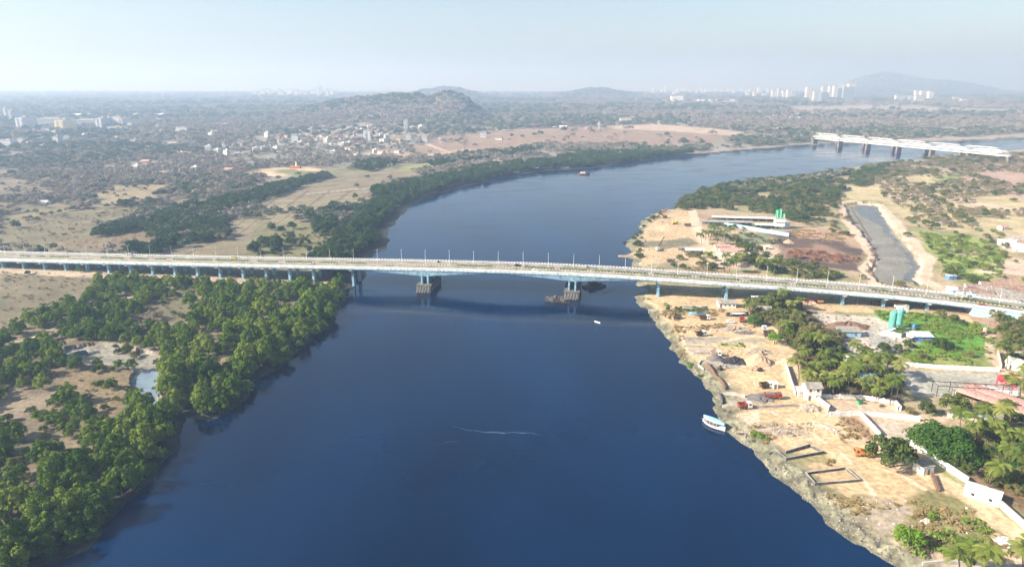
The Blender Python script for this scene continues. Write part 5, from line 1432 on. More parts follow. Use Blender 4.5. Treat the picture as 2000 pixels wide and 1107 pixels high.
# village houses
def house_proto(i):
    g = random.Random(i); t = thing('village_house', '', 'house')
    w, d, h = g.uniform(8, 13), g.uniform(7, 9), (3.4, 6.4, 6.4, 3.4, 9.2, 3.6)[i % 6]
    wm_ = ('plaster', 'cream', 'plaster', 'pink', 'plaster', 'plaster')[i % 6]
    mb = MB(); mb.box(0, 0, -.5, w, d, h + .5); mb.build('wall', M[wm_], t)
    mb = MB()
    if i % 3 == 0: mb.extr([(-d / 2 - .6, h), (d / 2 + .6, h), (0, h + 2.0)], -w / 2 - .5, w / 2 + .5, ax='x')
    else: mb.box(0, 0, h, w + .9, d + .9, .35); mb.box(w * .2, 0, h + .35, w * .3, d * .4, 2.1)
    mb.build('roof', M[('brownroof', 'whiteroof', 'conc', 'redroof', 'whiteroof', 'greyroof')[i % 6]], t)
    for fl in range(max(1, int(h / 3))):
        for k in (-1, 0, 1):
            mb = MB(); mb.box(k * w * .3, -d / 2 - .03, 1.1 + fl * 3, 1.3, .1, 1.3); mb.build('window', M['glass'], t)
        if fl:
            mb = MB(); mb.box(0, -d / 2 - .7, fl * 3, w * .9, 1.3, .15); mb.box(0, -d / 2 - 1.3, fl * 3, w * .9, .1, .9); mb.build('balcony', M['white'], t)
    return t
HP = [house_proto(i) for i in range(6)]; HU = set()
HDESC = ['low white house with brown pitched roof', 'two storey cream house with white flat roof', 'two storey white house with grey flat roof', 'low pinkish house with red pitched roof', 'three storey white house with flat roof', 'small white house with grey sheet roof']
HP[3]; VH = [(600, 268), (616, 275), (632, 267), (650, 268), (655, 272), (639, 277), (652, 280), (664, 275), (637, 284), (627, 288), (660, 286), (669, 288), (676, 292), (684, 283), (687, 275), (703, 275), (681, 286), (696, 290), (712, 290), (733, 270), (699, 259), (705, 258),
 (718, 254), (730, 254), (741, 251), (755, 251), (765, 258), (751, 258), (745, 268), (756, 273), (748, 277), (772, 281), (805, 255), (822, 250), (840, 237), (865, 237), (879, 260), (892, 264), (860, 272), (747, 300), (733, 299), (697, 305), (651, 303), (777, 298), (759, 304),
 (599, 268), (601, 288), (540, 294), (515, 295), (505, 291), (550, 280), (533, 279), (573, 293), (975, 273), (951, 254), (354, 304), (367, 304), (393, 304), (392, 310), (425, 301), (425, 309), (443, 304), (470, 296), (483, 301), (448, 337), (416, 342), (382, 334), (325, 345), (268, 334),
 (286, 320), (295, 292), (84, 288), (82, 276), (477, 285), (1081, 248), (1096, 245), (1147, 252), (1186, 244), (1210, 240), (1287, 243), (1362, 230), (1300, 225), (1635, 224), (1645, 236), (1661, 236), (1710, 239), (1716, 229), (1516, 258), (1455, 222), (1440, 226),
 (612, 281), (645, 288), (690, 293), (707, 281), (560, 270), (588, 284), (624, 262), (726, 283), (664, 262), (676, 268), (583, 262), (520, 281), (560, 300), (500, 300), (465, 306), (455, 290), (408, 296), (435, 290), (522, 268), (545, 266), (690, 266)]
g_ = random.Random(9)
for i in range(26): VH.append((1508 + g_.uniform(0, 84), 228 + g_.uniform(0, 11)))
for i in range(9): VH.append((1150 + g_.uniform(0, 110), 236 + g_.uniform(0, 8)))
for i in range(12): VH.append((150 + g_.uniform(0, 330), 262 + g_.uniform(0, 22)))
_n = 0
for px, py in VH:
    i = g_.randrange(6); p = G(px, py); rot = g_.choice([0, 12, -14, 25, -30, 80])
    if px > 1400: w_, gr = 'in the hamlet beyond the far bank', 'hamlet beyond the far bank'
    elif px > 920: w_, gr = 'scattered around the heath on the far bank', 'heath edge'
    elif px < 500: w_, gr = 'in the woods around the playing field', 'playing field woods'
    else: w_, gr = 'in the crowded village below the hill', 'crowded village'
    lb = HDESC[i] + ' ' + w_; gr = HDESC[i] + 's, ' + gr
    sc__ = (g_.uniform(.95, 1.35),) * 3
    if i not in HU:
        HU.add(i); t = HP[i]; t.location = p; t.rotation_euler = (0, 0, R(rot)); t['label'] = lb; t['group'] = gr; t.scale = sc__
    else: dup(HP[i], p, rot, lb, gr, sc__)
shed(684, 309, 34, 12, 4, 'long low pale shed in front of the village trees', 14, 'whiteroof', 'plaster')
shed(80, 400, 22, 9, 3.4, 'small farm house with pale roof in the dry woods', 0, 'whiteroof', 'plaster', 'farm_house')
shed(747, 300, 22, 14, 5, 'broad brownish roofed house at the lower village edge', -10, 'brownroof', 'cream', 'broad_house')
# the shrine on the playing field
p = G(577, 329); t = thing('shrine', 'small orange shrine with white spire beside the sandy playing field', 'shrine', p)
mb = MB(); mb.box(0, 0, -.5, 16, 8, 4.5); mb.build('base', M['orange'], t)
mb = MB(); mb.lathe(2, 0, [(4.0, 1.8), (6, 1.6), (9, .8), (10.5, .1)], 8); mb.build('spire', M['plaster'], t)
# pavilion and landing stage on the far bank
p = G(1036, 332); t = thing('riverside_pavilion', 'two tier white roofed pavilion at the wooded far bank', 'pavilion', p)
mb = MB(); mb.box(-3, 4, 5.6, 17, 10, .5); mb.build('upper_roof', M['whiteroof'], t)
mb = MB(); mb.box(4, 0, 3.4, 17, 9, .5); mb.build('lower_roof', M['whiteroof'], t)
mb = MB()
for a in (-10, -4, 3, 11):
    for b2 in (-3, 6): mb.box(a * .95, b2 * .8, -1, .5, .5, 6.6 if a < 4 and b2 > 0 else 4.4)
mb.build('posts', M['wood'], t)
p = G(1097, 332); t = thing('landing_stage', 'pale concrete landing stage beside the pavilion bank', 'jetty', p, -14)
mb = MB(); mb.box(0, 0, -2, 24, 6, 2.6); mb.build('platform', M['conc'], t); mb = MB(); mb.box(-5, 1, .6, 6, 4, 2.4); mb.build('hut', M['plaster'], t)
# pylons
def pylon(px, py, H, lb):
    p = G(px, py); t = thing('power_pylon', lb, 'pylon', p, 20)
    mb = MB(); w = H * .09
    for a, b2 in ((1, 1), (1, -1), (-1, -1), (-1, 1)): mb.tube([(a * w, b2 * w, -1), (a * w * .3, b2 * w * .3, H * .6), (0, 0, H)], .16, 4)
    for k in range(6):
        z0, z1 = H * .1 * k, H * .1 * (k + 1); a0 = w * (1 - k * .115); a1 = w * (1 - (k + 1) * .115)
        for s, q in (((1, 1), (1, -1)), ((1, -1), (-1, -1)), ((-1, -1), (-1, 1)), ((-1, 1), (1, 1))): mb.tube([(s[0] * a0, s[1] * a0, z0), (q[0] * a1, q[1] * a1, z1)], .09, 3)
    mb.build('mast', M['conc'], t)
    mb = MB()
    for k in (.66, .78, .9): mb.tube([(-H * .13, 0, H * k), (0, 0, H * k + 1), (H * .13, 0, H * k)], .12, 4)
    mb.build('crossarm', M['conc'], t)
for a in [(250, 362, 38, 'faint lattice pylon above the dry field left of the grove'), (868, 290, 36, 'faint lattice pylon near the terraced heath'), (905, 296, 40, 'lattice pylon at the heath corner by the river belt'), (1216, 282, 42, 'lattice pylon on the mid river heath'),
          (1180, 262, 38, 'lattice pylon higher on the heath'), (571, 335, 34, 'thin lattice pylon on the sandy playing field'), (690, 272, 40, 'tall thin pylon rising from the village')]: pylon(*a)
# ------------------------------------------------------------------ the settled bank: vehicles and boats
def wheel(parent, x, y, r=.5, w=.3):
    mb = MB()
    vs_, n = [], 12
    for s, rr_ in ((-w / 2, r), (w / 2, r)):
        for k in range(n): vs_.append((x + rr_ * math.cos(k * 2 * math.pi / n), y + s, r + rr_ * math.sin(k * 2 * math.pi / n)))
    mb.add(vs_, [tuple(range(n)), tuple(range(2 * n - 1, n - 1, -1))] + [(k, k + n, (k + 1) % n + n, (k + 1) % n) for k in range(n)])
    o = mb.build('wheel', M['rubber'], parent)
    s = 1 if y > 0 else -1; mb = MB()
    vs_ = [(x + r * .5 * math.cos(k * math.pi / 4), y + s * (w / 2 + .015), r + r * .5 * math.sin(k * math.pi / 4)) for k in range(8)]
    mb.add(vs_, [tuple(range(8))]); mb.build('rim', M['conc'], o)
def truck(px, py, rot, body, bed, label, L_=7.0, load=None, z=None, name='tipper_truck', cat='truck', cabm=None):
    p = G(px, py) if z is None else z
    t = thing(name, label, cat, p, rot); cabm = cabm or body
    mb = MB(); mb.box(0, 0, .75, L_, .9, .3); mb.build('chassis', M['rust'], t)
    c = L_ / 2 - .95
    mb = MB(); mb.extr([(c - .9, .6), (c + .95, .6), (c + .95, 1.7), (c + .7, 2.75), (c - .9, 2.8)], -1.15, 1.15); cab = mb.build('cab', M[cabm], t)
    mb = MB(); mb.add([(c + .97, -.95, 1.75), (c + .97, .95, 1.75), (c + .76, .95, 2.6), (c + .76, -.95, 2.6)], [(0, 1, 2, 3)]); mb.build('windscreen', M['glass'], cab)
    for s in (-1, 1):
        mb = MB(); mb.box(c, s * 1.16, 1.75, 1.0, .04, .75); mb.build('side_window', M['glass'], cab)
        mb = MB(); mb.box(c + .96, s * .8, .85, .06, .3, .22); mb.build('headlight', M['white'], cab)
    b0, b1 = -L_ / 2, c - 1.1; mb = MB()
    mb.box((b0 + b1) / 2, 0, 1.1, b1 - b0, 2.4, .15); mb.box((b0 + b1) / 2, 1.15, 1.25, b1 - b0, .1, 1.15); mb.box((b0 + b1) / 2, -1.15, 1.25, b1 - b0, .1, 1.15)
    mb.box(b0 + .05, 0, 1.25, .1, 2.2, 1.15); mb.box(b1 - .05, 0, 1.25, .1, 2.2, 1.4)
    for k in range(4):
        for s in (-1, 1): mb.box(b0 + .5 + k * (b1 - b0 - 1) / 3, s * 1.23, 1.15, .12, .08, 1.2)
    mb.build('tipper_bed', M[bed], t)
    if load:
        mb = MB(); mb.extr([(b0 + .15, 1.3), (b1 - .15, 1.3), (b1 - .8, 2.5), (b0 + .9, 2.35)], -1.08, 1.08); mb.build('load', M[load], t)
    for x in (c, -L_ / 2 + 1.0, -L_ / 2 + 2.15):
        for s in (-1, 1): wheel(t, x, s * 1.0)
    return t
def car(loc, rot, body, label, name='parked_car', cat='car', k=1.0, h=1.45):
    t = thing(name, label, cat, loc, rot)
    mb = MB(); mb.extr([(-2.1, .35), (2.1, .35), (2.15, .8), (1.3, .95), (.65, h), (-1.3, h), (-2.1, .95)], -.85, .85); mb.build('body', M[body], t)
    mb = MB(); mb.extr([(1.18, .98), (.66, h - .07), (-1.25, h - .07), (-1.85, .98)], -.865, .865); mb.build('windows', M['glass'], t)
    for x in (-1.35, 1.35):
        for s in (-1, 1): wheel(t, x, s * .78, .32, .2)
    t.scale = (k,) * 3; return t
def motorbike(loc, rot, label):
    t = thing('motorbike', label, 'motorbike', loc, rot)
    mb = MB(); mb.tube([(-.55, 0, .7), (.1, 0, .85), (.5, 0, .95), (.65, 0, .5)], .13, 6); mb.box(-.2, 0, .35, .5, .25, .4); mb.build('body', M['black'], t)
    for x in (-.65, .65): wheel(t, x, 0, .3, .1)
    p = thing('person', label.replace('motorbike ridden by a', 'rider, a').replace('small motorbike', 'rider on the motorbike'), 'person', loc, rot)
    bm = bmesh.new(); J = [(-.2, 0, .9), (-.15, 0, 1.2), (-.02, 0, 1.45), (0, 0, 1.6), (.02, 0, 1.75), (.2, .2, .85), (.25, .25, .45), (.2, -.2, .85), (.25, -.25, .45), (.05, .25, 1.4), (.5, .28, 1.15), (.05, -.25, 1.4), (.5, -.28, 1.15)]
    E_ = [(0, 1), (1, 2), (2, 3), (3, 4), (0, 5), (5, 6), (0, 7), (7, 8), (2, 9), (9, 10), (2, 11), (11, 12)]
    v = [bm.verts.new(q) for q in J]; [bm.edges.new((v[a], v[b])) for a, b in E_]
    me = bpy.data.meshes.new('person_body'); bm.to_mesh(me); bm.free(); o = link('body', me, p)
    md = o.modifiers.new('skin', 'SKIN'); me.skin_vertices[0].data[0].use_root = True
    for i, r_ in enumerate((.17, .16, .17, .07, .12, .1, .06, .1, .06, .08, .04, .08, .04)): me.skin_vertices[0].data[i].radius = (r_, r_)
    o.modifiers.new('sub', 'SUBSURF').levels = 1; me.materials.append(M['bluewall'] if 'blue' in label else M['wood'])
def hull(parent, L_, B_, H_, m, sheer=.5, pointed=2, name='hull'):
    mb = MB(); ns = 13; secs = []
    for i in range(ns):
        u = i / (ns - 1); x = (u - .5) * L_
        if pointed == 2: w = B_ / 2 * max(.03, (1 - abs(2 * u - 1) ** 2.4))
        else: w = B_ / 2 * max(.03, (1 - max(0, 2 * u - 1) ** 2.2)) * (.85 + .15 * min(1, u * 3))
        zt = H_ + sheer * abs(2 * u - 1) ** 2
        secs.append([(x, -w, zt), (x, -w * .9, H_ * .45), (x, -w * .3, 0), (x, w * .3, 0), (x, w * .9, H_ * .45), (x, w, zt), (x, w * .86, zt - .02), (x, w * .7, H_ * .6), (x, -w * .7, H_ * .6), (x, -w * .86, zt - .02)])
    n = 10; V_ = [q for s in secs for q in s]; F_ = [(i * n + k, i * n + (k + 1) % n, (i + 1) * n + (k + 1) % n, (i + 1) * n + k) for i in range(ns - 1) for k in range(n)]
    F_ += [tuple(range(n)), tuple((ns - 1) * n + k for k in range(n))[::-1]]
    mb.add(V_, F_); return mb.build(name, M[m], parent)
# boat with the blue canopy
p = P(1394, 832, 0); t = thing('ferry_boat', 'white boat under a light blue canopy moored at the rubble shore', 'boat', (p.x, p.y, -.35), -52)
hull(t, 10.5, 4.2, 1.5, 'hull', .5, 2)
mb = MB(); n = 11; V_ = []
for i in range(n):
    u = i / (n - 1); x = (u - .5) * 9.6; w = 2.0 * max(.25, 1 - abs(2 * u - 1) ** 3)
    V_ += [(x, -w, 3.0), (x, -w * .5, 3.38), (x, 0, 3.5), (x, w * .5, 3.38), (x, w, 3.0), (x, w * .95, 2.9), (x, -w * .95, 2.9)]
F_ = [(i * 7 + k, i * 7 + (k + 1) % 7, (i + 1) * 7 + (k + 1) % 7, (i + 1) * 7 + k) for i in range(n - 1) for k in range(7)] + [tuple(range(7)), tuple((n - 1) * 7 + k for k in range(7))[::-1]]
mb.add(V_, F_); can = mb.build('canopy', M['tarp'], t)
for k in range(6):
    for s in (-1, 1):
        mb = MB(); x = -3.9 + k * 1.56; mb.tube([(x, s * 1.75, 1.4), (x, s * 1.8, 2.95)], .05, 5); mb.build('canopy_post', M['white'], can)
mb = MB(); mb.box(-1, 0, 1.05, 6, 3.0, .12); mb.build('deck', M['wood'], t)
mb = MB(); mb.tube([(-5.2, .2, 1.6), (-7.6, 1.4, .5)], .06, 5); mb.build('mooring_pole', M['wood'], t)
p = P(1166.5, 630, 0); t = thing('rowing_boat', 'small red and white rowing boat alone on the open water', 'boat', (p.x, p.y, -.12), -48)
hull(t, 4.4, 1.4, .55, 'hull', .3, 2); mb = MB(); mb.box(0, 0, .3, .3, 1.0, .08); mb.box(1, 0, .3, .3, .8, .08); mb.box(-1, 0, .3, .3, .8, .08); mb.build('bench', M['red'], t)
mb = MB(); mb.tube([(.5, -.4, .5), (.9, -1.7, .1)], .04, 4); mb.build('oar', M['wood'], t)
p = P(1141, 341, 0); t = thing('dredging_barge', 'orange and white barge under the wooded far bank', 'boat', (p.x, p.y, -.4), 4)
hull(t, 16, 5, 2.0, 'orange', .4, 1); mb = MB(); mb.box(-2, 0, 1.5, 7, 3.6, 2.6); mb.build('cabin', M['white'], t); mb = MB(); mb.box(5, 0, 1.4, 4, 3, 1.4); mb.build('engine_house', M['black'], t)
# wreckage and barge at the river piers
random.seed(21)
p = P(1082, 590, 0); t = thing('scrap_platform', 'heap of rusty scrap and timber against the nearer footing of the second river pier', 'scrap heap', (p.x, p.y, 0), BANG)
mb = MB(); mb.box(2, 2, -.6, 15, 6, 1.2); mb.build('raft', M['hulldk'], t)
mb = MB()
for i in range(60):
    x, y = random.uniform(-5, 8), random.uniform(-.5, 4); z = random.uniform(.5, 3.2 - abs(x) * .2)
    a = random.uniform(0, 6.3); l = random.uniform(.8, 2.4); e = random.uniform(-.7, 1.0)
    mb.tube([(x, y, z), (x + math.cos(a) * l, y + math.sin(a) * l, max(.3, z + e))], random.uniform(.08, .3), 4)
mb.build('scrap', M['wood'], t)
for k, (x, y, w, h) in enumerate([(-2, 1, 3, 1.4), (3, 3, 2.4, 2.0), (6, 1.4, 2, 1.2), (0.4, 3.4, 2, 2.4)]):
    mb = MB(); mb.box(x, y, .6, w, 2.2, h, 20 * k, .8); mb.build('tank', M[('concdark', 'rust', 'wood', 'concdark')[k]], t)
p = P(1160, 560, 0); t = thing('crane_barge', 'dark work barge with a lattice crane beyond the second river pier', 'barge', (p.x, p.y, -.4), 24)
mb = MB(); mb.box(0, 0, 0, 15, 5.5, 1.6); mb.build('hull', M['hulldk'], t); mb = MB(); mb.box(-1, .4, 1.6, 5, 3, 2.4); mb.box(3.5, -.5, 1.6, 3, 2.4, 1.4); mb.build('cabin', M['rust'], t)
mb = MB(); mb.tube([(5, 0, 1.6), (10, 3, 6.5), (19, 5, 5.2)], .2, 4); mb.tube([(5, 0, 2.4), (10, 3, 7.3), (19, 5, 5.8)], .12, 4)
for k in range(6): mb.tube([(10 + k * 1.5, 3 + k * .33, 6.5 - k * .2), (10.8 + k * 1.5, 3.1 + k * .33, 7.3 - k * .22)], .08, 3)
mb.tube([(19, 5, 5.2), (19, 5, -.2)], .08, 4); mb.build('crane_boom', M['rust'], t)
# traffic on the deck
def on_deck(px, py, off):
    lo, hi = -480.0, 400.0
    for _ in range(50):
        m = (lo + hi) / 2; q = boff(m, off); d = q[1] * math.cos(TH) + (CAMH - q[2]) * math.sin(TH)
        if 1000 + q[0] / d * FPX < px: lo = m
        else: hi = m
    q = boff(m, off); s = (near_y(m + 1) - near_y(m - 1)) / 2
    return (q[0], q[1], q[2] + .01), math.degrees(math.atan(s))
q, a = on_deck(1045, 525, 3.5); car(q, a, 'white', 'white car driving on the near lane between the two river piers', 'white_car')
q, a = on_deck(254, 501, 17.5); car(q, a, 'white', 'white van on the far lane above the fields', 'white_van', 'van', 1.1, 1.9)
q, a = on_deck(457, 503, 17.5); car(q, a, 'yellow', 'small yellow roofed taxi on the far lane over the left bank', 'small_taxi', 'car', .9, 1.7)
q, a = on_deck(1011, 518, 14.0); car(q, a, 'black', 'dark car on the far lane just ahead of the white car', 'dark_car', 'car', .95, 1.6)
q, a = on_deck(857, 508, 18); car(q, a, 'black', 'small dark car by the far parapet near the first river pier', 'dark_car', 'car', .6, 1.7)
q, a = on_deck(1918, 595, 3.2); car(q, a, 'red', 'red car on the ramp just past the painted wall start', 'red_car')
q, a = on_deck(1882, 587, 14.5); t = truck(0, 0, a, 'conc', 'conc', 'grey lorry on the far lane of the ramp', 8, z=q, name='grey_lorry')
q, a = on_deck(1028, 519, 14); motorbike(q, a, 'small motorbike ridden by a person in blue, behind the dark car on the bridge')
q, a = on_deck(1148, 521, 17.5); motorbike(q, a, 'small motorbike ridden by a person in brown, by the far parapet over the river')
q, a = on_deck(614, 514, 6); motorbike(q, a, 'small motorbike ridden by a person in dark clothes, over the left shore')
# vehicles on the yards
truck(1509, 778, -6, 'red', 'red', 'red tipper truck with grey gravel load on the sandy yard', 7.2, 'gravel', cabm='red')
truck(1454, 797, 4, 'white', 'red', 'small maroon and white truck beside the gravel bay', 5.6, cabm='white')
truck(1687, 890, 172, 'orange', 'orange', 'orange dump truck half hidden by the round dark tree', 6.8)
truck(1496, 757, 8, 'white', 'rust', 'old lorry with brown box bed parked next to the blue white kiosk', 5.6)
truck(1369, 656, 10, 'white', 'rust', 'white and red truck alone on the middle boatyard strip', 5.4)
truck(1376, 624, 0, 'white', 'rust', 'white cabbed truck beside the stranded boats', 5.8)
truck(1449, 628, 80, 'red', 'red', 'red truck parked below the white stranded boat', 5.2)
truck(1494, 648, 84, 'white', 'conc', 'white truck at the track edge under the lime green tree', 6.2)
truck(1495, 655, 88, 'conc', 'rust', 'dusty grey truck just below the white truck at the track edge', 5.2)
truck(1752, 596, 4, 'orange', 'orange', 'orange truck parked at the bridge pier above the silos', 7)
truck(1712, 596, 3, 'orange', 'rust', 'rust and orange truck left of the pier truck under the bridge', 7)
truck(1760, 603, -4, 'white', 'white', 'white lorry parked above the right silo', 7.5)
truck(1398, 695, -8, 'white', 'sand', 'white truck between the grey and the black gravel heaps', 5)
truck(1428, 511, 4, 'red', 'rust', 'red lorry by the red roofed house beyond the bridge', 6)
truck(1318, 438, 10, 'yellow', 'yellow', 'yellow digger like truck on the upper sandy yard', 5)
truck(1343, 442, -20, 'rust', 'rust', 'brown truck at the road on the upper sandy yard', 6)
truck(1310, 512, 6, 'conc', 'wood', 'dusty truck in tree shade just beyond the bridge', 6)
truck(1285, 490, 100, 'white', 'conc', 'pale truck beside the conveyor on the yard beyond the bridge', 5)
car(G(1427, 630), -12, 'white', 'white car parked in front of the red truck on the boatyard', 'white_car')
car(G(1470, 632), 5, 'pink', 'pinkish small van at the foot of the rich green tree', 'small_van', 'van', 1.0, 1.7)
def digger(px, py, rot, label, k=1.0, m='orange'):
    t = thing('excavator', label, 'excavator', G(px, py), rot); t.scale = (k,) * 3
    for s in (-1, 1): mb = MB(); mb.extr([(-1.7, .1), (1.7, .1), (2.0, .5), (1.7, .9), (-1.7, .9), (-2.0, .5)], s * 1.1 - .3, s * 1.1 + .3); mb.build('track', M['rubber'], t)
    mb = MB(); mb.box(-.4, 0, 1.0, 3.2, 2.4, 1.1); mb.build('body', M[m], t); mb = MB(); mb.box(.5, .7, 2.1, 1.3, 1.0, 1.2, 0, .9); mb.build('cab', M['glass'], t)
    mb = MB(); mb.tube([(1, 0, 1.7), (3.4, 0, 4.4), (5.4, 0, 4.0)], [.28, .22, .18], 5); arm = mb.build('boom', M[m], t)
    mb = MB(); mb.tube([(5.4, 0, 4.0), (6.4, 0, 1.6)], .16, 5); mb.build('stick', M[m], arm)
    mb = MB(); mb.extr([(5.9, 1.7), (6.9, 1.6), (6.7, .7), (5.9, .8)], -.5, .5); mb.build('bucket', M['rust'], arm)
digger(1322, 622, 170, 'rust coloured excavator reaching toward the water at the boatyard', 1.0, 'rust')
digger(1600, 592, 170, 'orange excavator under the bridge beside the red earth heap')
digger(1296, 414, 0, 'small orange excavator at the tip of the upper yard', .9)
digger(1407, 722, 30, 'dark small excavator on the gravel bay floor', .6, 'rust')
digger(1484, 724, 190, 'brown small digger at the foot of the brown sand heap', .6, 'rust')

# boats stranded on the yard
p = G(1357, 605); t = thing('stranded_boat', 'long grey white wooden boat lying on the sandy yard', 'boat', (p.x, p.y, p.z + .1), 2); hull(t, 15, 3.4, 1.7, 'conc', .8, 2)
mb = MB(); mb.box(-1, 0, 1.0, 9, 2.4, .1); mb.build('deck', M['wood'], t)
p = G(1440, 617); t = thing('stranded_boat', 'white decked dark hulled boat lying beside the rich green tree', 'boat', (p.x, p.y, p.z + .1), 4); hull(t, 13, 3.8, 1.6, 'hulldk', .7, 2)
mb = MB(); mb.box(0, 0, 1.25, 9.6, 3.0, .14); mb.build('deck', M['white'], t)
p = G(1362, 615); t = thing('stranded_boat', 'smaller blue and rust boat frame in front of the long grey boat', 'boat', (p.x, p.y, p.z + .1), -8); hull(t, 10, 2.6, 1.3, 'bluedk', .6, 2); mb = MB(); mb.box(1, 0, 1.0, 3, 1.6, 1.2); mb.build('cabin', M['rust'], t)

# heaps
def heap(px, py, r, h, m, label, name='gravel_heap', sq=.75, rot=0, rough=.25, seed=1, n=22):
    g = random.Random(seed); mb = MB(); V_ = []; rings = 6
    for i in range(rings):
        u = i / (rings - 1); rad = r * (1 - u) ** .85 + .02; z = h * (u ** 1.15) - (.3 if i == 0 else 0)
        for k in range(n):
            a = 2 * math.pi * k / n; q = rad * (1 + g.uniform(-rough, rough) * (1 - u))
            V_.append((q * math.cos(a), q * math.sin(a) * sq, z + g.uniform(-.5, .5) * rough * h * (0 if i == 0 else 1)))
    F_ = [(i * n + k, i * n + (k + 1) % n, (i + 1) * n + (k + 1) % n, (i + 1) * n + k) for i in range(rings - 1) for k in range(n)] + [tuple((rings - 1) * n + k for k in range(n))]
    mb.add(V_, F_); o = mb.build(name, M[m], None, G(px, py), rot); tag(o, label, 'heap'); return o
heap(1396, 701, 4.6, 2.8, 'gravel', 'dark grey gravel cone in the upper bay', rough=.08)
heap(1434, 706, 6.4, 2.6, 'coal', 'black gravel heap between grey cone and brown sand cone', rough=.35, seed=2)
heap(1481, 708, 8.0, 5.0, 'sand', 'largest brown sand cone beside the haul road', 'sand_heap', rough=.10, seed=3)
heap(1486, 777, 6.0, 1.6, 'gravel', 'flat grey gravel spread left of the red tipper', rough=.3, seed=4)
heap(1583, 797, 5.4, 1.7, 'rubble', 'heap of round stones below the two storey cream hut', 'stone_heap', rough=.35, seed=5)
heap(1480, 688, 7.5, 2.2, 'rubble', 'pinkish rubble ridge behind the brown sand cone', 'rubble_heap', .5, 0, .4, 6)
heap(1430, 643, 9.5, 1.6, 'rubble', 'low strip of broken rubble across the boatyard', 'rubble_heap', .35, 4, .5, 7)
heap(1455, 650, 6.0, 1.0, 'gravel', 'greyish rubble patch next to the broken rubble strip', 'rubble_heap', .5, 0, .5, 17)
heap(1655, 640, 13, 3.6, 'brick', 'large brown earth and scrap heap on the plant yard', 'earth_heap', .45, -6, .45, 8, 34)
heap(1655, 664, 6.5, 1.7, 'rubble', 'scrap pile in front of the grey roofed open shed', 'scrap_heap', .45, 0, .5, 9)
heap(1690, 682, 4.2, 1.6, 'rust', 'dark rusty scrap pile at the corner by the shade', 'scrap_heap', .6, 0, .5, 10)
heap(1580, 590, 6, 2.2, 'redroof', 'red earth heap beside the excavator under the bridge', 'earth_heap', .6, 0, .4, 11)
heap(1726, 692, 5.5, 1.2, 'gravel', 'grey aggregate heap below the small round tree', rough=.4, seed=12)
heap(1725, 712, 4.6, 1.4, 'rubble', 'pinkish rubble heap between palms and light pole', 'rubble_heap', .7, 0, .4, 13)
heap(1520, 843, 11, 1.3, 'rubble', 'long bank of pale rubble and sacks along the middle yard', 'rubble_heap', .32, 0, .5, 14, 30)
heap(1620, 838, 7, 1.2, 'rubble', 'white rubble edge beside the reddish weed plot', 'rubble_heap', .35, -55, .5, 15)
heap(1957, 1060, 4.0, 1.4, 'whiteroof', 'white rubble heap beside the track in the weeds', 'rubble_heap', .7, 20, .4, 16)
heap(1810, 1018, 2.0, 1.0, 'pink', 'small pinkish boulder pile in the brown weeds', 'rubble_heap', .8, 0, .4, 18)
heap(1540, 474, 5, 3.0, 'sand', 'brown earth mound on the reddish strip beyond the bridge', 'earth_heap', .8, 0, .2, 19)
heap(1700, 480, 3, .6, 'gravel', 'small grey mud hump on the muddy pond floor', 'mud_heap', .8, 0, .4, 20)
# rubble thrown along the shore
g_ = random.Random(31); mb = MB()
shore = [(1262, 606), (1276, 626), (1290, 650), (1302, 673), (1318, 695), (1345, 720), (1372, 746), (1386, 775), (1387, 800), (1407, 830), (1432, 850), (1470, 882), (1500, 914), (1560, 962), (1602, 1002), (1642, 1042), (1690, 1075), (1745, 1104)]
sh = PP(shore, 0.5)
for i in range(len(sh) - 1):
    d = sh[i + 1] - sh[i]; l = np.hypot(*d); nn = np.array([-d[1], d[0]]) / l
    wd = 3.6 if i < 12 else 8.0
    for k in range(int(l * (3.6 if i < 12 else 9))):
        q = sh[i] + d * g_.random() - nn * 0 + nn * (g_.uniform(-.6, wd)) * (1 if nn[0] > 0 else -1)
        s = g_.uniform(.15, .6); x, y = q; z = gz(x, y)
        if i % 3 == 0 and s > .6: s *= 1.3
        mb.box(x, y, z - s * .3, s * g_.uniform(.7, 1.4), s, s * .7, g_.uniform(0, 180), g_.uniform(.45, .8), m=g_.choice((0, 1, 1, 1)))
tag(mb.build('shore_rubble', [M['rubble'], M['concdark'], M['whiteroof']]), 'broken rubble and litter strewn along the whole settled shore', 'rubble', kind='stuff')
# loose stones and litter on the yards
mb = MB()
def lit(poly, n, s0, s1, ms):
    p = PP(poly, 2.0); c = 0
    while c < n:
        x = g_.uniform(p[:, 0].min(), p[:, 0].max()); y = g_.uniform(p[:, 1].min(), p[:, 1].max())
        if not inside(p, np.array([x]), np.array([y]))[0]: continue
        s = g_.uniform(s0, s1) * g_.random() ** .5; mb.box(x, y, gz(x, y) - s * .2, s * g_.uniform(.8, 2), s, s * .7, g_.uniform(0, 180), .7, m=g_.choice(ms)); c += 1
lit([(1300, 606), (1440, 604), (1540, 680), (1560, 740), (1620, 800), (1560, 880), (1470, 850), (1400, 780), (1330, 680)], 420, .2, .6, (0, 1, 2, 3))
lit([(1580, 615), (1720, 618), (1790, 640), (1780, 668), (1700, 690), (1600, 670)], 300, .3, 1.0, (0, 1, 3, 3))
lit([(1330, 634), (1470, 632), (1480, 650), (1340, 650)], 130, .3, .9, (0, 1, 3))
lit([(1430, 832), (1590, 826), (1600, 842), (1450, 852)], 300, .25, .8, (0, 0, 1))
lit([(1240, 430), (1350, 410), (1400, 480), (1400, 520), (1250, 520)], 160, .4, 1.3, (0, 1, 2, 3))
lit([(1370, 670), (1500, 670), (1500, 700), (1380, 690)], 90, .3, .8, (0, 1, 3))
lit([(1600, 960), (1960, 1000), (1980, 1090), (1780, 1090)], 160, .2, .6, (0, 0, 2))
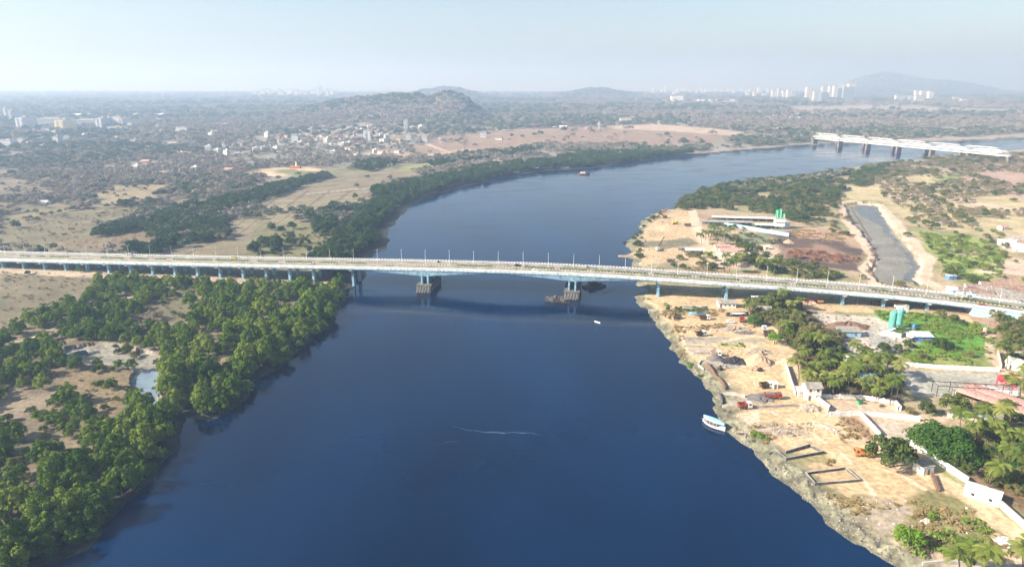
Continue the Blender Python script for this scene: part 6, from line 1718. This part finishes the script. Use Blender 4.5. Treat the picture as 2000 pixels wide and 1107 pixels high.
lit([(1730, 600), (1930, 640), (1960, 700), (1860, 715)], 40, .3, .8, (0, 1))
tag(mb.build('yard_litter', [M['rubble'], M['concdark'], M['whiteroof'], M['rust']]), 'loose stones, scrap and litter scattered over the yards', 'litter', kind='stuff')
# ------------------------------------------------------------------ the settled bank: walls, houses, plants
def wall(pts, h, th, m, label, name='compound_wall', cop=None, posts=0, close=False, cat='wall'):
    q = [G(*p) for p in pts]; 
    if close: q.append(q[0].copy())
    path = []
    for a, b2 in zip(q[:-1], q[1:]):
        n = max(1, int((b2 - a).length / 4))
        for k in range(n): u = a.lerp(b2, k / n); path.append((u.x, u.y, 2.2 if abs(gz(u.x, u.y) - 2.2) < .7 else gz(u.x, u.y)))
    path.append((q[-1].x, q[-1].y, path[-1][2]))
    t = thing(name, label, cat, q[0]); o = q[0]
    loc = [(x - o.x, y - o.y, z - o.z) for x, y, z in path]
    mb = MB(); mb.sweep(loc, [(-th / 2, -1), (th / 2, -1), (th / 2, h), (-th / 2, h)]); mb.build('wall', M[m], t)
    mb = MB(); c = th / 2 + .06; mb.sweep(loc, [(-c, h + .003), (c, h + .003), (c, h + .12), (-c, h + .12)]); mb.build('coping', M[cop or m], t)
    if posts:
        for a, b2 in zip(q[:-1], q[1:]):
            n = max(1, int((b2 - a).length / posts)); 
            for k in range(n + 1):
                u = a.lerp(b2, k / n) - o; mb = MB(); mb.box(u.x, u.y, -1, th + .16, th + .16, h + 1.3, math.degrees(math.atan2((b2 - a).y, (b2 - a).x))); mb.build('pillar', M[cop or m], t)
    return t
wall([(1535, 716), (1546, 752), (1553, 772)], 2.0, .35, 'plaster', 'white wall along the palm grove above the cream hut', cop='pink')
wall([(1592, 778), (1620, 800), (1616, 806)], 2.0, .35, 'plaster', 'white wall running from the cream hut down to the corner', cop='pink')
wall([(1600, 777), (1680, 779), (1748, 789), (1752, 800)], 1.7, .3, 'plaster', 'long white wall at the lower edge of the palm grove', posts=4)
wall([(1748, 789), (1759, 802)], 2.0, .35, 'plaster', 'short pink shaded wall closing the end of the grove wall', cop='pink')
wall([(1621, 813), (1680, 811), (1740, 816), (1795, 822)], 1.8, .3, 'plaster', 'panelled white wall between the fenced court and the weed plot', posts=4)
wall([(1681, 812), (1718, 853)], 2.0, .4, 'plaster', 'white slanting wall between the weed plot and the pale slab', cop='pink')
wall([(1734, 856), (1770, 862)], 1.5, .3, 'conc', 'short grey panelled wall below the pale slab', posts=2.5)
wall([(1778, 868), (1830, 905), (1890, 944)], 2.3, .45, 'plaster', 'long white wall descending from the huge tree to the white shed')
wall([(1951, 988), (2000, 1032), (2040, 1070)], 2.3, .45, 'plaster', 'white wall continuing below the white shed', cop='pink')
wall([(1850, 815), (1915, 820), (1960, 818)], 1.8, .35, 'plaster', 'pale blue white wall behind the huge tree', cop='ltblue')
wall([(1754, 714), (1830, 720), (1950, 726)], 2.0, .3, 'plaster', 'white wall along the upper edge of the grey yard', posts=6)
wall([(1948, 690), (1955, 720)], 2.0, .3, 'pink', 'pink wall beside the sandy lane near the tree')
wall([(1380, 714), (1412, 752), (1416, 764)], 1.2, .5, 'brick', 'dark rubble retaining wall above the shore slope', 'retaining_wall')
wall([(1404, 775), (1410, 792)], 2.0, .4, 'concdark', 'dark short bay wall at the shore end', 'bay_wall')
wall([(1404, 774), (1455, 776)], 1.3, .3, 'conc', 'upper side wall of the gravel bay beside the maroon truck', 'bay_wall')
wall([(1410, 794), (1480, 797), (1556, 793)], 1.0, .3, 'conc', 'lower side wall of the gravel bay', 'bay_wall')
wall([(1502, 889), (1530, 880)], 1.2, .3, 'concdark', 'left back wall of the smaller open pen', 'pen_wall')  # pen walls: shading of the inner faces put into dark concrete
wall([(1534, 886), (1582, 872)], 1.2, .3, 'concdark', 'right back wall of the smaller open pen', 'pen_wall', cop='conc')
wall([(1586, 874), (1606, 886)], 1.0, .25, 'concdark', 'side wall of the smaller open pen', 'pen_wall', cop='conc')
wall([(1514, 884), (1535, 901), (1606, 886)], 1.0, .25, 'concdark', 'front wall of the smaller open pen', 'pen_wall', cop='conc')
wall([(1573, 928), (1651, 917), (1679, 940), (1591, 949)], 0.9, .25, 'concdark', 'low concrete wall ring of the lower rectangular pen', 'pen_wall', close=True, cop='conc')
wall([(1820, 930), (1832, 960)], 1.2, .8, 'brick', 'dark broken rubble wall stub on the sandy yard', 'broken_wall')
wall([(1335, 682), (1395, 680)], .9, .3, 'conc', 'thin upper strip wall on the yard', 'bay_wall')
wall([(1355, 691), (1410, 692)], .9, .3, 'conc', 'thin wall just above the grey gravel cone', 'bay_wall')
wall([(1333, 662), (1420, 664)], 1.0, .3, 'conc', 'thin wall below the lone white and red truck', 'bay_wall')
wall([(1370, 705), (1364, 716), (1375, 722)], 1.1, .4, 'conc', 'short wall at the shore end of the upper bay', 'bay_wall')
wall([(1800, 1108), (1880, 1102), (2020, 1112)], 1.0, .4, 'conc', 'low pale wall at the lowest edge of the picture', 'garden_wall')
wall([(1370, 436), (1430, 443), (1470, 450), (1540, 462)], 3.0, .3, 'ltblue', 'light blue sheet fence along the far long sheds', 'sheet_fence', posts=6, cat='fence')
wall([(1660, 405), (1690, 455), (1700, 470)], .8, .4, 'wood', 'dark stick fence along the muddy pond', 'pond_fence', cat='fence')
wall([(1692, 465), (1712, 500), (1700, 530), (1722, 555)], .7, .5, 'brick', 'reddish retaining edge of the muddy pond', 'pond_edge')

def house(px, py, w, d, h, rot, wm_, rm, label, roof='gable', nwin=2, name='house', floors=1, over=.5, door=True, cat='house', rh=None):
    t = thing(name, label, cat, G(px, py), rot)
    mb = MB(); mb.box(0, 0, -.6, w, d, h + .6)
    if roof == 'gable': mb.extr([(-d / 2, h), (d / 2, h), (0, h + (rh or d * .25))], -w / 2, w / 2, ax='x')
    mb.build('wall', M[wm_], t)
    mb = MB(); rh = rh or d * .25
    if roof == 'gable':
        e = over; s = rh / (d / 2)
        for sg in (-1, 1):
            mb.extr([(0, h + rh + .03), (sg * (d / 2 + e), h - e * s + .03), (sg * (d / 2 + e), h - e * s + .16), (0, h + rh + .18)], -w / 2 - e, w / 2 + e, ax='x')
    elif roof == 'lean': mb.extr([(-d / 2 - over, h + .02), (d / 2 + over, h + rh), (d / 2 + over, h + rh + .15), (-d / 2 - over, h + .17)], -w / 2 - over, w / 2 + over, ax='x')
    else:
        mb.box(0, 0, h + .003, w + over, d + over, .25)
    mb.build('roof', M[rm], t)
    for f in range(floors):
        zz_ = 1.1 + f * h / floors
        for k in range(nwin):
            x = (k - (nwin - 1) / 2) * w / max(nwin, 1)
            if f == 0 and door and k == 0: continue
            mb = MB(); mb.box(x, -d / 2 - .04, zz_, .9, .1, .9); o = mb.build('window', M['glass'], t); mb = MB(); mb.box(x, -d / 2 - .07, zz_ - .12, 1.1, .16, .1); mb.build('sill', M['white'], o)
        mb = MB(); mb.box(w / 2 + .03, 0, zz_, .1, .9, .9); mb.build('window', M['glass'], t)
    if door: mb = MB(); mb.box(-(nwin - 1) / 2 * w / max(nwin, 1), -d / 2 - .04, 0, .95, .1, 2.0); mb.build('door', M['wood'], t)
    return t
house(1583, 776, 6.2, 5.2, 5.6, 0, 'plaster', 'greyroof', 'two storey white and cream hut with grey pitched roof at the grove wall', floors=2, rh=1.4)
house(1566, 772, 4.0, 3.4, 2.6, 0, 'pink', 'pink', 'low pinkish lean to beside the two storey hut', 'lean', 1, 'lean_to', rh=.7)
house(1512, 757, 2.4, 2.2, 2.3, 0, 'white', 'white', 'tiny blue white kiosk beside the old lorry', 'flat', 1, 'kiosk')
house(1802, 920, 4.6, 4.4, 2.8, 18, 'plaster', 'greyroof', 'small white and purple hut in front of the round tree shade', 'flat', 1, 'hut')
house(1918, 972, 9.5, 5.0, 2.8, -42, 'plaster', 'whiteroof', 'long white flat roofed shed built on the descending wall', 'flat', 2, 'white_shed', door=False)
house(1656, 655, 11, 5.5, 3.0, -3, 'ltblue', 'greyroof', 'open fronted shed with grey roof on the plant yard', 'lean', 2, 'open_shed', rh=1.0)
house(1798, 664, 9, 5, 2.8, -3, 'bluewall', 'whiteroof', 'low white roofed hut with blue front beside the mixer', 'lean', 1, 'blue_hut', rh=.9)
house(1418, 598, 10, 6.0, 2.8, -3, 'plaster', 'greyroof', 'long grey roofed house with arched openings at the boatyard', 'gable', 4, 'boatyard_house')
house(1492, 613, 6.5, 6, 3.2, -8, 'plaster', 'greyroof', 'white walled house with grey roof among the boatyard trees', 'gable', 2, 'small_house')
house(1480, 592, 6.5, 5, 2.8, -5, 'plaster', 'whiteroof', 'pale roofed house half hidden behind the flat crowned tree', 'lean', 2, 'small_house', rh=.8)
house(1663, 708, 6, 4.2, 2.7, 4, 'plaster', 'whiteroof', 'pale fronted hut in the shade of the palm grove', 'flat', 2, 'hut')
house(1696, 745, 7, 3.2, 2.4, -10, 'plaster', 'ltblue', 'light blue roofed lean to deep in the palm grove', 'lean', 1, 'lean_to', rh=.6)
house(1857, 545, 5.2, 4.2, 2.8, 0, 'bluewall', 'whiteroof', 'small blue hut with white roof on the meadow edge', 'flat', 1, 'blue_hut')
house(1990, 720, 9, 7, 3, -55, 'plaster', 'cream', 'cream roofed building cut by the right edge above the red machine', 'gable', 2, 'cream_house')
house(1428, 496, 18, 8, 2.8, -6, 'plaster', 'redroof', 'long white house with faded red roof beyond the bridge', 'gable', 4, 'red_roofed_house')
house(1410, 486, 12, 5, 2.6, -4, 'cream', 'redroof', 'smaller red roofed house behind the long red roofed one', 'gable', 2, 'red_roofed_house')
house(1453, 502, 8, 5, 3, -6, 'plaster', 'whiteroof', 'white boxy annex right of the red roofed house', 'flat', 2, 'annex')
house(1470, 484, 2.8, 2.8, 2.2, 0, 'white', 'redroof', 'left one of three tiny white huts by the burnt field', 'gable', 1, 'tiny_hut')
house(1483, 485, 2.8, 2.8, 2.2, 0, 'white', 'redroof', 'middle one of three tiny white huts by the burnt field', 'gable', 1, 'tiny_hut')
house(1496, 487, 3.6, 3.2, 2.6, 0, 'cream', 'whiteroof', 'right, larger one of three tiny huts by the burnt field', 'gable', 1, 'tiny_hut')
house(1298, 426, 4, 3, 2.2, 10, 'wood', 'rust', 'brown shack at the water corner of the upper yard', 'flat', 1, 'shack')
house(1502, 512, 6, 4, 2.6, -10, 'plaster', 'whiteroof', 'white roofed hut by the dark trees just beyond the bridge', 'flat', 1, 'hut')
house(1958, 448, 7, 5, 2.8, 10, 'plaster', 'redroof', 'small pinkish roofed house alone on the upper heath', 'gable', 2, 'heath_house')
house(1832, 440, 5, 4, 2.4, 0, 'plaster', 'greyroof', 'tiny grey roofed house among heath bushes', 'gable', 1, 'heath_house')
house(1995, 700, 7, 5, 2.6, 20, 'pink', 'whiteroof', 'pale shack at the right edge by the sandy lane', 'flat', 1, 'shack')
# big open shed beyond the bridge
def open_shed(px, py, w, d, h, rot, rm, label, name='open_shed', n=5):
    t = thing(name, label, 'shed', G(px, py), rot)
    mb = MB(); mb.extr([(-d / 2, h), (0, h + d * .16), (d / 2, h), (d / 2, h - .15), (0, h + d * .16 - .15), (-d / 2, h - .15)], -w / 2, w / 2, ax='x'); mb.build('roof', M[rm], t)
    for i in range(n):
        for s in (-1, 1): mb = MB(); mb.box((i / (n - 1) - .5) * (w - .6), s * (d / 2 - .3), -.6, .25, .25, h + .5); mb.build('post', M['conc'], t)
    mb = MB(); mb.box(0, d / 2 - .1, -.6, w - .4, .12, h); mb.build('back_wall', M['wood'], t)
    return t
open_shed(1356, 496, 15, 7, 3.6, -3, 'whiteroof', 'white roofed open shed with dark inside just beyond the bridge')
open_shed(1335, 490, 8, 5, 3.0, -3, 'greyroof', 'lower grey extension left of the white roofed open shed')
t = open_shed(1420, 440, 46, 8, 3.6, -8, 'greyroof', 'longest dark striped grey shed roof beyond the bridge', 'long_shed', 9)
t = open_shed(1450, 432, 58, 6, 3.6, -8, 'whiteroof', 'long white roof strip right behind the dark striped shed', 'long_shed', 9)
t = open_shed(1500, 446, 24, 7, 3.4, -10, 'whiteroof', 'pale low roof between the long sheds and the white plant', 'long_shed', 6)
# slum roofs
g_ = random.Random(5)
SL = [(1872, 572, 13, 8, 'whiteroof'), (1893, 574, 13, 9, 'brownroof'), (1914, 578, 12, 9, 'brownroof'), (1906, 566, 12, 7, 'brownroof'), (1932, 572, 13, 9, 'greyroof'), (1950, 578, 13, 9, 'greyroof'), (1940, 562, 15, 8, 'brownroof'), (1965, 568, 16, 8, 'brownroof'), (1972, 584, 14, 10, 'greyroof'),
      (1992, 578, 14, 9, 'brownroof'), (1990, 592, 13, 9, 'greyroof'), (1960, 594, 14, 8, 'greyroof'), (1935, 586, 13, 8, 'greyroof'), (2015, 588, 14, 9, 'greyroof'), (2015, 572, 14, 9, 'brownroof')]
for i, (px, py, w, d, rm) in enumerate(SL):
    c = {'whiteroof': 'white', 'brownroof': 'rusty brown', 'greyroof': 'weathered grey'}[rm]
    house(px, py, w, d, 2.7 + .2 * (i % 3), -22 + g_.uniform(-5, 5), g_.choice(['plaster', 'pink', 'ltblue']), rm, f'low dwelling with {c} sheet roof packed beside the bridge ramp', 'gable', 2, 'row_dwelling', rh=1.0)
    C.objects; 
for o in [o for o in C.objects if o.name.startswith('row_dwelling') and not o.parent]: o['group'] = o['label'].replace('low dwelling', 'low dwellings')
SL2 = [(1965, 478, 12, 6, 'whiteroof', 'white sheet roofed dwelling at the left end of the meadow row'), (1978, 484, 13, 6, 'whiteroof', 'long pale roofed dwelling in the middle of the meadow row'), (1995, 490, 12, 6, 'whiteroof', 'pale roofed dwelling with blue shutter at the end of the meadow row'),
       (1990, 472, 14, 6, 'greyroof', 'grey roofed dwelling behind the meadow row'), (2008, 480, 14, 6, 'brownroof', 'brown roofed dwelling cut by the edge behind the meadow row')]
for px, py, w, d, rm, lb in SL2: house(px, py, w, d, 2.7, -35, 'plaster', rm, lb, 'gable', 2, 'row_dwelling')
# red roofed hall with arched roofs and open frame
p = G(1946, 792); t = thing('arched_hall', 'hall with two pink red arched sheet roofs behind the feathery light tree', 'hall', p, 33)
for k in range(2):
    mb = MB(); pr = []
    for i in range(9): a = math.pi * i / 8; pr.append((math.cos(a) * 3.65 + k * 7.4 - 3.7, 3.4 + math.sin(a) * .75))
    pr2 = [(x * 1.0, z - .14) for x, z in reversed(pr)]
    mb.extr(pr + pr2, -13, 13); mb.build('arched_roof', M['redroof'], t)
mb = MB(); mb.box(0, -12.8, -.6, 14.4, .2, 4.0); mb.box(0, 12.8, -.6, 14.4, .2, 4.0); mb.box(7.25, 0, -.6, .2, 25.4, 4.0); mb.build('wall', M['plaster'], t)
for i in range(6): mb = MB(); mb.tube([(-7.3, -12.5 + i * 5, -.5), (-7.3, -12.5 + i * 5, 3.4)], .1, 5); mb.build('post', M['rust'], t)
p = G(1893, 772); t = thing('iron_roof_frame', 'open dark iron roof frame over the end of the grey yard', 'frame', p, -8)
mb = MB()
for i in range(8): mb.tube([(-14 + i * 4, 2.4, 4.6), (-14 + i * 4, -2.4, 4.6)], .1, 4)
for y in (-2.4, 2.4): mb.tube([(-14, y, 4.6), (14, y, 4.6)], .14, 4)
mb.build('rafter', M['black'], t)
for i in range(5):
    for y in (-2.4, 2.4): mb = MB(); mb.tube([(-14 + i * 7, y, -.5), (-14 + i * 7, y, 4.6)], .13, 5); mb.build('post', M['black'], t)
p = G(1903, 786); t = thing('iron_purlin_frame', 'slanting bare roof purlins left of the arched red roofs', 'frame', p, 33)
mb = MB()
for i in range(7): mb.tube([(-2.5 + i * .8, -8, 3.2), (-2.5 + i * .8, 8, 4.2)], .09, 4)
for i in range(6): mb.tube([(-2.7, -8 + i * 3.2, 3.1 + i * .2), (2.6, -8 + i * 3.2, 3.1 + i * .2)], .08, 4)
mb.build('rafter', M['conc'], t)
for a in (-2.5, 2.4):
    for b2 in (-8, 0, 8): mb = MB(); mb.tube([(a, b2, -.5), (a, b2, 3.2 + (b2 + 8) * .06)], .1, 5); mb.build('post', M['rust'], t)
# red crushing machine on its white base
p = G(1953, 765); t = thing('concrete_slab', 'white concrete slab under the red machine', 'slab', p, -30); mb = MB(); mb.box(0, 0, -.6, 13, 6, 1.1); mb.build('slab', M['white'], t)
p = G(1962, 757); p.z += .5; t = thing('crushing_machine', 'bright red crushing machine with hopper and tall legs on the white slab', 'machine', p, -30)
for x in (-3, 0, 3):
    for y in (-1.4, 1.4): mb = MB(); mb.tube([(x, y, 0), (x, y, 3.8)], .16, 5); mb.build('leg', M['crimson'], t)
mb = MB(); mb.lathe(-1.6, 0, [(2.0, .6), (3.2, 1.7), (4.4, 1.8), (4.9, 1.2)], 12); mb.build('drum', M['crimson'], t)
mb = MB(); mb.add([(.5, -1.4, 5.4), (3.6, -1.4, 5.4), (3.6, 1.4, 5.4), (.5, 1.4, 5.4), (1.4, -.5, 3.6), (2.8, -.5, 3.6), (2.8, .5, 3.6), (1.4, .5, 3.6)], [(0, 1, 5, 4), (1, 2, 6, 5), (2, 3, 7, 6), (3, 0, 4, 7), (4, 5, 6, 7)]); mb.build('hopper', M['crimson'], t)
mb = MB(); mb.tube([(3.2, 0, 3.8), (6.6, 0, .8)], .35, 5); mb.tube([(-3, 1.4, 3.8), (3, 1.4, 3.8)], .14, 4); mb.tube([(-3, -1.4, 3.8), (3, -1.4, 3.8)], .14, 4); mb.tube([(-3, -1.4, .3), (0, -1.4, 3.7)], .1, 4); mb.tube([(3, -1.4, .3), (0, -1.4, 3.7)], .1, 4); mb.build('conveyor', M['crimson'], t)
# concrete plant with two teal silos
def silo(px, py, r, h, m, label, z0=2.2):
    t = thing('cement_silo', label, 'silo', G(px, py))
    mb = MB(); mb.lathe(0, 0, [(z0 - 1.4, .35), (z0, r), (z0 + h, r), (z0 + h + .5, r * .7), (z0 + h + .7, .2)], 18); mb.build('tank', M[m], t)
    for a in range(4):
        x, y = r * .8 * math.cos(a * math.pi / 2 + .8), r * .8 * math.sin(a * math.pi / 2 + .8); mb = MB(); mb.tube([(x, y, -.5), (x, y, z0 + .3)], .14, 5); mb.build('leg', M[m], t)
    mb = MB(); mb.tube([(r + .15, 0, 0), (r + .15, 0, z0 + h + .5), (0, 0, z0 + h + 1.1)], .09, 5); mb.build('feed_pipe', M['white'], t)
    return t
silo(1740, 648, 1.75, 8.8, 'teal', 'left, larger teal cement silo of the near concrete plant')
silo(1754, 640, 1.7, 8.0, 'teal', 'right teal cement silo of the near concrete plant', 2.0)
p = G(1745, 655); t = thing('batching_plant', 'pale batching unit with conveyor at the foot of the two teal silos', 'machine', p, -20)
mb = MB(); mb.box(0, -1.5, -.5, 6, 3, 2.6); mb.box(-4.6, -.5, -.5, 3.2, 3, 1.9, 15, .8); mb.build('body', M['whiteroof'], t)
mb = MB(); mb.box(2.6, 0, 2.1, 4.2, 2.8, 2.0); mb.box(2.4, 0, 4.6, 5, 3.4, .2); mb.build('mixer_house', M['hedge'], t)
mb = MB(); mb.tube([(-5, -1, 1.6), (1.4, 0, 4.6)], .45, 4); mb.build('conveyor', M['white'], t)
def mixer(px, py, rot, label):
    t = thing('mixer_truck', label, 'truck', G(px, py), rot)
    mb = MB(); mb.box(0, 0, .7, 7, 1, .35); mb.build('chassis', M['rust'], t)
    mb = MB(); mb.extr([(2.2, .6), (3.7, .6), (3.7, 1.7), (3.5, 2.7), (2.2, 2.8)], -1.15, 1.15); mb.build('cab', M['white'], t)
    mb = MB(); n = 14; V_ = []
    for x, r_, z in ((-3.2, .5, 2.9), (-2.2, 1.0, 2.6), (-.2, 1.35, 2.3), (1.2, 1.1, 2.0), (1.7, .5, 1.9)):
        for k in range(n): a = k * 2 * math.pi / n; V_.append((x, math.cos(a) * r_, z + math.sin(a) * r_))
    mb.add(V_, [(i * n + k, i * n + (k + 1) % n, (i + 1) * n + (k + 1) % n, (i + 1) * n + k) for i in range(4) for k in range(n)] + [tuple(range(n)), tuple(range(4 * n, 5 * n))[::-1]]); mb.build('drum', M['whiteroof'], t)
    for x in (2.9, -1.2, -2.4):
        for s in (-1, 1): wheel(t, x, s * 1.0)
mixer(1778, 664, 75, 'white mixer truck parked between teal silos and blue fronted hut')
mixer(1760, 612, 4, 'white mixer truck under the bridge above the right teal silo')
p = G(1783, 646); t = thing('water_tank', 'blue water tank on a stand beside the blue fronted hut', 'tank', p); mb = MB(); mb.lathe(0, 0, [(2.0, 1.0), (3.6, 1.0), (3.9, .4)], 12); mb.build('tank', M['bluewall'], t)
for a in range(4): mb = MB(); x, y = .8 * math.cos(a * 1.571 + .8), .8 * math.sin(a * 1.571 + .8); mb.tube([(x, y, -.4), (x, y, 2.05)], .1, 5); mb.build('leg', M['white'], t)
# far white plant with green silos
p = G(1521, 447); t = thing('white_plant_tower', 'white plant building with open base far beyond the bridge', 'building', p, -6)
mb = MB(); mb.box(0, 0, 2.6, 8.4, 6, 7.4); mb.build('wall', M['white'], t); mb = MB(); mb.box(0, -.4, 6.6, 8.9, 6.3, .4); mb.box(0, 0, 10.0, 9, 6.6, .3); mb.build('ledge', M['conc'], t)
for x in (-3.6, 0, 3.6):
    for y in (-2.6, 2.6): mb = MB(); mb.box(x, y, -.5, .5, .5, 3.2); mb.build('post', M['green'], t)
for i, (dx, h) in enumerate(((-2.8, 6.6), (.2, 7.4), (3.4, 3.4))):
    q = p.copy(); t2 = thing('green_silo', ('left green silo standing on the white plant', 'middle, tallest green silo on the white plant', 'right, shortest green silo on the white plant')[i], 'silo', (q.x + dx * math.cos(R(-6)), q.y + dx * math.sin(R(-6)), q.z + 10.3))
    mb = MB(); mb.lathe(0, 0, [(0, 1.3), (h, 1.3), (h + .5, .8)], 14); mb.build('tank', M['green'], t2); mb = MB(); mb.box(0, -1.35, 0, .5, .12, h); mb.build('ladder', M['white'], t2)
shed(1536, 446, 12, 8, 5, 'pale annex hall right of the white plant', -6, 'whiteroof', 'plaster', 'annex_hall')
# poles
def pole(px, py, h, label, lamp=True):
    t = thing('light_pole', label, 'pole', G(px, py)); mb = MB(); mb.tube([(0, 0, -.5), (0, 0, h)], [.14, .08], 6); mb.build('mast', M['conc'], t)
    mb = MB(); mb.tube([(-.8, 0, h - .2), (.8, 0, h - .2)], .06, 4); mb.build('crossarm', M['conc'], t)
pole(1747, 722, 9.5, 'tall concrete light pole between grove and grey yard'); pole(1674, 596, 8, 'thin pole in the dark beneath the bridge'); pole(1753, 592, 7, 'thin pole by the orange truck at the bridge')
pole(1925, 655, 8, 'thin pole beside the small machine on the green slope'); pole(1376, 605, 6, 'thin pole on the sandy strip by the boatyard'); pole(1283, 518, 14, 'tall thin mast on the shore yard beyond the bridge')
p = G(1289, 486); t = thing('stone_conveyor', 'leaning conveyor rig on the shore yard beyond the bridge', 'machine', p, 50)
mb = MB(); mb.tube([(-5, 0, .5), (6, 0, 9)], .4, 4); mb.build('boom', M['rust'], t); mb = MB(); mb.box(-3, 0, -.3, 4, 2.4, 2.4); mb.build('engine_house', M['conc'], t)
for s in (-1, 1): mb = MB(); mb.tube([(2, s * 1.4, -.3), (2.4, 0, 6)], .12, 4); mb.build('leg', M['rust'], t)
p = G(1922, 652); t = thing('feed_machine', 'small red machine with grey drum on the green slope', 'machine', p, 10)
mb = MB(); mb.box(0, 0, 1, 4.5, 2, .5); mb.build('frame', M['red'], t); mb = MB(); mb.lathe(0, 0, [(1.5, .9), (3.2, .9), (3.6, .3)], 10); mb.build('drum', M['conc'], t)
for x in (-1.9, 1.9):
    for y in (-.8, .8): mb = MB(); mb.tube([(x, y, -.4), (x, y, 1)], .1, 4); mb.build('leg', M['red'], t)
p = G(1679, 788); t = thing('green_bin', 'green waste bin inside the walled court', 'bin', p); mb = MB(); mb.box(0, 0, -.1, 1.8, 1.4, 1.4, 10, 1.1); mb.build('bin', M['green'], t); mb = MB(); mb.box(0, 0, 1.31, 2.1, 1.7, .12, 10); mb.build('lid', M['hedge'], t)
p = G(1722, 794); t = thing('stacked_timber', 'small brown timber stack inside the walled court', 'timber', p); mb = MB()
for k in range(7): mb.box(0, 0, k * .16 - .05, 2.2 - k * .1, .9 - k * .05, .14, 5 * (k % 3))
mb.build('planks', M['wood'], t)
# spit and landing ramp at the shore beyond the bridge
p = P(1222, 501, .4); t = thing('landing_ramp', 'pale stone landing ramp poking into the river beyond the bridge', 'ramp', p, -4); mb = MB(); mb.box(5, 0, -2, 22, 3.6, 2.7, 0, .94); mb.build('ramp', M['rubble'], t)
p = P(1228, 474, 0); t = thing('moored_skiff', 'dark little skiff moored at the shore beyond the landing ramp', 'boat', (p.x - 2, p.y, -.15), 0); hull(t, 6, 1.6, .8, 'hulldk', .3, 2); mb = MB(); mb.box(0, 0, .45, .3, 1.1, .08); mb.build('bench', M['wood'], t)
